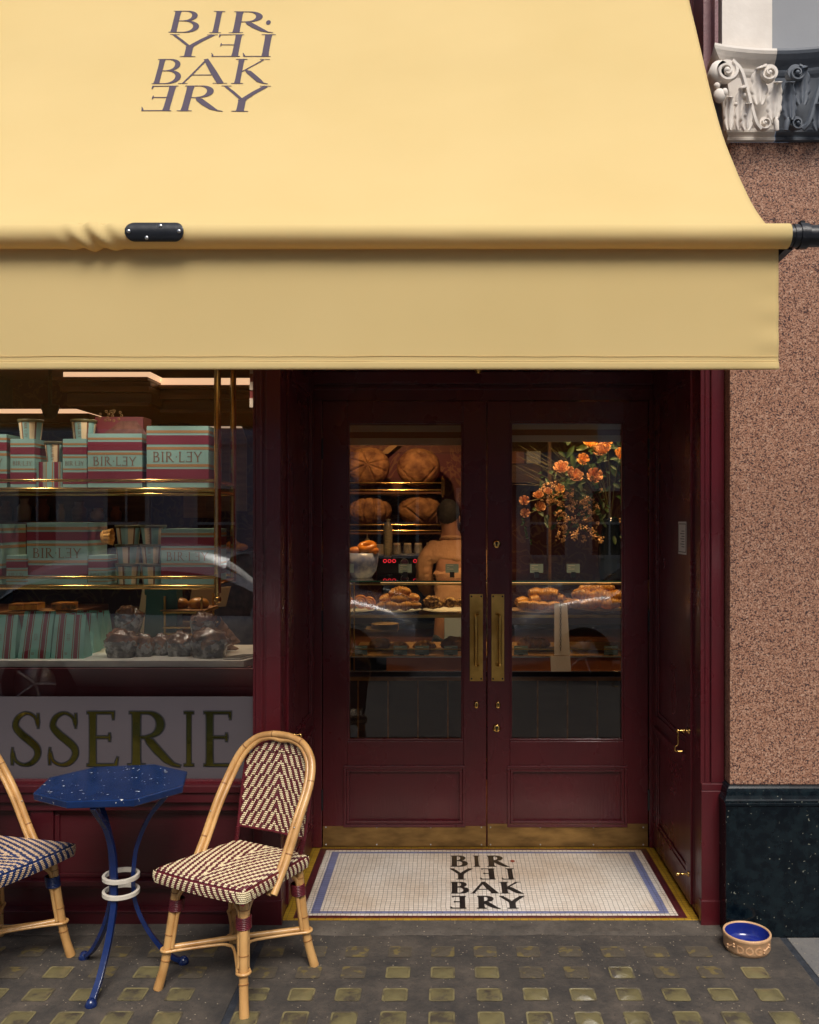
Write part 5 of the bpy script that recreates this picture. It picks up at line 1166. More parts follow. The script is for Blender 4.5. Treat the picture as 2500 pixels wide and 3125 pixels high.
for nm, a, e, mt in (('lower_cover', 0, .002, DARK_INK), ('pages', .0021, .009, PAPERW), ('upper_cover', .0091, .012, DARK_INK)):
    k = MB(); k.add([(x, y, zb + a) for x, y in q4] + [(x, y, zb + e) for x, y in q4], [(3, 2, 1, 0), (4, 5, 6, 7)] + [(i, (i + 1) % 4, 4 + (i + 1) % 4, 4 + i) for i in range(4)]); k.build(nm, mt, t)

# trays and cakes seen under the lower shelf
def plate(px0, px1, py, d, label, mt=None, dep=None, rect=False):
    x0, x1 = X(px0, d), X(px1, d); z = Z(py, d); r_ = (x1 - x0) / 2; c = ((x0 + x1) / 2, Y(d), z); m = MB()
    if rect: m.box(x0, x1, Y(d) - .10, Y(d) + .12, z - .012, z)
    else:
        m.lathe([(0, -.012), (r_ * .45, -.012), (r_ * .75, -.004), (r_, .004), (r_, .0065), (r_ * .75, -.001), (0, -.006)], c, 36)
        for v in m.v: v.y = c[1] + (v.y - c[1]) * (dep or 1)
    return tag(m.build('plate' if not rect else 'tray', mt or PORC), label, 'plate' if not rect else 'tray', )
# side stand behind the rack
st = thing('side_counter', 'low dark counter holding cakes behind the paper bags', 'counter', (-2.3, 1.2, 0))
m = MB(); m.box(-3.4, X(228, 5.0), Y(5.0) - .18, Y(5.0) + .5, 0, Z(1868, 5.0)); m.build('body', WOOD, st, bevel=.004)
plate(20, 226, 1863, 5.0, 'long gold edged cake tray behind the paper bags', GOLDC, rect=True)
def slab(px0, px1, py0, py1, d, label, mt):
    x0, x1 = X(px0, d), X(px1, d); m = MB(); n = 10
    m.grid(lambda u, v: Vector((x0 + (x1 - x0) * u, Y(d) - .05 + .08 * 0 + .003 * noise.noise(Vector((u * 8, v * 3, 1))), Z(py1, d) + (Z(py0, d) - Z(py1, d)) * v)), n, 4)
    m.box(x0, x1, Y(d) - .049, Y(d) + .05, Z(py1, d), Z(py0, d), 0); m.box(x0 - .001, x1 + .001, Y(d) - .0515, Y(d) + .051, Z(py0, d) - .006, Z(py0, d) + .003, 1); tag(m.build('cake_slice', [mt, CROIS]), label, 'cake', 'slices of sponge cake')
slab(40, 82, 1843, 1859, 4.98, 'yellow sponge slab at the left of the cake tray', CAKE); slab(86, 125, 1841, 1858, 5.0, 'yellow sponge slab in the middle of the cake tray', CAKE); slab(170, 227, 1840, 1859, 4.98, 'browned sponge slice at the right of the cake tray', pmat('marbled_cake', (.5, .22, .05), (.06, .05, .02), nscale=30, rough=.8))
t = thing('cake_stand', 'gilt two tier stand carrying round loaves in the window', 'stand', (X(580, 4.6), Y(4.6), 1.1))
x0, x1 = X(514, 4.6), X(645, 4.6); m = MB()
for py in (1860, 1905, 1925): m.box(x0 + .01, x1, Y(4.6) - .12, Y(4.6) + .14, Z(py, 4.6) - .008, Z(py, 4.6))
for px in (522, 632):
    for dy in (-.10, .12): m.tube([(X(px, 4.6), Y(4.6) + dy, zS), (X(px, 4.6), Y(4.6) + dy, Z(1815, 4.6))], .006, 8)
m.build('frame', BRASS, t)
m = MB(); m.box(x0, x1, Y(4.6) - .13, Y(4.6) + .15, Z(1857, 4.6), Z(1855, 4.6)); m.build('tray_top', OAK, t)
for px, s_, nm in ((544, 0, 'left'), (606, 1, 'right')):
    m = MB(); m.ball((X(px, 4.58), Y(4.58), Z(1843, 4.58)), 1, 22, sc=(.056, .05, .034), ns=.06); tag(m.build('round_loaf', CROIS), f'{nm} golden loaf on the gilt stand below the rack', 'bread', 'golden loaves on the stand')
m = MB(); m.poly([(X(410, 4.5), Y(4.5), Z(1960, 4.5)), (X(437, 4.5), Y(4.5), Z(1960, 4.5)), (X(443, 4.5), Y(4.5) + .03, Z(1795, 4.5)), (X(430, 4.5), Y(4.5) + .03, Z(1795, 4.5))], .006)
tag(m.build('tan_strap', CREAMC), 'tan upright strip of card behind the wrapped loaves', 'card')
m = MB(); m.box(X(440, 4.52), X(540, 4.52), Y(4.52), Y(4.52) + .1, zS, Z(1790, 4.52)); tag(m.build('teal_carrier_bag', pmat('teal_card', (.015, .09, .09), rough=.6), bevel=.004), 'dark teal carrier bag standing behind the loaves', 'carrier bag')
m = MB(); m.poly([(X(575, 4.9), Y(4.9), Z(1860, 4.9)), (X(690, 4.9), Y(4.9), Z(1850, 4.9)), (X(705, 4.9), Y(4.9), Z(1790, 4.9)), (X(588, 4.9), Y(4.9), Z(1795, 4.9))], .01); tag(m.build('cream_bag', CREAMC), 'cream paper bag lying behind the gilt stand', 'paper bag')
# ================================================================ PASTRY COUNTER
dK = 5.9
ct = thing('pastry_counter', 'glass pastry counter with gilt trim seen through both doors', 'counter', (.4, Y(6.2), 0))
kx0, kx1 = X(1068, dK), 1.75; ky0, ky1 = Y(dK), Y(6.62)
zk = Z(2050, dK); z_plate = Z(1862, 6.1); z_low = Z(2004, dK); z_topg = Z(1772, dK)
m = MB(); m.box(kx0, kx1, ky0 + .01, ky1, 0, zk); m.build('base', CHAR, ct)
m = MB()
m.box(kx0, kx1, ky0 - .002, ky0 + .009, .12, .14); m.box(kx0, kx1, ky0 - .002, ky0 + .009, zk - .06, zk - .035)
for k in range(9): m.box(kx0 + .2 * k + .05, kx0 + .2 * k + .06, ky0 - .001, ky0 + .0095, .14, zk - .06)
m.build('grille', KICK, ct)
m = MB(); m.box(X(1180, dK), kx1, ky0 - .004, ky0 + .02, zk + .006, z_low - .006); m.box(kx0, X(1179, dK), ky0 + .03, ky0 + .05, zk + .006, z_low - .006, 1); m.build('front_panel', [RUST, DARKM], ct)
m = MB(); m.box(kx0 - .004, kx1, ky0 - .012, ky1, zk + .0005, zk + .005); m.box(kx0 - .004, kx1, ky0 - .012, ky0 + .03, z_low - .005, z_low); m.build('steel_trim', STEEL, ct)
m = MB(); m.box(kx0, kx1, ky0 + .031, ky1, z_low - .02, z_low - .001); m.build('lower_shelf', OAK, ct)
m = MB(); m.box(kx0, kx1, ky0 + .03, ky1, z_plate - .030, z_plate - .016); m.build('glass_shelf', GLASS2, ct)
m = MB(); m.box(kx0, kx1, ky0 + .028, ky0 + .034, z_plate - .034, z_plate - .014); m.box(kx0, kx1, ky0 + .05, ky0 + .06, Z(1975, 6) - .01, Z(1975, 6) - .004); m.build('shelf_edge', BRASS, ct)
m = MB(); m.add([(kx0, ky0, z_low), (kx1, ky0, z_low), (kx1, ky0, z_topg - .012), (kx0, ky0, z_topg - .012)], [(0, 1, 2, 3)]); m.build('front_glass', GLASS2, ct)
m = MB(); m.box(kx0 - .01, kx1, ky0 - .01, ky1, z_topg - .010, z_topg); m.build('top_glass', GLASS2, ct)
m = MB(); m.box(kx0 - .01, kx1, ky0 - .013, ky0 - .0105, z_topg - .010, z_topg); m.build('glass_edge', GLASS_ED, ct)
m = MB(); m.box(kx0, kx1, ky0 + .001, ky0 + .012, z_topg - .030, z_topg - .022); m.build('rail', BRASS, ct)
for x in (kx0, kx0 + .028):
    m = MB(); m.tube([(x, ky0 + .004, zk), (x, ky0 + .004, z_topg - .012)], .0045, 8); m.build('upright', BRASS, ct)
m = MB(); m.box(kx0 + .2, kx1, ky0 + .06, ky0 + .075, z_topg - .020, z_topg - .011); m.build('lamp_strip', pmat('case_lamp', (1, .7, .4), em=(1, .58, .22), ems=.45), ct)

def price(px, py0, py1, d, w_, label, mt=CARDB):
    t = thing('price_card', label, 'price card', (X(px, d), Y(d), Z(py1, d)), group='price cards on the pastry counter')
    hw = w_ * d / F / 2; z0, z1 = Z(py1, d), Z(py0, d); m = MB(); m.box(X(px, d) - hw, X(px, d) + hw, Y(d), Y(d) + .002, z0, z1); m.build('card', mt, t)
    m = MB(); m.box(X(px, d) - hw * .35, X(px, d) + hw * .35, Y(d) - .004, Y(d) + .01, z0 - .032, z0 + .006); m.build('clip', DARKM, t)
    m = MB()
    for k in range(3): m.box(X(px, d) - hw * .8, X(px, d) - hw * .8 + hw * (1.0 if k != 1 else .4), Y(d) - .0008, Y(d) - .0002, z1 - .012 - k * .012, z1 - .010 - k * .012)
    m.build('print', PAPERW, t)
for px, lb in ((1060, 'at the left edge of the left door glass'), (1237, 'in front of the espresso machine'), (1380, 'in front of the tan shirt'), (1638, 'at left in the right door'), (1750, 'at right in the right door')):
    price(px, 1721, 1748, 6.0, 40, 'blue price card on the counter top ' + lb)
for px, lb in ((1100, 'under the swirl buns'), (1222, 'under the croissants'), (1288, 'below the round shell bread'), (1376, 'nearest the door handles'), (1590, 'at the left of the right door glass'), (1865, 'at the far right of the right door glass')):
    price(px, 1971, 1999, 5.96, 42, 'blue price card on the lower shelf ' + lb)

# pastries
def add_croissant(m, c, L_, r_, yaw=0, bend=.5, mi=0, tilt=0):
    n = 34; pts = []; rr = []
    for i in range(n + 1):
        t_ = i / n * 2 - 1; a = t_ * bend * 1.6; x = L_ / 2 * math.sin(a) / math.sin(bend * 1.6); y = -L_ * .28 * (1 - math.cos(a)) / (1 - math.cos(bend * 1.6)) * bend
        q = Vector((x, y, r_ * .1 + tilt * x)); q.rotate(Matrix.Rotation(yaw, 3, 'Z')); pts.append(Vector(c) + q)
        seg = (abs(t_) * 4.2) % 1; rr.append(max(.002, r_ * (1 - abs(t_) ** 2.0 * .82) * (.86 + .16 * (1 - seg))))
    m.tube(pts, rr, 12, mi=mi)
def pastry(kind, c, s_, label, group, yaw=0, seed=0):
    m = MB(); c = Vector(c)
    if kind == 'croissant': add_croissant(m, c, .118 * s_, .037 * s_, yaw, bend=.62, tilt=.12 * math.sin(seed)); mt = CROIS
    elif kind == 'twist':      # pain au chocolat: a fat ribbed roll
        n = 24; d_ = Vector((math.cos(yaw), math.sin(yaw), 0)); m.tube([c + d_ * (i / n - .5) * .098 * s_ for i in range(n + 1)], [.036 * s_ * (.55 + .45 * math.sin(math.pi * min(1, max(0, i / n * .8 + .1)))) * (1 + .07 * math.sin(i * 1.9)) for i in range(n + 1)], 14)
        for e in (-1, 1): m.lathe([(0, 0), (.008 * s_, 0), (.012 * s_, .003)], c + d_ * e * .056 * s_, 8, 1)
        mt = CROIS
    elif kind == 'swirl':
        pts = []; rr = []; n = 60
        for i in range(n + 1):
            a = i / n * 2 * math.pi * 2.6; r_ = .006 + .043 * i / n; pts.append(c + Vector((r_ * math.cos(a), -.012 * (1 - i / n), r_ * math.sin(a))) * s_); rr.append(.0125 * s_)
        m.tube(pts, rr, 8); mt = BUN
    elif kind == 'nut': m.ball(c, .042 * s_, 26, sc=(1.15, 1, .85), ns=.22, nf=6, seed=seed); mt = NUT
    elif kind == 'ring':
        m.tube([c + Vector((.038 * math.cos(a * .3142), .02 * math.sin(a * .3142), .016 * math.sin(a * .3142 + .3))) * s_ for a in range(20)], .021 * s_, 12, closed=True); mt = BUN
    elif kind == 'bun': m.ball(c, .04 * s_, 22, sc=(1.3, 1, .72), ns=.06, seed=seed); mt = BUN
    elif kind == 'round':
        def fn(u, v):
            a, b = 2 * math.pi * u, math.pi / 2 * v; rb = 1 + .05 * math.cos(a * 12) * math.cos(b); return c + Vector((math.cos(a) * math.cos(b) * rb, math.sin(a) * math.cos(b) * rb, .62 * math.sin(b))) * .06 * s_
        m.grid(fn, 72, 10, cu=True); mt = CROIS
    else: m.ball(c, .05 * s_, 24, sc=(1.2, .9, .7), ns=.2, nf=4, seed=seed); mt = LOAF
    o = m.build({'croissant': 'croissant', 'twist': 'chocolate_roll', 'swirl': 'swirl_bun', 'nut': 'nut_bun', 'ring': 'glazed_ring', 'bun': 'glazed_bun', 'round': 'shell_bread', 'loaf': 'dark_bread'}[kind], [mt, SCORE])
    return tag(o, label, 'pastry', group)
dp = 6.1
plate(985, 1146, 1862, dp, 'pale plate of swirl buns at the left of the counter'); plate(1149, 1287, 1862, dp, 'pale plate under the heap of croissants in the left door'); plate(1290, 1442, 1862, dp, 'pale plate of nut crusted buns by the door handles')
plate(1545, 1735, 1862, dp + .02, 'gold rimmed plate of chocolate rolls in the right door', GOLDC, dep=.8); plate(1738, 1935, 1857, dp, 'gold rimmed plate of croissants at the right end of the counter', GOLDC, dep=.8)
def pc(px, py, d=dp): return (X(px, d), Y(d), Z(py, d))
g_ = 'pastries heaped on the counter plates'
pastry('swirl', pc(1102, 1838, 6.03), .95, 'cinnamon swirl bun facing the street on the left plate', g_); pastry('swirl', pc(1128, 1842, 6.1), .9, 'second swirl bun leaning behind the first', g_); pastry('swirl', pc(1066, 1842, 6.05), .8, 'swirl bun cut by the left edge of the door glass', g_)
for px, py, d, yw, sc, lb in ((1170, 1849, 6.0, .2, .85, 'croissant at the bottom left of the heap'), (1198, 1849, 5.99, -.2, 1, 'croissant second along the bottom of the heap'), (1238, 1849, 5.99, .2, 1, 'croissant third along the bottom of the heap'), (1266, 1848, 6.0, -.3, .85, 'croissant at the bottom right of the heap'),
                              (1182, 1829, 6.06, .5, 1.05, 'croissant on the left of the middle row of the heap'), (1223, 1831, 6.0, .1, 1.15, 'dark ridged croissant in the centre of the heap'), (1258, 1828, 6.06, -.5, 1.05, 'croissant on the right of the middle row of the heap'), (1220, 1810, 6.06, .1, 1.25, 'croissant crowning the heap in the left door')):
    pastry('croissant', pc(px, py, d), sc, lb, g_, yw, seed=px)
for px, sc, lb in ((1320, 1.25, 'large nut crusted bun at the left of its plate'), (1373, 1.0, 'nut crusted bun in the middle of its plate'), (1412, .9, 'nut crusted bun half hidden by the door stile')): pastry('nut', pc(px, 1838, 6.02), sc, lb, g_, seed=px)
pastry('nut', pc(1340, 1844, 6.0), .7, 'small nut crusted bun tucked in front', g_, seed=3)
for px, py, d, yw, sc, lb in ((1595, 1836, 6.1, .5, 1, 'chocolate roll at the upper left of the pile'), (1600, 1846, 6.02, .1, .95, 'chocolate roll at the lower left of the pile'), (1628, 1848, 6.02, .0, .95, 'second chocolate roll along the front of the pile'), (1658, 1849, 6.02, .2, .85, 'third chocolate roll along the front of the pile'),
                              (1690, 1849, 6.02, -.2, .9, 'fourth chocolate roll beside the white strip'), (1640, 1832, 6.08, .3, 1.1, 'chocolate roll in the middle of the pile'), (1636, 1810, 6.12, .3, 1.05, 'dark chocolate roll at the back top of the pile'), (1676, 1814, 6.06, -.3, 1.3, 'largest chocolate roll on top of the pile'), (1700, 1828, 6.06, -.5, 1.1, 'chocolate roll sloping down at the right of the pile'), (1732, 1841, 6.05, .2, 1, 'dark roll filling the gap between the two plates')):
    pastry('twist', pc(px, py, d), sc, lb, g_, yw, seed=px)
for px, py, d, yw, sc, lb in ((1758, 1844, 6.02, .6, 1, 'croissant at the left foot of the right hand heap'), (1805, 1843, 6.0, .1, 1.3, 'croissant at the centre foot of the right hand heap'), (1862, 1844, 6.0, -.1, 1.25, 'croissant right of centre at the foot of the right hand heap'), (1900, 1840, 6.04, .2, 1, 'croissant cut by the right edge of the door glass'),
                              (1776, 1818, 6.06, .3, 1.35, 'pale ridged croissant left in the second row of the right hand heap'), (1834, 1822, 6.04, -.1, 1.4, 'croissant in the middle of the second row of the right hand heap'), (1882, 1822, 6.06, -.3, 1.3, 'croissant right in the second row of the right hand heap'), (1795, 1800, 6.12, .2, 1.2, 'croissant on the top left of the right hand heap'), (1842, 1798, 6.12, -.2, 1.3, 'croissant on the top right of the right hand heap')):
    pastry('croissant', pc(px, py, d), sc, lb, g_, yw, seed=px)
zl = Z(1988, 6.15)
for px, kd, sc, lb in ((1160, 'loaf', 1.2, 'dark seeded bread behind the lower price cards'), (1218, 'round', 1.15, 'round bread in the middle of the lower shelf'), (1296, 'round', 1.35, 'shell shaped bread with radiating ridges on the lower shelf'), (1385, 'loaf', 1.5, 'dark twisted bread on the lower shelf by the handles'), (1615, 'croissant', 1.4, 'orange baked crescent low in the right door'), (1650, 'croissant', 1.1, 'small orange crescent low beside the white strip')):
    pastry(kd, (X(px, 6.2), Y(6.2), zl + (.02 if kd == 'round' else .045)), sc, lb, 'breads on the lower shelf', seed=px)
m = MB()
for k in range(4): z_ = Z(1905, 6.3) - .008 * k; m.lathe([(0, z_ - .002), (.07, z_ - .002), (.10, z_ + .003), (.10, z_ + .005), (.07, z_), (0, z_)], (X(1175, 6.3), Y(6.3), 0), 30)
m.box(X(1115, 6.3), X(1215, 6.3), Y(6.3) - .1, Y(6.3) + .12, Z(1905, 6.3) - .045, Z(1905, 6.3) - .030)
tag(m.build('plate_stack', GOLDC), 'stack of gold rimmed plates on a shelf under the croissants', 'plates')
# added white panel standing in for a bright reflection in the door glass, with chain
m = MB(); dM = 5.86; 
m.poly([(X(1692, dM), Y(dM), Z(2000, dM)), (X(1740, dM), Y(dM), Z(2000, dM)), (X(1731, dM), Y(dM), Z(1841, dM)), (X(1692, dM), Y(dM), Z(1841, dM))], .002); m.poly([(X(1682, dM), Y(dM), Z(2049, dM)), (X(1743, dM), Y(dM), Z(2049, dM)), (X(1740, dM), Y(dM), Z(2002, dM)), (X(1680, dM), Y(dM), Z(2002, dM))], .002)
t = thing('reflection_strip', 'white strip standing in for a bright reflection in the right door, with a fine chain', 'strip', (X(1715, dM), Y(dM), Z(2049, dM))); m.build('paper', pmat('reflection_white', (.85, .85, .83), rough=.6), t)  # panel only paints the reflection, it is no sheet of paper
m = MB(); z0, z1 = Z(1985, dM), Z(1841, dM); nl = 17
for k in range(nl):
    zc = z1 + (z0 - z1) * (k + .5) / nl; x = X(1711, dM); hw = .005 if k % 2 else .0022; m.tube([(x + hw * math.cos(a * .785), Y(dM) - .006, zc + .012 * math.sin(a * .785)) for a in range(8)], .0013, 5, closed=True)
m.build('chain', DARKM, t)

# cake bowl on the counter top with glazed buns
t = thing('blue_bowl', 'blue and white round bowl carrying glazed buns on the counter top', 'bowl', (X(1100, 6.2), Y(6.2), z_topg))
m = MB(); bz = z_topg; r_ = .115; m.lathe([(0, 0), (r_ * .6, 0), (r_ * .9, .05), (r_, .11), (r_ * 1.02, Z(1688, 6.2) - bz), (r_ * .95, Z(1688, 6.2) - bz), (0, Z(1690, 6.2) - bz)], (X(1105, 6.25), Y(6.25), bz), 36); m.build('bowl', pmat('blue_white_ware', (.10, .13, .28), (.35, .38, .46), nscale=14, rough=.2), t)
for px, py, kd, sc, lb in ((1120, 1668, 'ring', 1.2, 'glossy orange ring bun on top of the blue bowl'), (1085, 1680, 'bun', 1.0, 'glazed sugared bun at the left of the blue bowl'), (1135, 1680, 'bun', 1.0, 'glazed bun at the right of the blue bowl')): pastry(kd, (X(px, 6.2), Y(6.2), Z(py, 6.2)), sc, lb, 'glazed buns on the blue bowl', seed=px)

# espresso machine, cups
dE = 7.05
em_ = thing('espresso_machine', 'black espresso machine with red ringed buttons behind the counter', 'espresso machine', (X(1230, dE), Y(dE) + .2, .9))
m = MB(); ex0, ex1 = X(1150, dE), X(1420, dE); m.box(ex0, ex1, Y(dE), Y(dE) + .45, Z(1752, dE), Z(1697, dE)); m.box(ex0 + .03, ex1 - .03, Y(dE) + .10, Y(dE) + .45, Z(1900, dE), Z(1752, dE) - .001); m.box(ex0, ex1, Y(dE) - .06, Y(dE) + .45, Z(1930, dE), Z(1900, dE) - .001); m.build('body', DARKM, em_, bevel=.006)
m = MB(); m.box(ex0, X(1300, dE), Y(dE) - .01, Y(dE) + .4, Z(1697, dE) + .0005, Z(1694, dE)); m.box(X(1222, dE), X(1330, dE), Y(dE) - .03, Y(dE) - .011, Z(1693, dE), Z(1689, dE)); m.build('cup_rail', STEEL, em_)
for px in (1175, 1189, 1203, 1267, 1281, 1295):
    m = MB(); a = [(X(px, dE) + .0125 * math.cos(k * .4488), Y(dE) - .004, Z(1712, dE) + .0125 * math.sin(k * .4488)) for k in range(14)]; m.tube(a, .0024, 6, closed=True); m.build('button', REDL, em_)
m = MB(); m.lathe([(0, -.006), (.026, -.006), (.030, -.003), (.030, 0)], (X(1235, dE), Y(dE) - .001, Z(1717, dE)), 24, axis='y'); m.build('gauge', pmat('gauge_face', (.06, .03, .06), rough=.15), em_)
m = MB(); m.lathe([(.027, -.006), (.030, -.008), (.032, -.003), (.0305, 0)], (X(1235, dE), Y(dE) - .002, Z(1717, dE)), 24, axis='y'); m.build('gauge_rim', STEEL, em_)
for px in (1190, 1285):
    m = MB(); m.lathe([(0, -.06), (.018, -.06), (.022, -.03), (.022, 0)], (X(px, dE), Y(dE) - .02, Z(1752, dE)), 14); m.tube([(X(px, dE), Y(dE) - .03, Z(1757, dE)), (X(px, dE), Y(dE) - .16, Z(1757, dE))], .010, 8); m.build('group_handle', STEEL, em_)
CANE = pmat('cane_pattern_cup', (.30, .24, .17), rough=.5)
def _cane():
    t = CANE.node_tree; p = t.nodes['Principled BSDF']; tc = t.nodes.new('ShaderNodeTexCoord'); v = t.nodes.new('ShaderNodeTexVoronoi'); v.inputs['Scale'].default_value = 95; v.inputs['Randomness'].default_value = 0
    t.links.new(tc.outputs['Object'], v.inputs[0]); r = ramp_of(CANE, [(0, (.03, .03, .03)), (.3, (.04, .04, .035)), (.4, (.32, .27, .20))]); t.links.new(v.outputs['Distance'], r.inputs[0]); t.links.new(r.outputs[0], p.inputs['Base Color'])
_cane()
for k, (px, py, lb) in enumerate(((1211, 1657, 'first'), (1244, 1657, 'second'), (1277, 1657, 'third'), (1313, 1656, 'fourth'), (1348, 1664, 'fifth and lowest'))):
    x = X(px, 7.2); z0 = Z(1694, dE) + .002; z1 = Z(py, 7.2); c = (x, Y(7.2), z0); hgt = z1 - z0
    t = thing('paper_cup', f'{lb} upturned cane patterned paper cup stack along the espresso machine', 'cup', c, group='upturned paper cups')
    m = MB(); m.lathe([(.038, 0), (.0385, .004), (.031, hgt * .85)], c, 20); m.build('patterned_wall', CANE, t); m = MB(); m.lathe([(.031, hgt * .851), (.029, hgt), (.0, hgt)], c, 20); m.build('plain_base', CREAMC, t)
m = MB(); x = X(1184, 6.9); m.lathe([(0, Z(1700, 6.9)), (.034, Z(1700, 6.9)), (.036, Z(1650, 6.9)), (.036, Z(1608, 6.9)), (.028, Z(1600, 6.9)), (.012, Z(1592, 6.9)), (.022, Z(1585, 6.9)), (0, Z(1583, 6.9))], (x, Y(6.9), 0), 20)
tag(m.build('cup_sleeve', pmat('cloudy_film', (.30, .24, .15), (.2, .15, .09), nscale=40, stretch=(1, 1, 4), rough=.3)), 'tall sleeve of cups twisted up in plastic', 'cup sleeve')
m = MB(); x = X(1121, 6.9); m.lathe([(0, Z(1690, 6.9)), (.024, Z(1690, 6.9)), (.024, Z(1652, 6.9)), (.018, Z(1645, 6.9)), (.007, Z(1643, 6.9)), (.003, Z(1629, 6.9)), (0, Z(1629, 6.9))], (x, Y(6.9), 0), 16)
tag(m.build('squeeze_bottle', CREAMC), 'cream squeeze bottle with a pointed nozzle behind the glazed buns', 'bottle')
m = MB(); m.box(X(1140, 7.3), X(1180, 7.3), Y(7.3), Y(7.3) + .1, Z(1700, 7.3), Z(1662, 7.3)); tag(m.build('napkin_box', CREAMC, bevel=.003), 'plain cream napkin box left of the plastic cup sleeve', 'box')
bc = thing('back_counter', 'dark wooden counter along the back carrying the espresso machine', 'counter', (.3, Y(7.3), 0)); m = MB(); m.box(-1.0, 1.9, Y(6.98), Y(7.9), 0, .88); m.build('body', WOOD, bc); m = MB(); m.box(-1.02, 1.92, Y(6.94), Y(7.92), .8805, .915); m.build('worktop', DARKM, bc)

# bread rack on the back wall
br_ = thing('bread_rack', 'polished brass rack on the red wall holding four big loaves', 'rack', (X(1200, 8.1), Y(8.3), 1.5))
for py0, py1 in ((1474, 1496), (1602, 1620)):
    m = MB()
    for py in (py0, py1): m.tube([(X(900, 8.0), Y(8.0), Z(py, 8.0)), (X(1350, 8.0), Y(8.0), Z(py, 8.0))], .008 if py == py0 else .0105, 12)
    m.tube([(X(900, 8.0), Y(8.0) + .03, Z(py1, 8.0) - .035), (X(1300, 8.0), Y(8.0) + .03, Z(py1, 8.0) - .035)], .0035, 8)
    m.build('rail', BRASS_P, br_)
    m = MB(); x = X(1352, 8.0); m.box(x - .016, x + .016, Y(8.0) - .016, Y(8.42), Z(py1, 8) - .045, Z(py0, 8) + .04); 
    for z_ in (Z(py1, 8) - .055, Z(py0, 8) + .05): m.ball((x, Y(8.0), z_), .015, 10)
    m.build('bracket', BRASS_P, br_)
    m = MB(); m.box(X(900, 8.0), X(1350, 8.0), Y(8.0), Y(8.45), Z(py1, 8) - .03, Z(py1, 8) - .018); m.build('shelf', WOOD, br_)
def big_loaf(px, py, rx, rz, cuts, label):
    d = 8.12; c = Vector((X(px, d), Y(d), Z(py, d))); a_, b_ = rx * d / F, rz * d / F
    def groove(x, z):
        g = 0
        for (x0, z0, x1, z1, cv) in cuts:
            dx, dz = x1 - x0, z1 - z0; l2 = dx * dx + dz * dz; t_ = max(0, min(1, ((x - x0) * dx + (z - z0) * dz) / l2)); bx, bz = x0 + dx * t_, z0 + dz * t_; bx += cv * math.sin(math.pi * t_)
            q = math.hypot(x - bx, z - bz); g = max(g, math.exp(-(q / .045) ** 2))
        return g
    def fn(u, v):
        a = 2 * math.pi * u; r_ = math.sin(math.pi * v); x, z, y = r_ * math.cos(a), r_ * math.sin(a), -math.cos(math.pi * v)
        g = groove(x, z) if y < 0 else 0; k = 1 - .07 * g + .03 * noise.noise(Vector((x * 3, y * 3, z * 3 + px))); return c + Vector((x * a_ * k, y * .13 * (k - .10 * g), z * b_ * k))
    m = MB(); m.grid(fn, 96, 60, cu=True); return tag(m.build('round_loaf', LOAF), label, 'bread', 'big loaves on the brass rack')
star = [(0, .1, math.cos(R(a)) * .93, .1 + math.sin(R(a)) * .9, .03) for a in (15, 62, 115, 160, 205, 245, 290, 335)]
big_loaf(1124, 1424, 66, 60, star, 'big round loaf scored like a star, top left of the rack')
big_loaf(1278, 1428, 66, 60, [(-.75, -.1, .05, .85, -.08), (-.05, .85, .8, .0, .08), (-.8, -.1, .05, -.9, -.06), (.0, -.9, .8, 0, .06)], 'big round loaf scored with a square, top right of the rack')
big_loaf(1130, 1558, 66, 46, [(x, .85, x * 1.15, -.8, x * .4) for x in (-.55, -.2, .2, .55)], 'big ribbed loaf like a pumpkin, lower left of the rack')
big_loaf(1282, 1556, 66, 50, [(-.75, .1, .3, .9, 0), (-.6, .1, .35, -.9, 0), (.1, .9, .85, .2, 0), (.3, -.8, .85, .0, 0)], 'big loaf scored crosswise, lower right of the rack')
m = MB(); m.poly([(X(1160, 8.4), Y(8.4), Z(1385, 8.4)), (X(1185, 8.4), Y(8.4), Z(1385, 8.4)), (X(1225, 8.4), Y(8.4), Z(1350, 8.4)), (X(1200, 8.4), Y(8.4), Z(1350, 8.4))], .01); tag(m.build('painted_ribbon', GOLDC), 'ochre ribbon shape painted on the red wall above the loaves', 'wall painting')

# ================================================================ PERSON behind the counter, seen from behind
dPp = 6.82; px_, py_ = X(1392, dPp), Y(dPp)
pn = thing('person', 'person in a tan shirt seen from behind, leaning over the espresso machine', 'person', (px_, py_, 0))
def skin_obj(name, verts, edges, mt, root=0, sub=2):
    me = bpy.data.meshes.new(name); me.from_pydata([Vector(v[0]) for v in verts], edges, []); me.materials.append(mt); o = bpy.data.objects.new(name, me); col.objects.link(o); o.parent = pn
    md = o.modifiers.new('skin', 'SKIN'); md.use_smooth_shade = True; me.skin_vertices.new() if not me.skin_vertices else None
    for i, v in enumerate(verts):
        r_ = v[1]; me.skin_vertices[0].data[i].radius = r_ if isinstance(r_, tuple) else (r_, r_); me.skin_vertices[0].data[i].use_root = (i == root)
    md2 = o.modifiers.new('sub', 'SUBSURF'); md2.levels = sub; md2.render_levels = sub
    if mt is SHIRT or mt is TROU:
        tx = bpy.data.textures.new('folds', 'CLOUDS'); tx.noise_scale = .11; tx.noise_depth = 2; dm = o.modifiers.new('folds', 'DISPLACE'); dm.texture = tx; dm.strength = .045; dm.mid_level = .5
    WL[o.name] = WL[pn.name]; return o
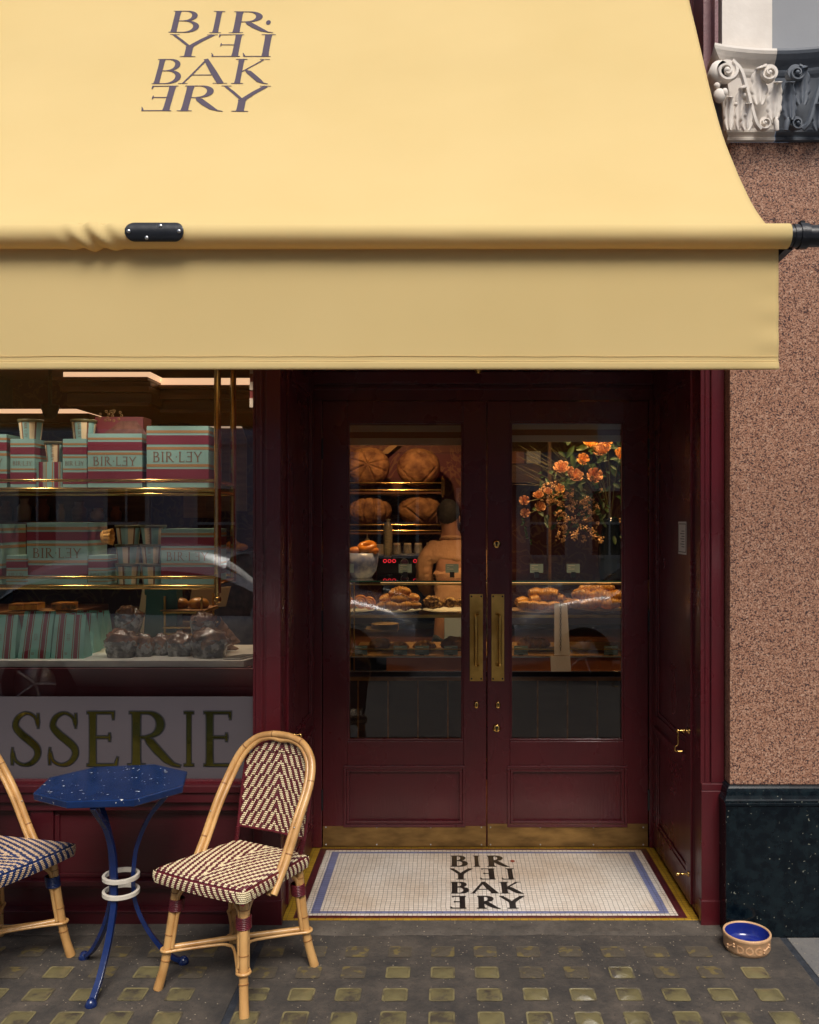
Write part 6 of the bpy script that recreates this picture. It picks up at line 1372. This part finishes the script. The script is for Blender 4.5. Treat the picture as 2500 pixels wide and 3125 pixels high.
# +y is away from the camera, where the person faces
V = [((0, 0, .98), (.15, .11)), ((0, .01, 1.15), (.14, .10)), ((-.01, .03, 1.35), (.17, .11)), ((-.02, .06, 1.50), (.13, .085)), ((-.035, .075, 1.58), (.055, .055)), ((-.05, .10, 1.66), (.055, .06)), ((-.06, .12, 1.74), (.078, .095)), ((-.065, .125, 1.82), (.065, .08)),
     ((-.21, .05, 1.50), (.06, .06)), ((-.26, .07, 1.28), (.048, .048)), ((-.20, .27, 1.16), (.036, .036)), ((-.14, .40, 1.17), (.028, .020)), ((-.12, .47, 1.16), (.036, .014)),
     ((.19, .05, 1.49), (.06, .06)), ((.27, .08, 1.27), (.048, .048)), ((.19, .28, 1.15), (.036, .036)), ((.13, .41, 1.15), (.028, .020)), ((.11, .48, 1.14), (.036, .014)),
     ((-.10, 0, .88), (.09, .09)), ((-.11, .01, .5), (.06, .06)), ((-.12, -.02, .1), (.042, .042)), ((-.125, .10, .035), (.04, .03)),
     ((.10, 0, .88), (.09, .09)), ((.11, .01, .5), (.06, .06)), ((.12, -.02, .1), (.042, .042)), ((.125, .10, .035), (.04, .03))]
E = [(0, 1), (1, 2), (2, 3), (3, 4), (4, 5), (5, 6), (6, 7), (3, 8), (8, 9), (9, 10), (10, 11), (11, 12), (3, 13), (13, 14), (14, 15), (15, 16), (16, 17), (0, 18), (18, 19), (19, 20), (20, 21), (0, 22), (22, 23), (23, 24), (24, 25)]
for hand, sgn in ((12, -1), (17, 1)):
    hp = Vector(V[hand][0])
    for k, (ox, ln) in enumerate(((-.026, .055), (-.009, .065), (.009, .060), (.026, .048))):
        a = len(V); V.append(((hp.x + ox * 1.1, hp.y + .035, hp.z + .002), .0085)); V.append(((hp.x + ox * 1.2, hp.y + .035 + ln * .55, hp.z - .004), .0078)); V.append(((hp.x + ox * 1.15, hp.y + .035 + ln * .85, hp.z - .022), .0065)); E += [(hand, a), (a, a + 1), (a + 1, a + 2)]
    a = len(V); V.append(((hp.x - sgn * .038, hp.y + .0, hp.z - .006), .010)); V.append(((hp.x - sgn * .056, hp.y + .035, hp.z - .014), .008)); E += [(hand, a), (a, a + 1)]
skin_obj('body', V, E, SKIN)
sh_ = skin_obj('shirt', [((0, -.0, .90), (.175, .13)), ((0, .005, 1.08), (.165, .125)), ((-.005, .02, 1.25), (.19, .135)), ((-.01, .035, 1.40), (.20, .13)), ((-.02, .06, 1.51), (.15, .10)), ((-.035, .075, 1.575), (.075, .07)), ((-.215, .05, 1.49), (.085, .085)), ((-.255, .065, 1.30), (.078, .07)), ((-.245, .15, 1.20), (.062, .06)), ((-.205, .27, 1.16), (.05, .05)), ((.19, .05, 1.49), (.085, .085)), ((.28, .075, 1.29), (.072, .07)), ((.25, .16, 1.19), (.062, .06)), ((.19, .28, 1.15), (.05, .05))],
         [(0, 1), (1, 2), (2, 3), (3, 4), (4, 5), (4, 6), (6, 7), (7, 8), (8, 9), (4, 10), (10, 11), (11, 12), (12, 13)], SHIRT, sub=3)
skin_obj('trousers', [((0, 0, .92), (.165, .125)), ((-.10, 0, .80), (.105, .105)), ((-.11, .01, .5), (.08, .08)), ((-.12, -.02, .09), (.07, .07)), ((.10, 0, .80), (.105, .105)), ((.11, .01, .5), (.08, .08)), ((.12, -.02, .09), (.07, .07))], [(0, 1), (1, 2), (2, 3), (0, 4), (4, 5), (5, 6)], TROU)
m = MB(); c = Vector((px_ - .062, py_ + .118, 1.785))
def hairf(u, v):
    a, b = 2 * math.pi * u, math.pi * (v - .5); q = Vector((math.cos(a) * math.cos(b), math.sin(a) * math.cos(b), math.sin(b))); k = 1 + .05 * noise.noise(q * 6)
    p = Vector((q.x * .088, q.y * .104 - .012, q.z * .108 + .008)) * k
    if q.z < -.2 : p.y -= .004; p *= .96
    if q.y > .35 and q.z < .3: p *= .80
    return c + p
m.grid(hairf, 40, 24, cu=True); m.build('hair', HAIR, pn)
m = MB()
for s_ in (-1, 1):
    m.ball(c + Vector((s_ * .088, .012, -.045)), .026, 12, sc=(.35, .65, 1.15)); m.ball(c + Vector((s_ * .03, .10, -.02)), .012, 8)
m.ball(c + Vector((0, .118, -.045)), .016, 10, sc=(.8, 1, 1.3)); m.ball(c + Vector((0, .10, -.082)), .02, 10, sc=(1.2, .5, .35)); m.build('ears_and_face', SKIN, pn)
m = MB(); m.tube(cat_rom([Vector((px_, py_, 0)) + Vector(q) for q in ((-.115, .07, 1.585), (-.09, -.005, 1.60), (-.035, -.03, 1.605), (.02, -.005, 1.60), (.045, .07, 1.585))], 5), .015, 8); m.build('collar', SHIRT, pn)
m = MB(); m.box(px_ - .09, px_ + .22, py_ - .155, py_ - .140, .62, 1.02); m.build('apron', pmat('pale_blue_cloth', (.25, .28, .36), rough=.9), pn, bevel=.006)

# ================================================================ FLOWERS
dFl = 6.15
fl = thing('flower_arrangement', 'tall dark vase spilling peach roses and cream berries on the counter', 'flowers', (X(1860, dFl), Y(dFl), z_topg))
m = MB(); vx = X(1868, dFl); m.lathe([(0, 0), (.07, 0), (.085, .05), (.09, .2), (.06, .36), (.075, .42), (.07, .42), (.05, .36), (0, .30)], (vx, Y(dFl) + .05, z_topg), 30); m.build('vase', pmat('dark_glass_vase', (.01, .014, .02), rough=.08), fl)
rnd = random.Random(11)
def fp(px, py, dd=0): return Vector((X(px, dFl - dd), Y(dFl - dd), Z(py, dFl - dd)))
m = MB(); root = Vector((vx, Y(dFl) + .05, z_topg + .40)); stems = []
heads = [(1714, 1428, .052, 0), (1757, 1452, .050, 0), (1838, 1374, .056, 0), (1815, 1452, .052, 0), (1780, 1402, .040, 1), (1897, 1388, .050, 1), (1802, 1352, .046, 1), (1740, 1435, .026, 0), (1600, 1528, .034, 0), (1643, 1512, .036, 0), (1672, 1500, .028, 0), (1648, 1547, .036, 0), (1603, 1566, .032, 0), (1710, 1492, .030, 1), (1855, 1352, .03, 1)]
for i, (px, py, r_, k) in enumerate(heads):
    p = fp(px, py, .05 + .03 * rnd.random()); mid = (p + root) / 2 + Vector((0, 0, .10)); m.tube(cat_rom([root, mid, p - Vector((0, -.01, .01))], 6), .003, 6)
for i in range(26):
    px, py = rnd.uniform(1565, 1740), rnd.uniform(1350, 1480); p = fp(px, py, .03); q = root + Vector((-.05, 0, .03)); m.tube(cat_rom([q, (p + q) / 2 + Vector((0, 0, .08 * rnd.random())), p], 6), [.0018] * 12 + [.0007], 5)
m.build('stems', STEM, fl)
for px, py, r_, k in heads:
    c = fp(px, py, .14); r_ *= 1.0; m = MB(); tilt = Matrix.Rotation(rnd.uniform(-.6, .6), 3, 'Y') @ Matrix.Rotation(R(62) + rnd.uniform(-.5, .4), 3, 'X')
    for ring in range(4):
        npet = (4, 5, 6, 7)[ring]; rr = r_ * (.28, .5, .75, 1.0)[ring]; hh = r_ * (1.0, 1.0, .95, .85)[ring]
        for q in range(npet):
            a0 = 2 * math.pi * (q / npet) + ring * .7 + rnd.random() * .3; sp = 2 * math.pi / npet * .8
            def fn(u, v):
                a = a0 + (u - .5) * sp * (1.15 - .3 * v); fl_ = rr * (.45 + .55 * math.sin(v * 1.7)) + rr * .22 * max(0, v - .7) * (1 + abs(u - .5)); z = hh * v * (1 - .18 * (2 * u - 1) ** 2) - r_ * .4 - (.12 * r_ * max(0, v - .8) * 5 if ring == 3 else 0)
                return c + tilt @ Vector((fl_ * math.cos(a), fl_ * math.sin(a), z))
            m.grid(fn, 6, 6)
    m.build('rose', ROSE_Y if k else ROSE, fl, solid=.0008)
m = MB()
def cluster(px, py, n=7, s_=.016):
    c = fp(px, py, rnd.uniform(.0, .12))
    for k in range(n): m.ball(c + Vector((rnd.uniform(-1, 1), rnd.uniform(-1, 1), rnd.uniform(-1, 1))) * s_, rnd.uniform(.0048, .0075), 6)
for _ in range(95):
    a = rnd.random(); px = 1650 + 175 * rnd.random() + 20 * a; py = 1478 + (rnd.random() ** .8) * (175 if px > 1700 else 60)
    cluster(px, py)
for px, py in ((1667, 1481), (1690, 1477), (1655, 1492), (1702, 1500), (1788, 1520), (1744, 1537), (1707, 1560), (1722, 1596), (1752, 1636), (1790, 1580), (1897, 1590)): cluster(px, py, 9, .018)
m.build('berries', BERRY, fl)['kind'] = 'stuff'
m = MB()
def leafm(c, ln, wd, dr, up):
    dr = dr.normalized(); sd_ = dr.cross(up).normalized(); nn = sd_.cross(dr)
    m.grid(lambda u, v: c + dr * ln * v + sd_ * (u - .5) * wd * math.sin(math.pi * min(1, v * .93 + .05)) ** .8 + nn * (-.25 * ln * v * v + abs(u - .5) * wd * .3), 4, 7)
for _ in range(230):
    px, py = rnd.uniform(1640, 1905), rnd.uniform(1350, 1640)
    if px < 1720 and not (1430 < py < 1600): continue
    leafm(fp(px, py, rnd.uniform(-.1, .06)), rnd.uniform(.03, .075), rnd.uniform(.015, .034), Vector((rnd.uniform(-1, 1), rnd.uniform(-.8, .3), rnd.uniform(-1, .6))), Vector((rnd.uniform(-.3, .3), -1, .4)))
for px, py, dx, dz in ((1752, 1360, -.6, -1), (1745, 1385, .2, -1), (1790, 1395, .0, -1), (1758, 1372, 1, .3)): leafm(fp(px, py, .09), .10, .038, Vector((dx, -.1, dz)), Vector((0, -1, 0)))
for k in range(10): leafm(fp(1592 + k * 3.0, 1582 + k * 8, .02), .022, .018, Vector((rnd.uniform(-1, 1), 0, -.4)), Vector((0, -1, 0)))
m.build('foliage', LEAF, fl)['kind'] = 'stuff'

# furniture deeper in the shop
m = MB(); m.box(X(1674, 7.4), X(1683, 7.4), Y(7.4), Y(7.4) + .05, 0, 3.05); tag(m.build('wooden_column', OAK), 'slim wooden upright behind the flowers in the right door', 'column')
t = thing('wall_cabinet', 'amber lit cabinet with a white panel standing in for a reflection in the upper left of the right door', 'cabinet', (X(1600, 7.6), Y(7.6), 1.9)); m = MB(); m.box(X(1540, 7.6), X(1652, 7.6), Y(7.6) + .03, Y(7.6) + .3, Z(1472, 7.6), Z(1415, 7.6)); m.box(X(1540, 7.6), X(1645, 7.6), Y(7.6) + .28, Y(7.6) + .3, Z(1415, 7.6), Z(1360, 7.6)); m.build('carcass', WOOD, t)
m = MB(); m.box(X(1540, 7.6), X(1600, 7.6), Y(7.6), Y(7.6) + .02, Z(1414, 7.6), Z(1378, 7.6)); m.build('amber_panel', RUST, t); m = MB(); m.box(X(1608, 7.6), X(1650, 7.6), Y(7.6), Y(7.6) + .02, Z(1414, 7.6), Z(1377, 7.6)); m.build('reflection_panel', PAPERW, t)  # white panel is a painted reflection
# things behind the display rack
t = thing('arched_mirror', 'dark arched mirror with a lit top between the brass posts', 'mirror', (X(690, 7.0), Y(7.0), 1.3)); m = MB(); c = (X(688, 7.0), Y(7.0), Z(1307, 7.0))
m.poly([(X(628, 7), Y(7), Z(1560, 7)), (X(752, 7), Y(7), Z(1560, 7)), (X(752, 7), Y(7), Z(1340, 7)), (X(740, 7), Y(7), Z(1307, 7)), (X(640, 7), Y(7), Z(1307, 7)), (X(628, 7), Y(7), Z(1340, 7))], -.02); m.build('panel', WOOD_M, t)
m = MB(); m.poly([(X(635, 7), Y(6.99), Z(1307, 7)), (X(742, 7), Y(6.99), Z(1307, 7)), (X(728, 7), Y(6.99), Z(1288, 7)), (X(706, 7), Y(6.99), Z(1280, 7)), (X(672, 7), Y(6.99), Z(1280, 7)), (X(648, 7), Y(6.99), Z(1290, 7))]); m.build('lit_shade', pmat('lit_shade', (.8, .6, .4), em=(1, .70, .48), ems=.35), t)
t = thing('wall_shelf', 'dim wooden wall shelf with pots behind the boxes', 'shelf', (X(250, 7.6), Y(7.6), 1.2)); m = MB(); m.box(-4.1, X(420, 7.6), Y(7.6), Y(7.6) + .35, Z(1602, 7.6), Z(1590, 7.6)); m.box(-4.1, X(420, 7.6), Y(7.6) + .30, Y(7.6) + .35, Z(1590, 7.6), Z(1490, 7.6)); m.build('board', WOOD_M, t)
rnd = random.Random(5)
for k in range(7):
    px = 18 + k * 56; d = 7.7; w_ = rnd.uniform(.03, .06); hgt = rnd.uniform(.10, .2); m = MB(); c = (X(px, d), Y(d), Z(1590, 7.6) + .001); m.lathe([(0, 0), (w_, 0), (w_ * 1.1, hgt * .6), (w_ * .6, hgt * .8), (w_ * .7, hgt), (0, hgt)], c, 16)
    tag(m.build('jar', (OAK, PAPERW, RUST, CREAMC)[k % 4]), ('small', 'pale', 'rusty', 'cream', 'squat', 'narrow', 'tallest')[k] + ' jar standing on the dim wall shelf behind the rack, ' + ('first', 'second', 'third', 'fourth', 'fifth', 'sixth', 'seventh')[k] + ' from the left', 'jar', 'jars on the wall shelf')
m = MB(); m.box(X(560, 7.9), X(655, 7.9), Y(7.9), Y(7.9) + .03, Z(1580, 7.9), Z(1490, 7.9)); t = tag(m.build('framed_picture', OAK), 'small amber framed picture behind the brass posts', 'picture')
plate(676, 746, 1678, 5.6, 'gilt dish of pastries between the brass rack posts', GOLDC, dep=.7)
for k, (px, py) in enumerate(((690, 1668), (712, 1662), (735, 1670))): pastry('bun', (X(px, 5.6), Y(5.6), Z(py, 5.6)), .9, ('left', 'middle', 'right')[k] + ' brown bun on the gilt dish beside the rack', 'buns on the gilt dish', seed=k)
t = thing('dish_counter', 'blue patterned counter carrying the gilt dish', 'counter', (X(740, 5.7), Y(5.7), 0)); m = MB(); m.box(X(655, 5.7), X(800, 5.7), Y(5.7), Y(5.7) + .6, 0, Z(1684, 5.6)); m.build('body', pmat('blue_print', (.05, .055, .10), (.14, .12, .17), nscale=16, rough=.5), t)
m = MB(); m.box(-2.75, -.78, .98, 1.0, 0, .01); 

# interior lamps: track spotlights, and added fill spots without fittings
def spot(x, y, z, tx, ty, tz, e, ang=70, c=(1, .60, .28), r_=.05):
    l = bpy.data.lights.new('track_or_fill_spot', 'SPOT'); o = bpy.data.objects.new('track_or_fill_spot', l); col.objects.link(o); l.energy = e; l.color = c; l.spot_size = R(ang); l.spot_blend = .6; l.shadow_soft_size = r_
    o.location = (x, y, z); o.rotation_euler = (Vector((tx, ty, tz)) - Vector((x, y, z))).to_track_quat('-Z', 'Y').to_euler()
t = thing('spotlight_track', 'black ceiling track of small warm spotlights over the pastry counter', 'track light', (.3, Y(6.1), 2.95))
m = MB(); m.box(-1.2, 1.8, 1.92, 1.95, 3.04, 3.07); m.build('track', DARKM, t)
for x in (-.65, -.38, -.08, .45, .8, 1.1):
    m = MB(); m.lathe([(.035, -.06), (.04, -.055), (.04, .03), (0, .035)], (x, 1.93, 2.98), 16); m.build('spot_head', DARKM, t); m = MB(); m.lathe([(0, -.05), (.034, -.05)], (x, 1.93, 2.98), 16); m.build('bulb', GLOW2, t)
    spot(x, 1.93, 2.91, x * .95 + .05, 2.27, 1.1, 42, 60)
spot(-.55, 3.0, 3.0, -.55, 4.2, 2.0, 75, 70); spot(.1, 2.2, 3.0, .0, 3.0, 1.1, 40, 50)  # second spot is added fill to brighten the person's shirt
spot(.95, 1.3, 3.0, .95, 2.3, 2.0, 38, 70)  # added fill aimed at the flowers
spot(-2.0, 1.5, 3.0, -2.2, .4, 1.7, 60, 90, (1, .70, .42)); spot(-1.2, 1.5, 3.0, -1.15, .6, 1.3, 50, 80, (1, .66, .36))
spot(-2.4, 2.2, 3.0, -2.5, 1.2, 1.0, 40, 60)
for x in (-2.2, -1.6, -1.05): spot(x, .16, 2.46, x - .05, .62, 1.35, 9, 100, (1, .86, .70))  # added fill on the box fronts, in place of light from the street

# ================================================================ THE STREET BEHIND THE CAMERA (seen in the glass)
SASH = pmat('sash_white', (.75, .75, .74), rough=.5); PANE = pmat('dark_window_pane', (.02, .022, .028), rough=.08); LILAC = pmat('lilac_stucco', (.66, .60, .68), (.6, .55, .63), rough=.8, nscale=2); WHT = pmat('bright_stucco', (.80, .78, .72), (.7, .68, .62), rough=.8, nscale=2); BRK = pmat('dark_brick', (.16, .08, .07), (.11, .055, .05), rough=.9, nscale=30); REDA = pmat('red_awning_cloth', (.5, .03, .03), rough=.8)
yB = Y(-11.9)
def house(x0, x1, hgt, mt, label, seed, awn=False):
    t = thing('terraced_house', label, 'house', ((x0 + x1) / 2, yB - 3, GZ), group='houses across the street'); m = MB(); m.box(x0, x1, yB - 6, yB, GZ, hgt); m.box(x0, x1, yB, yB + .12, hgt - .5, hgt - .3); m.box(x0, x1, yB, yB + .08, 3.4, 3.6); m.build('wall', mt, t)
    n = max(2, int((x1 - x0) / 1.7))
    for fl_ in range(4):
        z0 = (.8, 4.1, 7.1, 10.0)[fl_]
        if z0 + 1.8 > hgt - .6: break
        for k in range(n):
            xc = x0 + (k + .5) * (x1 - x0) / n; m = MB(); w_, h_ = .5, (1.9 if fl_ else 1.7)
            for q in ((-w_, w_, 0, .08), (-w_, w_, h_ - .08, h_), (-w_, -w_ + .08, .08, h_ - .08), (w_ - .08, w_, .08, h_ - .08), (-w_ + .08, w_ - .08, h_ / 2 - .03, h_ / 2 + .03), (-.02, .02, .08, h_ / 2 - .03), (-.02, .02, h_ / 2 + .03, h_ - .08)): m.box(xc + q[0], xc + q[1], yB - .02, yB + .05, z0 + q[2], z0 + q[3])
            wn = m.build('window', SASH, t); m = MB(); m.box(xc - w_ + .05, xc + w_ - .05, yB + .001, yB + .012, z0 + .05, z0 + h_ - .05); m.build('pane', PANE, wn)
    if awn: m = MB(); m.add([(x0 + .4, yB + .05, 3.3), (x1 - .4, yB + .05, 3.3), (x1 - .4, yB + 1.0, 2.7), (x0 + .4, yB + 1.0, 2.7)], [(0, 1, 2, 3)]); m.build('shop_awning', REDA, t, solid=.02)
house(-16, -8.2, 12, WHT, 'white terraced house furthest left across the street', 1); house(-8.19, -2.2, 12.5, LILAC, 'lilac terraced house across the street opposite the shop window', 2); house(-2.19, 1.6, 11, BRK, 'dark brick house with a red awning across the street', 3, True); house(1.61, 4.6, 12, WHT, 'white house next to the brick house across the street', 4); house(4.61, 14, 12.5, LILAC, 'lilac terraced house furthest right across the street', 5)

def car(xc, yc, face, paint, label):
    """length along x; face=+1 nose towards +x"""
    t = thing('parked_car', label, 'car', (xc, yc, GZ - .12), group='cars parked along the kerb'); z0 = GZ - .12
    Lh, Wh = 2.15, .90
    st = [(-2.15, .45, .62, .80), (-2.10, .35, .82, .84), (-1.7, .25, .98, .88), (-1.0, .22, 1.0, .90), (0, .22, .98, .90), (.7, .22, .97, .90), (1.2, .22, .93, .89), (1.7, .24, .84, .86), (2.0, .30, .72, .80), (2.15, .38, .58, .70)]
    P = [Vector((q.x, q.y, q.z * 1.10)) for q in cat_rom([Vector((a, b, c)) for a, b, c, _ in st], 4)]; Wd = cat_rom([Vector((d_, 0, 0)) for *_, d_ in st], 4)
    m = MB(); n = 24
    def sec(i, j):
        a = 2 * math.pi * j / n; x, lo, hi = P[i]; w_ = Wd[i].x; e = .42; cy_ = math.copysign(abs(math.cos(a)) ** e, math.cos(a)); cz = math.copysign(abs(math.sin(a)) ** (.55), math.sin(a))
        return Vector((xc + face * x, yc + w_ * cy_, z0 + (lo + hi) / 2 + (hi - lo) / 2 * cz))
    k = len(P); vs = [sec(i, j) for i in range(k) for j in range(n)]; m.add(vs, [(i * n + j, i * n + (j + 1) % n, (i + 1) * n + (j + 1) % n, (i + 1) * n + j) for i in range(k - 1) for j in range(n)], 0, True); m.add([vs[j] for j in range(n)], [tuple(range(n))]); m.add([vs[(k - 1) * n + j] for j in range(n)], [tuple(range(n))]); m.build('body', paint, t)
    cab = [(-1.9, 1.05, .78), (-1.55, 1.40, .74), (-1.0, 1.57, .70), (-.3, 1.62, .68), (.25, 1.55, .68), (.65, 1.32, .73), (1.05, 1.02, .80)]
    C = cat_rom([Vector(q) for q in cab], 4); m = MB(); roof = MB(); n2 = 12
    def cs(i, j, o=0): 
        x, hi, w_ = C[i]; a = math.pi * j / n2; cy_ = math.copysign(abs(math.cos(a)) ** .5, math.cos(a)); return Vector((xc + face * x, yc + (w_ + (.84 - w_) * (1 - abs(math.sin(a)) ** .6) + o) * cy_, z0 + .90 + (hi - .90 + o) * abs(math.sin(a)) ** .6))
    k = len(C); m.add([cs(i, j) for i in range(k) for j in range(n2 + 1)], [(i * (n2 + 1) + j, i * (n2 + 1) + j + 1, (i + 1) * (n2 + 1) + j + 1, (i + 1) * (n2 + 1) + j) for i in range(k - 1) for j in range(n2)], 0, True); m.build('windows', PANE, t)
    for i0, i1, j0, j1 in ((4, k - 8, 3, 9), (0, k - 1, 2, 3), (0, k - 1, 9, 10)):
        roof.add([cs(i, j, .012) for i in range(i0, i1 + 1) for j in range(j0, j1 + 1)], [(a * (j1 - j0 + 1) + b, a * (j1 - j0 + 1) + b + 1, (a + 1) * (j1 - j0 + 1) + b + 1, (a + 1) * (j1 - j0 + 1) + b) for a in range(i1 - i0) for b in range(j1 - j0)], 0, True)
    roof.build('roof', paint, t)
    for wx in (-1.35, 1.38):
        for s_ in (-1, 1):
            c = (xc + face * wx, yc + s_ * .80, z0 + .33); m = MB(); m.lathe([(.2, -.11), (.32, -.11), (.335, -.06), (.335, .06), (.32, .11), (.2, .11)], c, 28, axis='y'); wh = m.build('wheel', pmat('tyre', (.015, .015, .016), rough=.85) if 'tyre' not in MATS else MATS['tyre'], t)
            m = MB(); m.lathe([(0, -.08), (.21, -.10), (.215, .10), (0, .08)], c, 28, axis='y')
            for q in range(5): a = q * 1.2566; m.tube([(c[0], c[1] + s_ * .10, c[2]), (c[0] + .2 * math.cos(a), c[1] + s_ * .11, c[2] + .2 * math.sin(a))], .022, 6)
            m.build('rim', STEEL, wh)
    for s_ in (-1, 1):
        m = MB(); m.ball((xc + face * 2.0, yc + s_ * .62, z0 + .66), .13, 14, sc=(.9, 1.1, .6)); m.build('headlight', PORC, t)
        m = MB(); m.ball((xc + face * .75, yc + s_ * .98, z0 + 1.0), .10, 12, sc=(.6, 1, .7)); m.build('mirror', paint, t)
car(-2.55, Y(-1.45), 1, pmat('silver_car_paint', (.72, .74, .78), rough=.18, metal=.2, coat=1), 'silver car parked at the kerb behind the photographer, nose to the right')
car(2.9, Y(-1.45), -1, pmat('white_car_paint', (.84, .85, .88), rough=.12, coat=1), 'white car parked at the kerb behind the photographer, nose to the left')
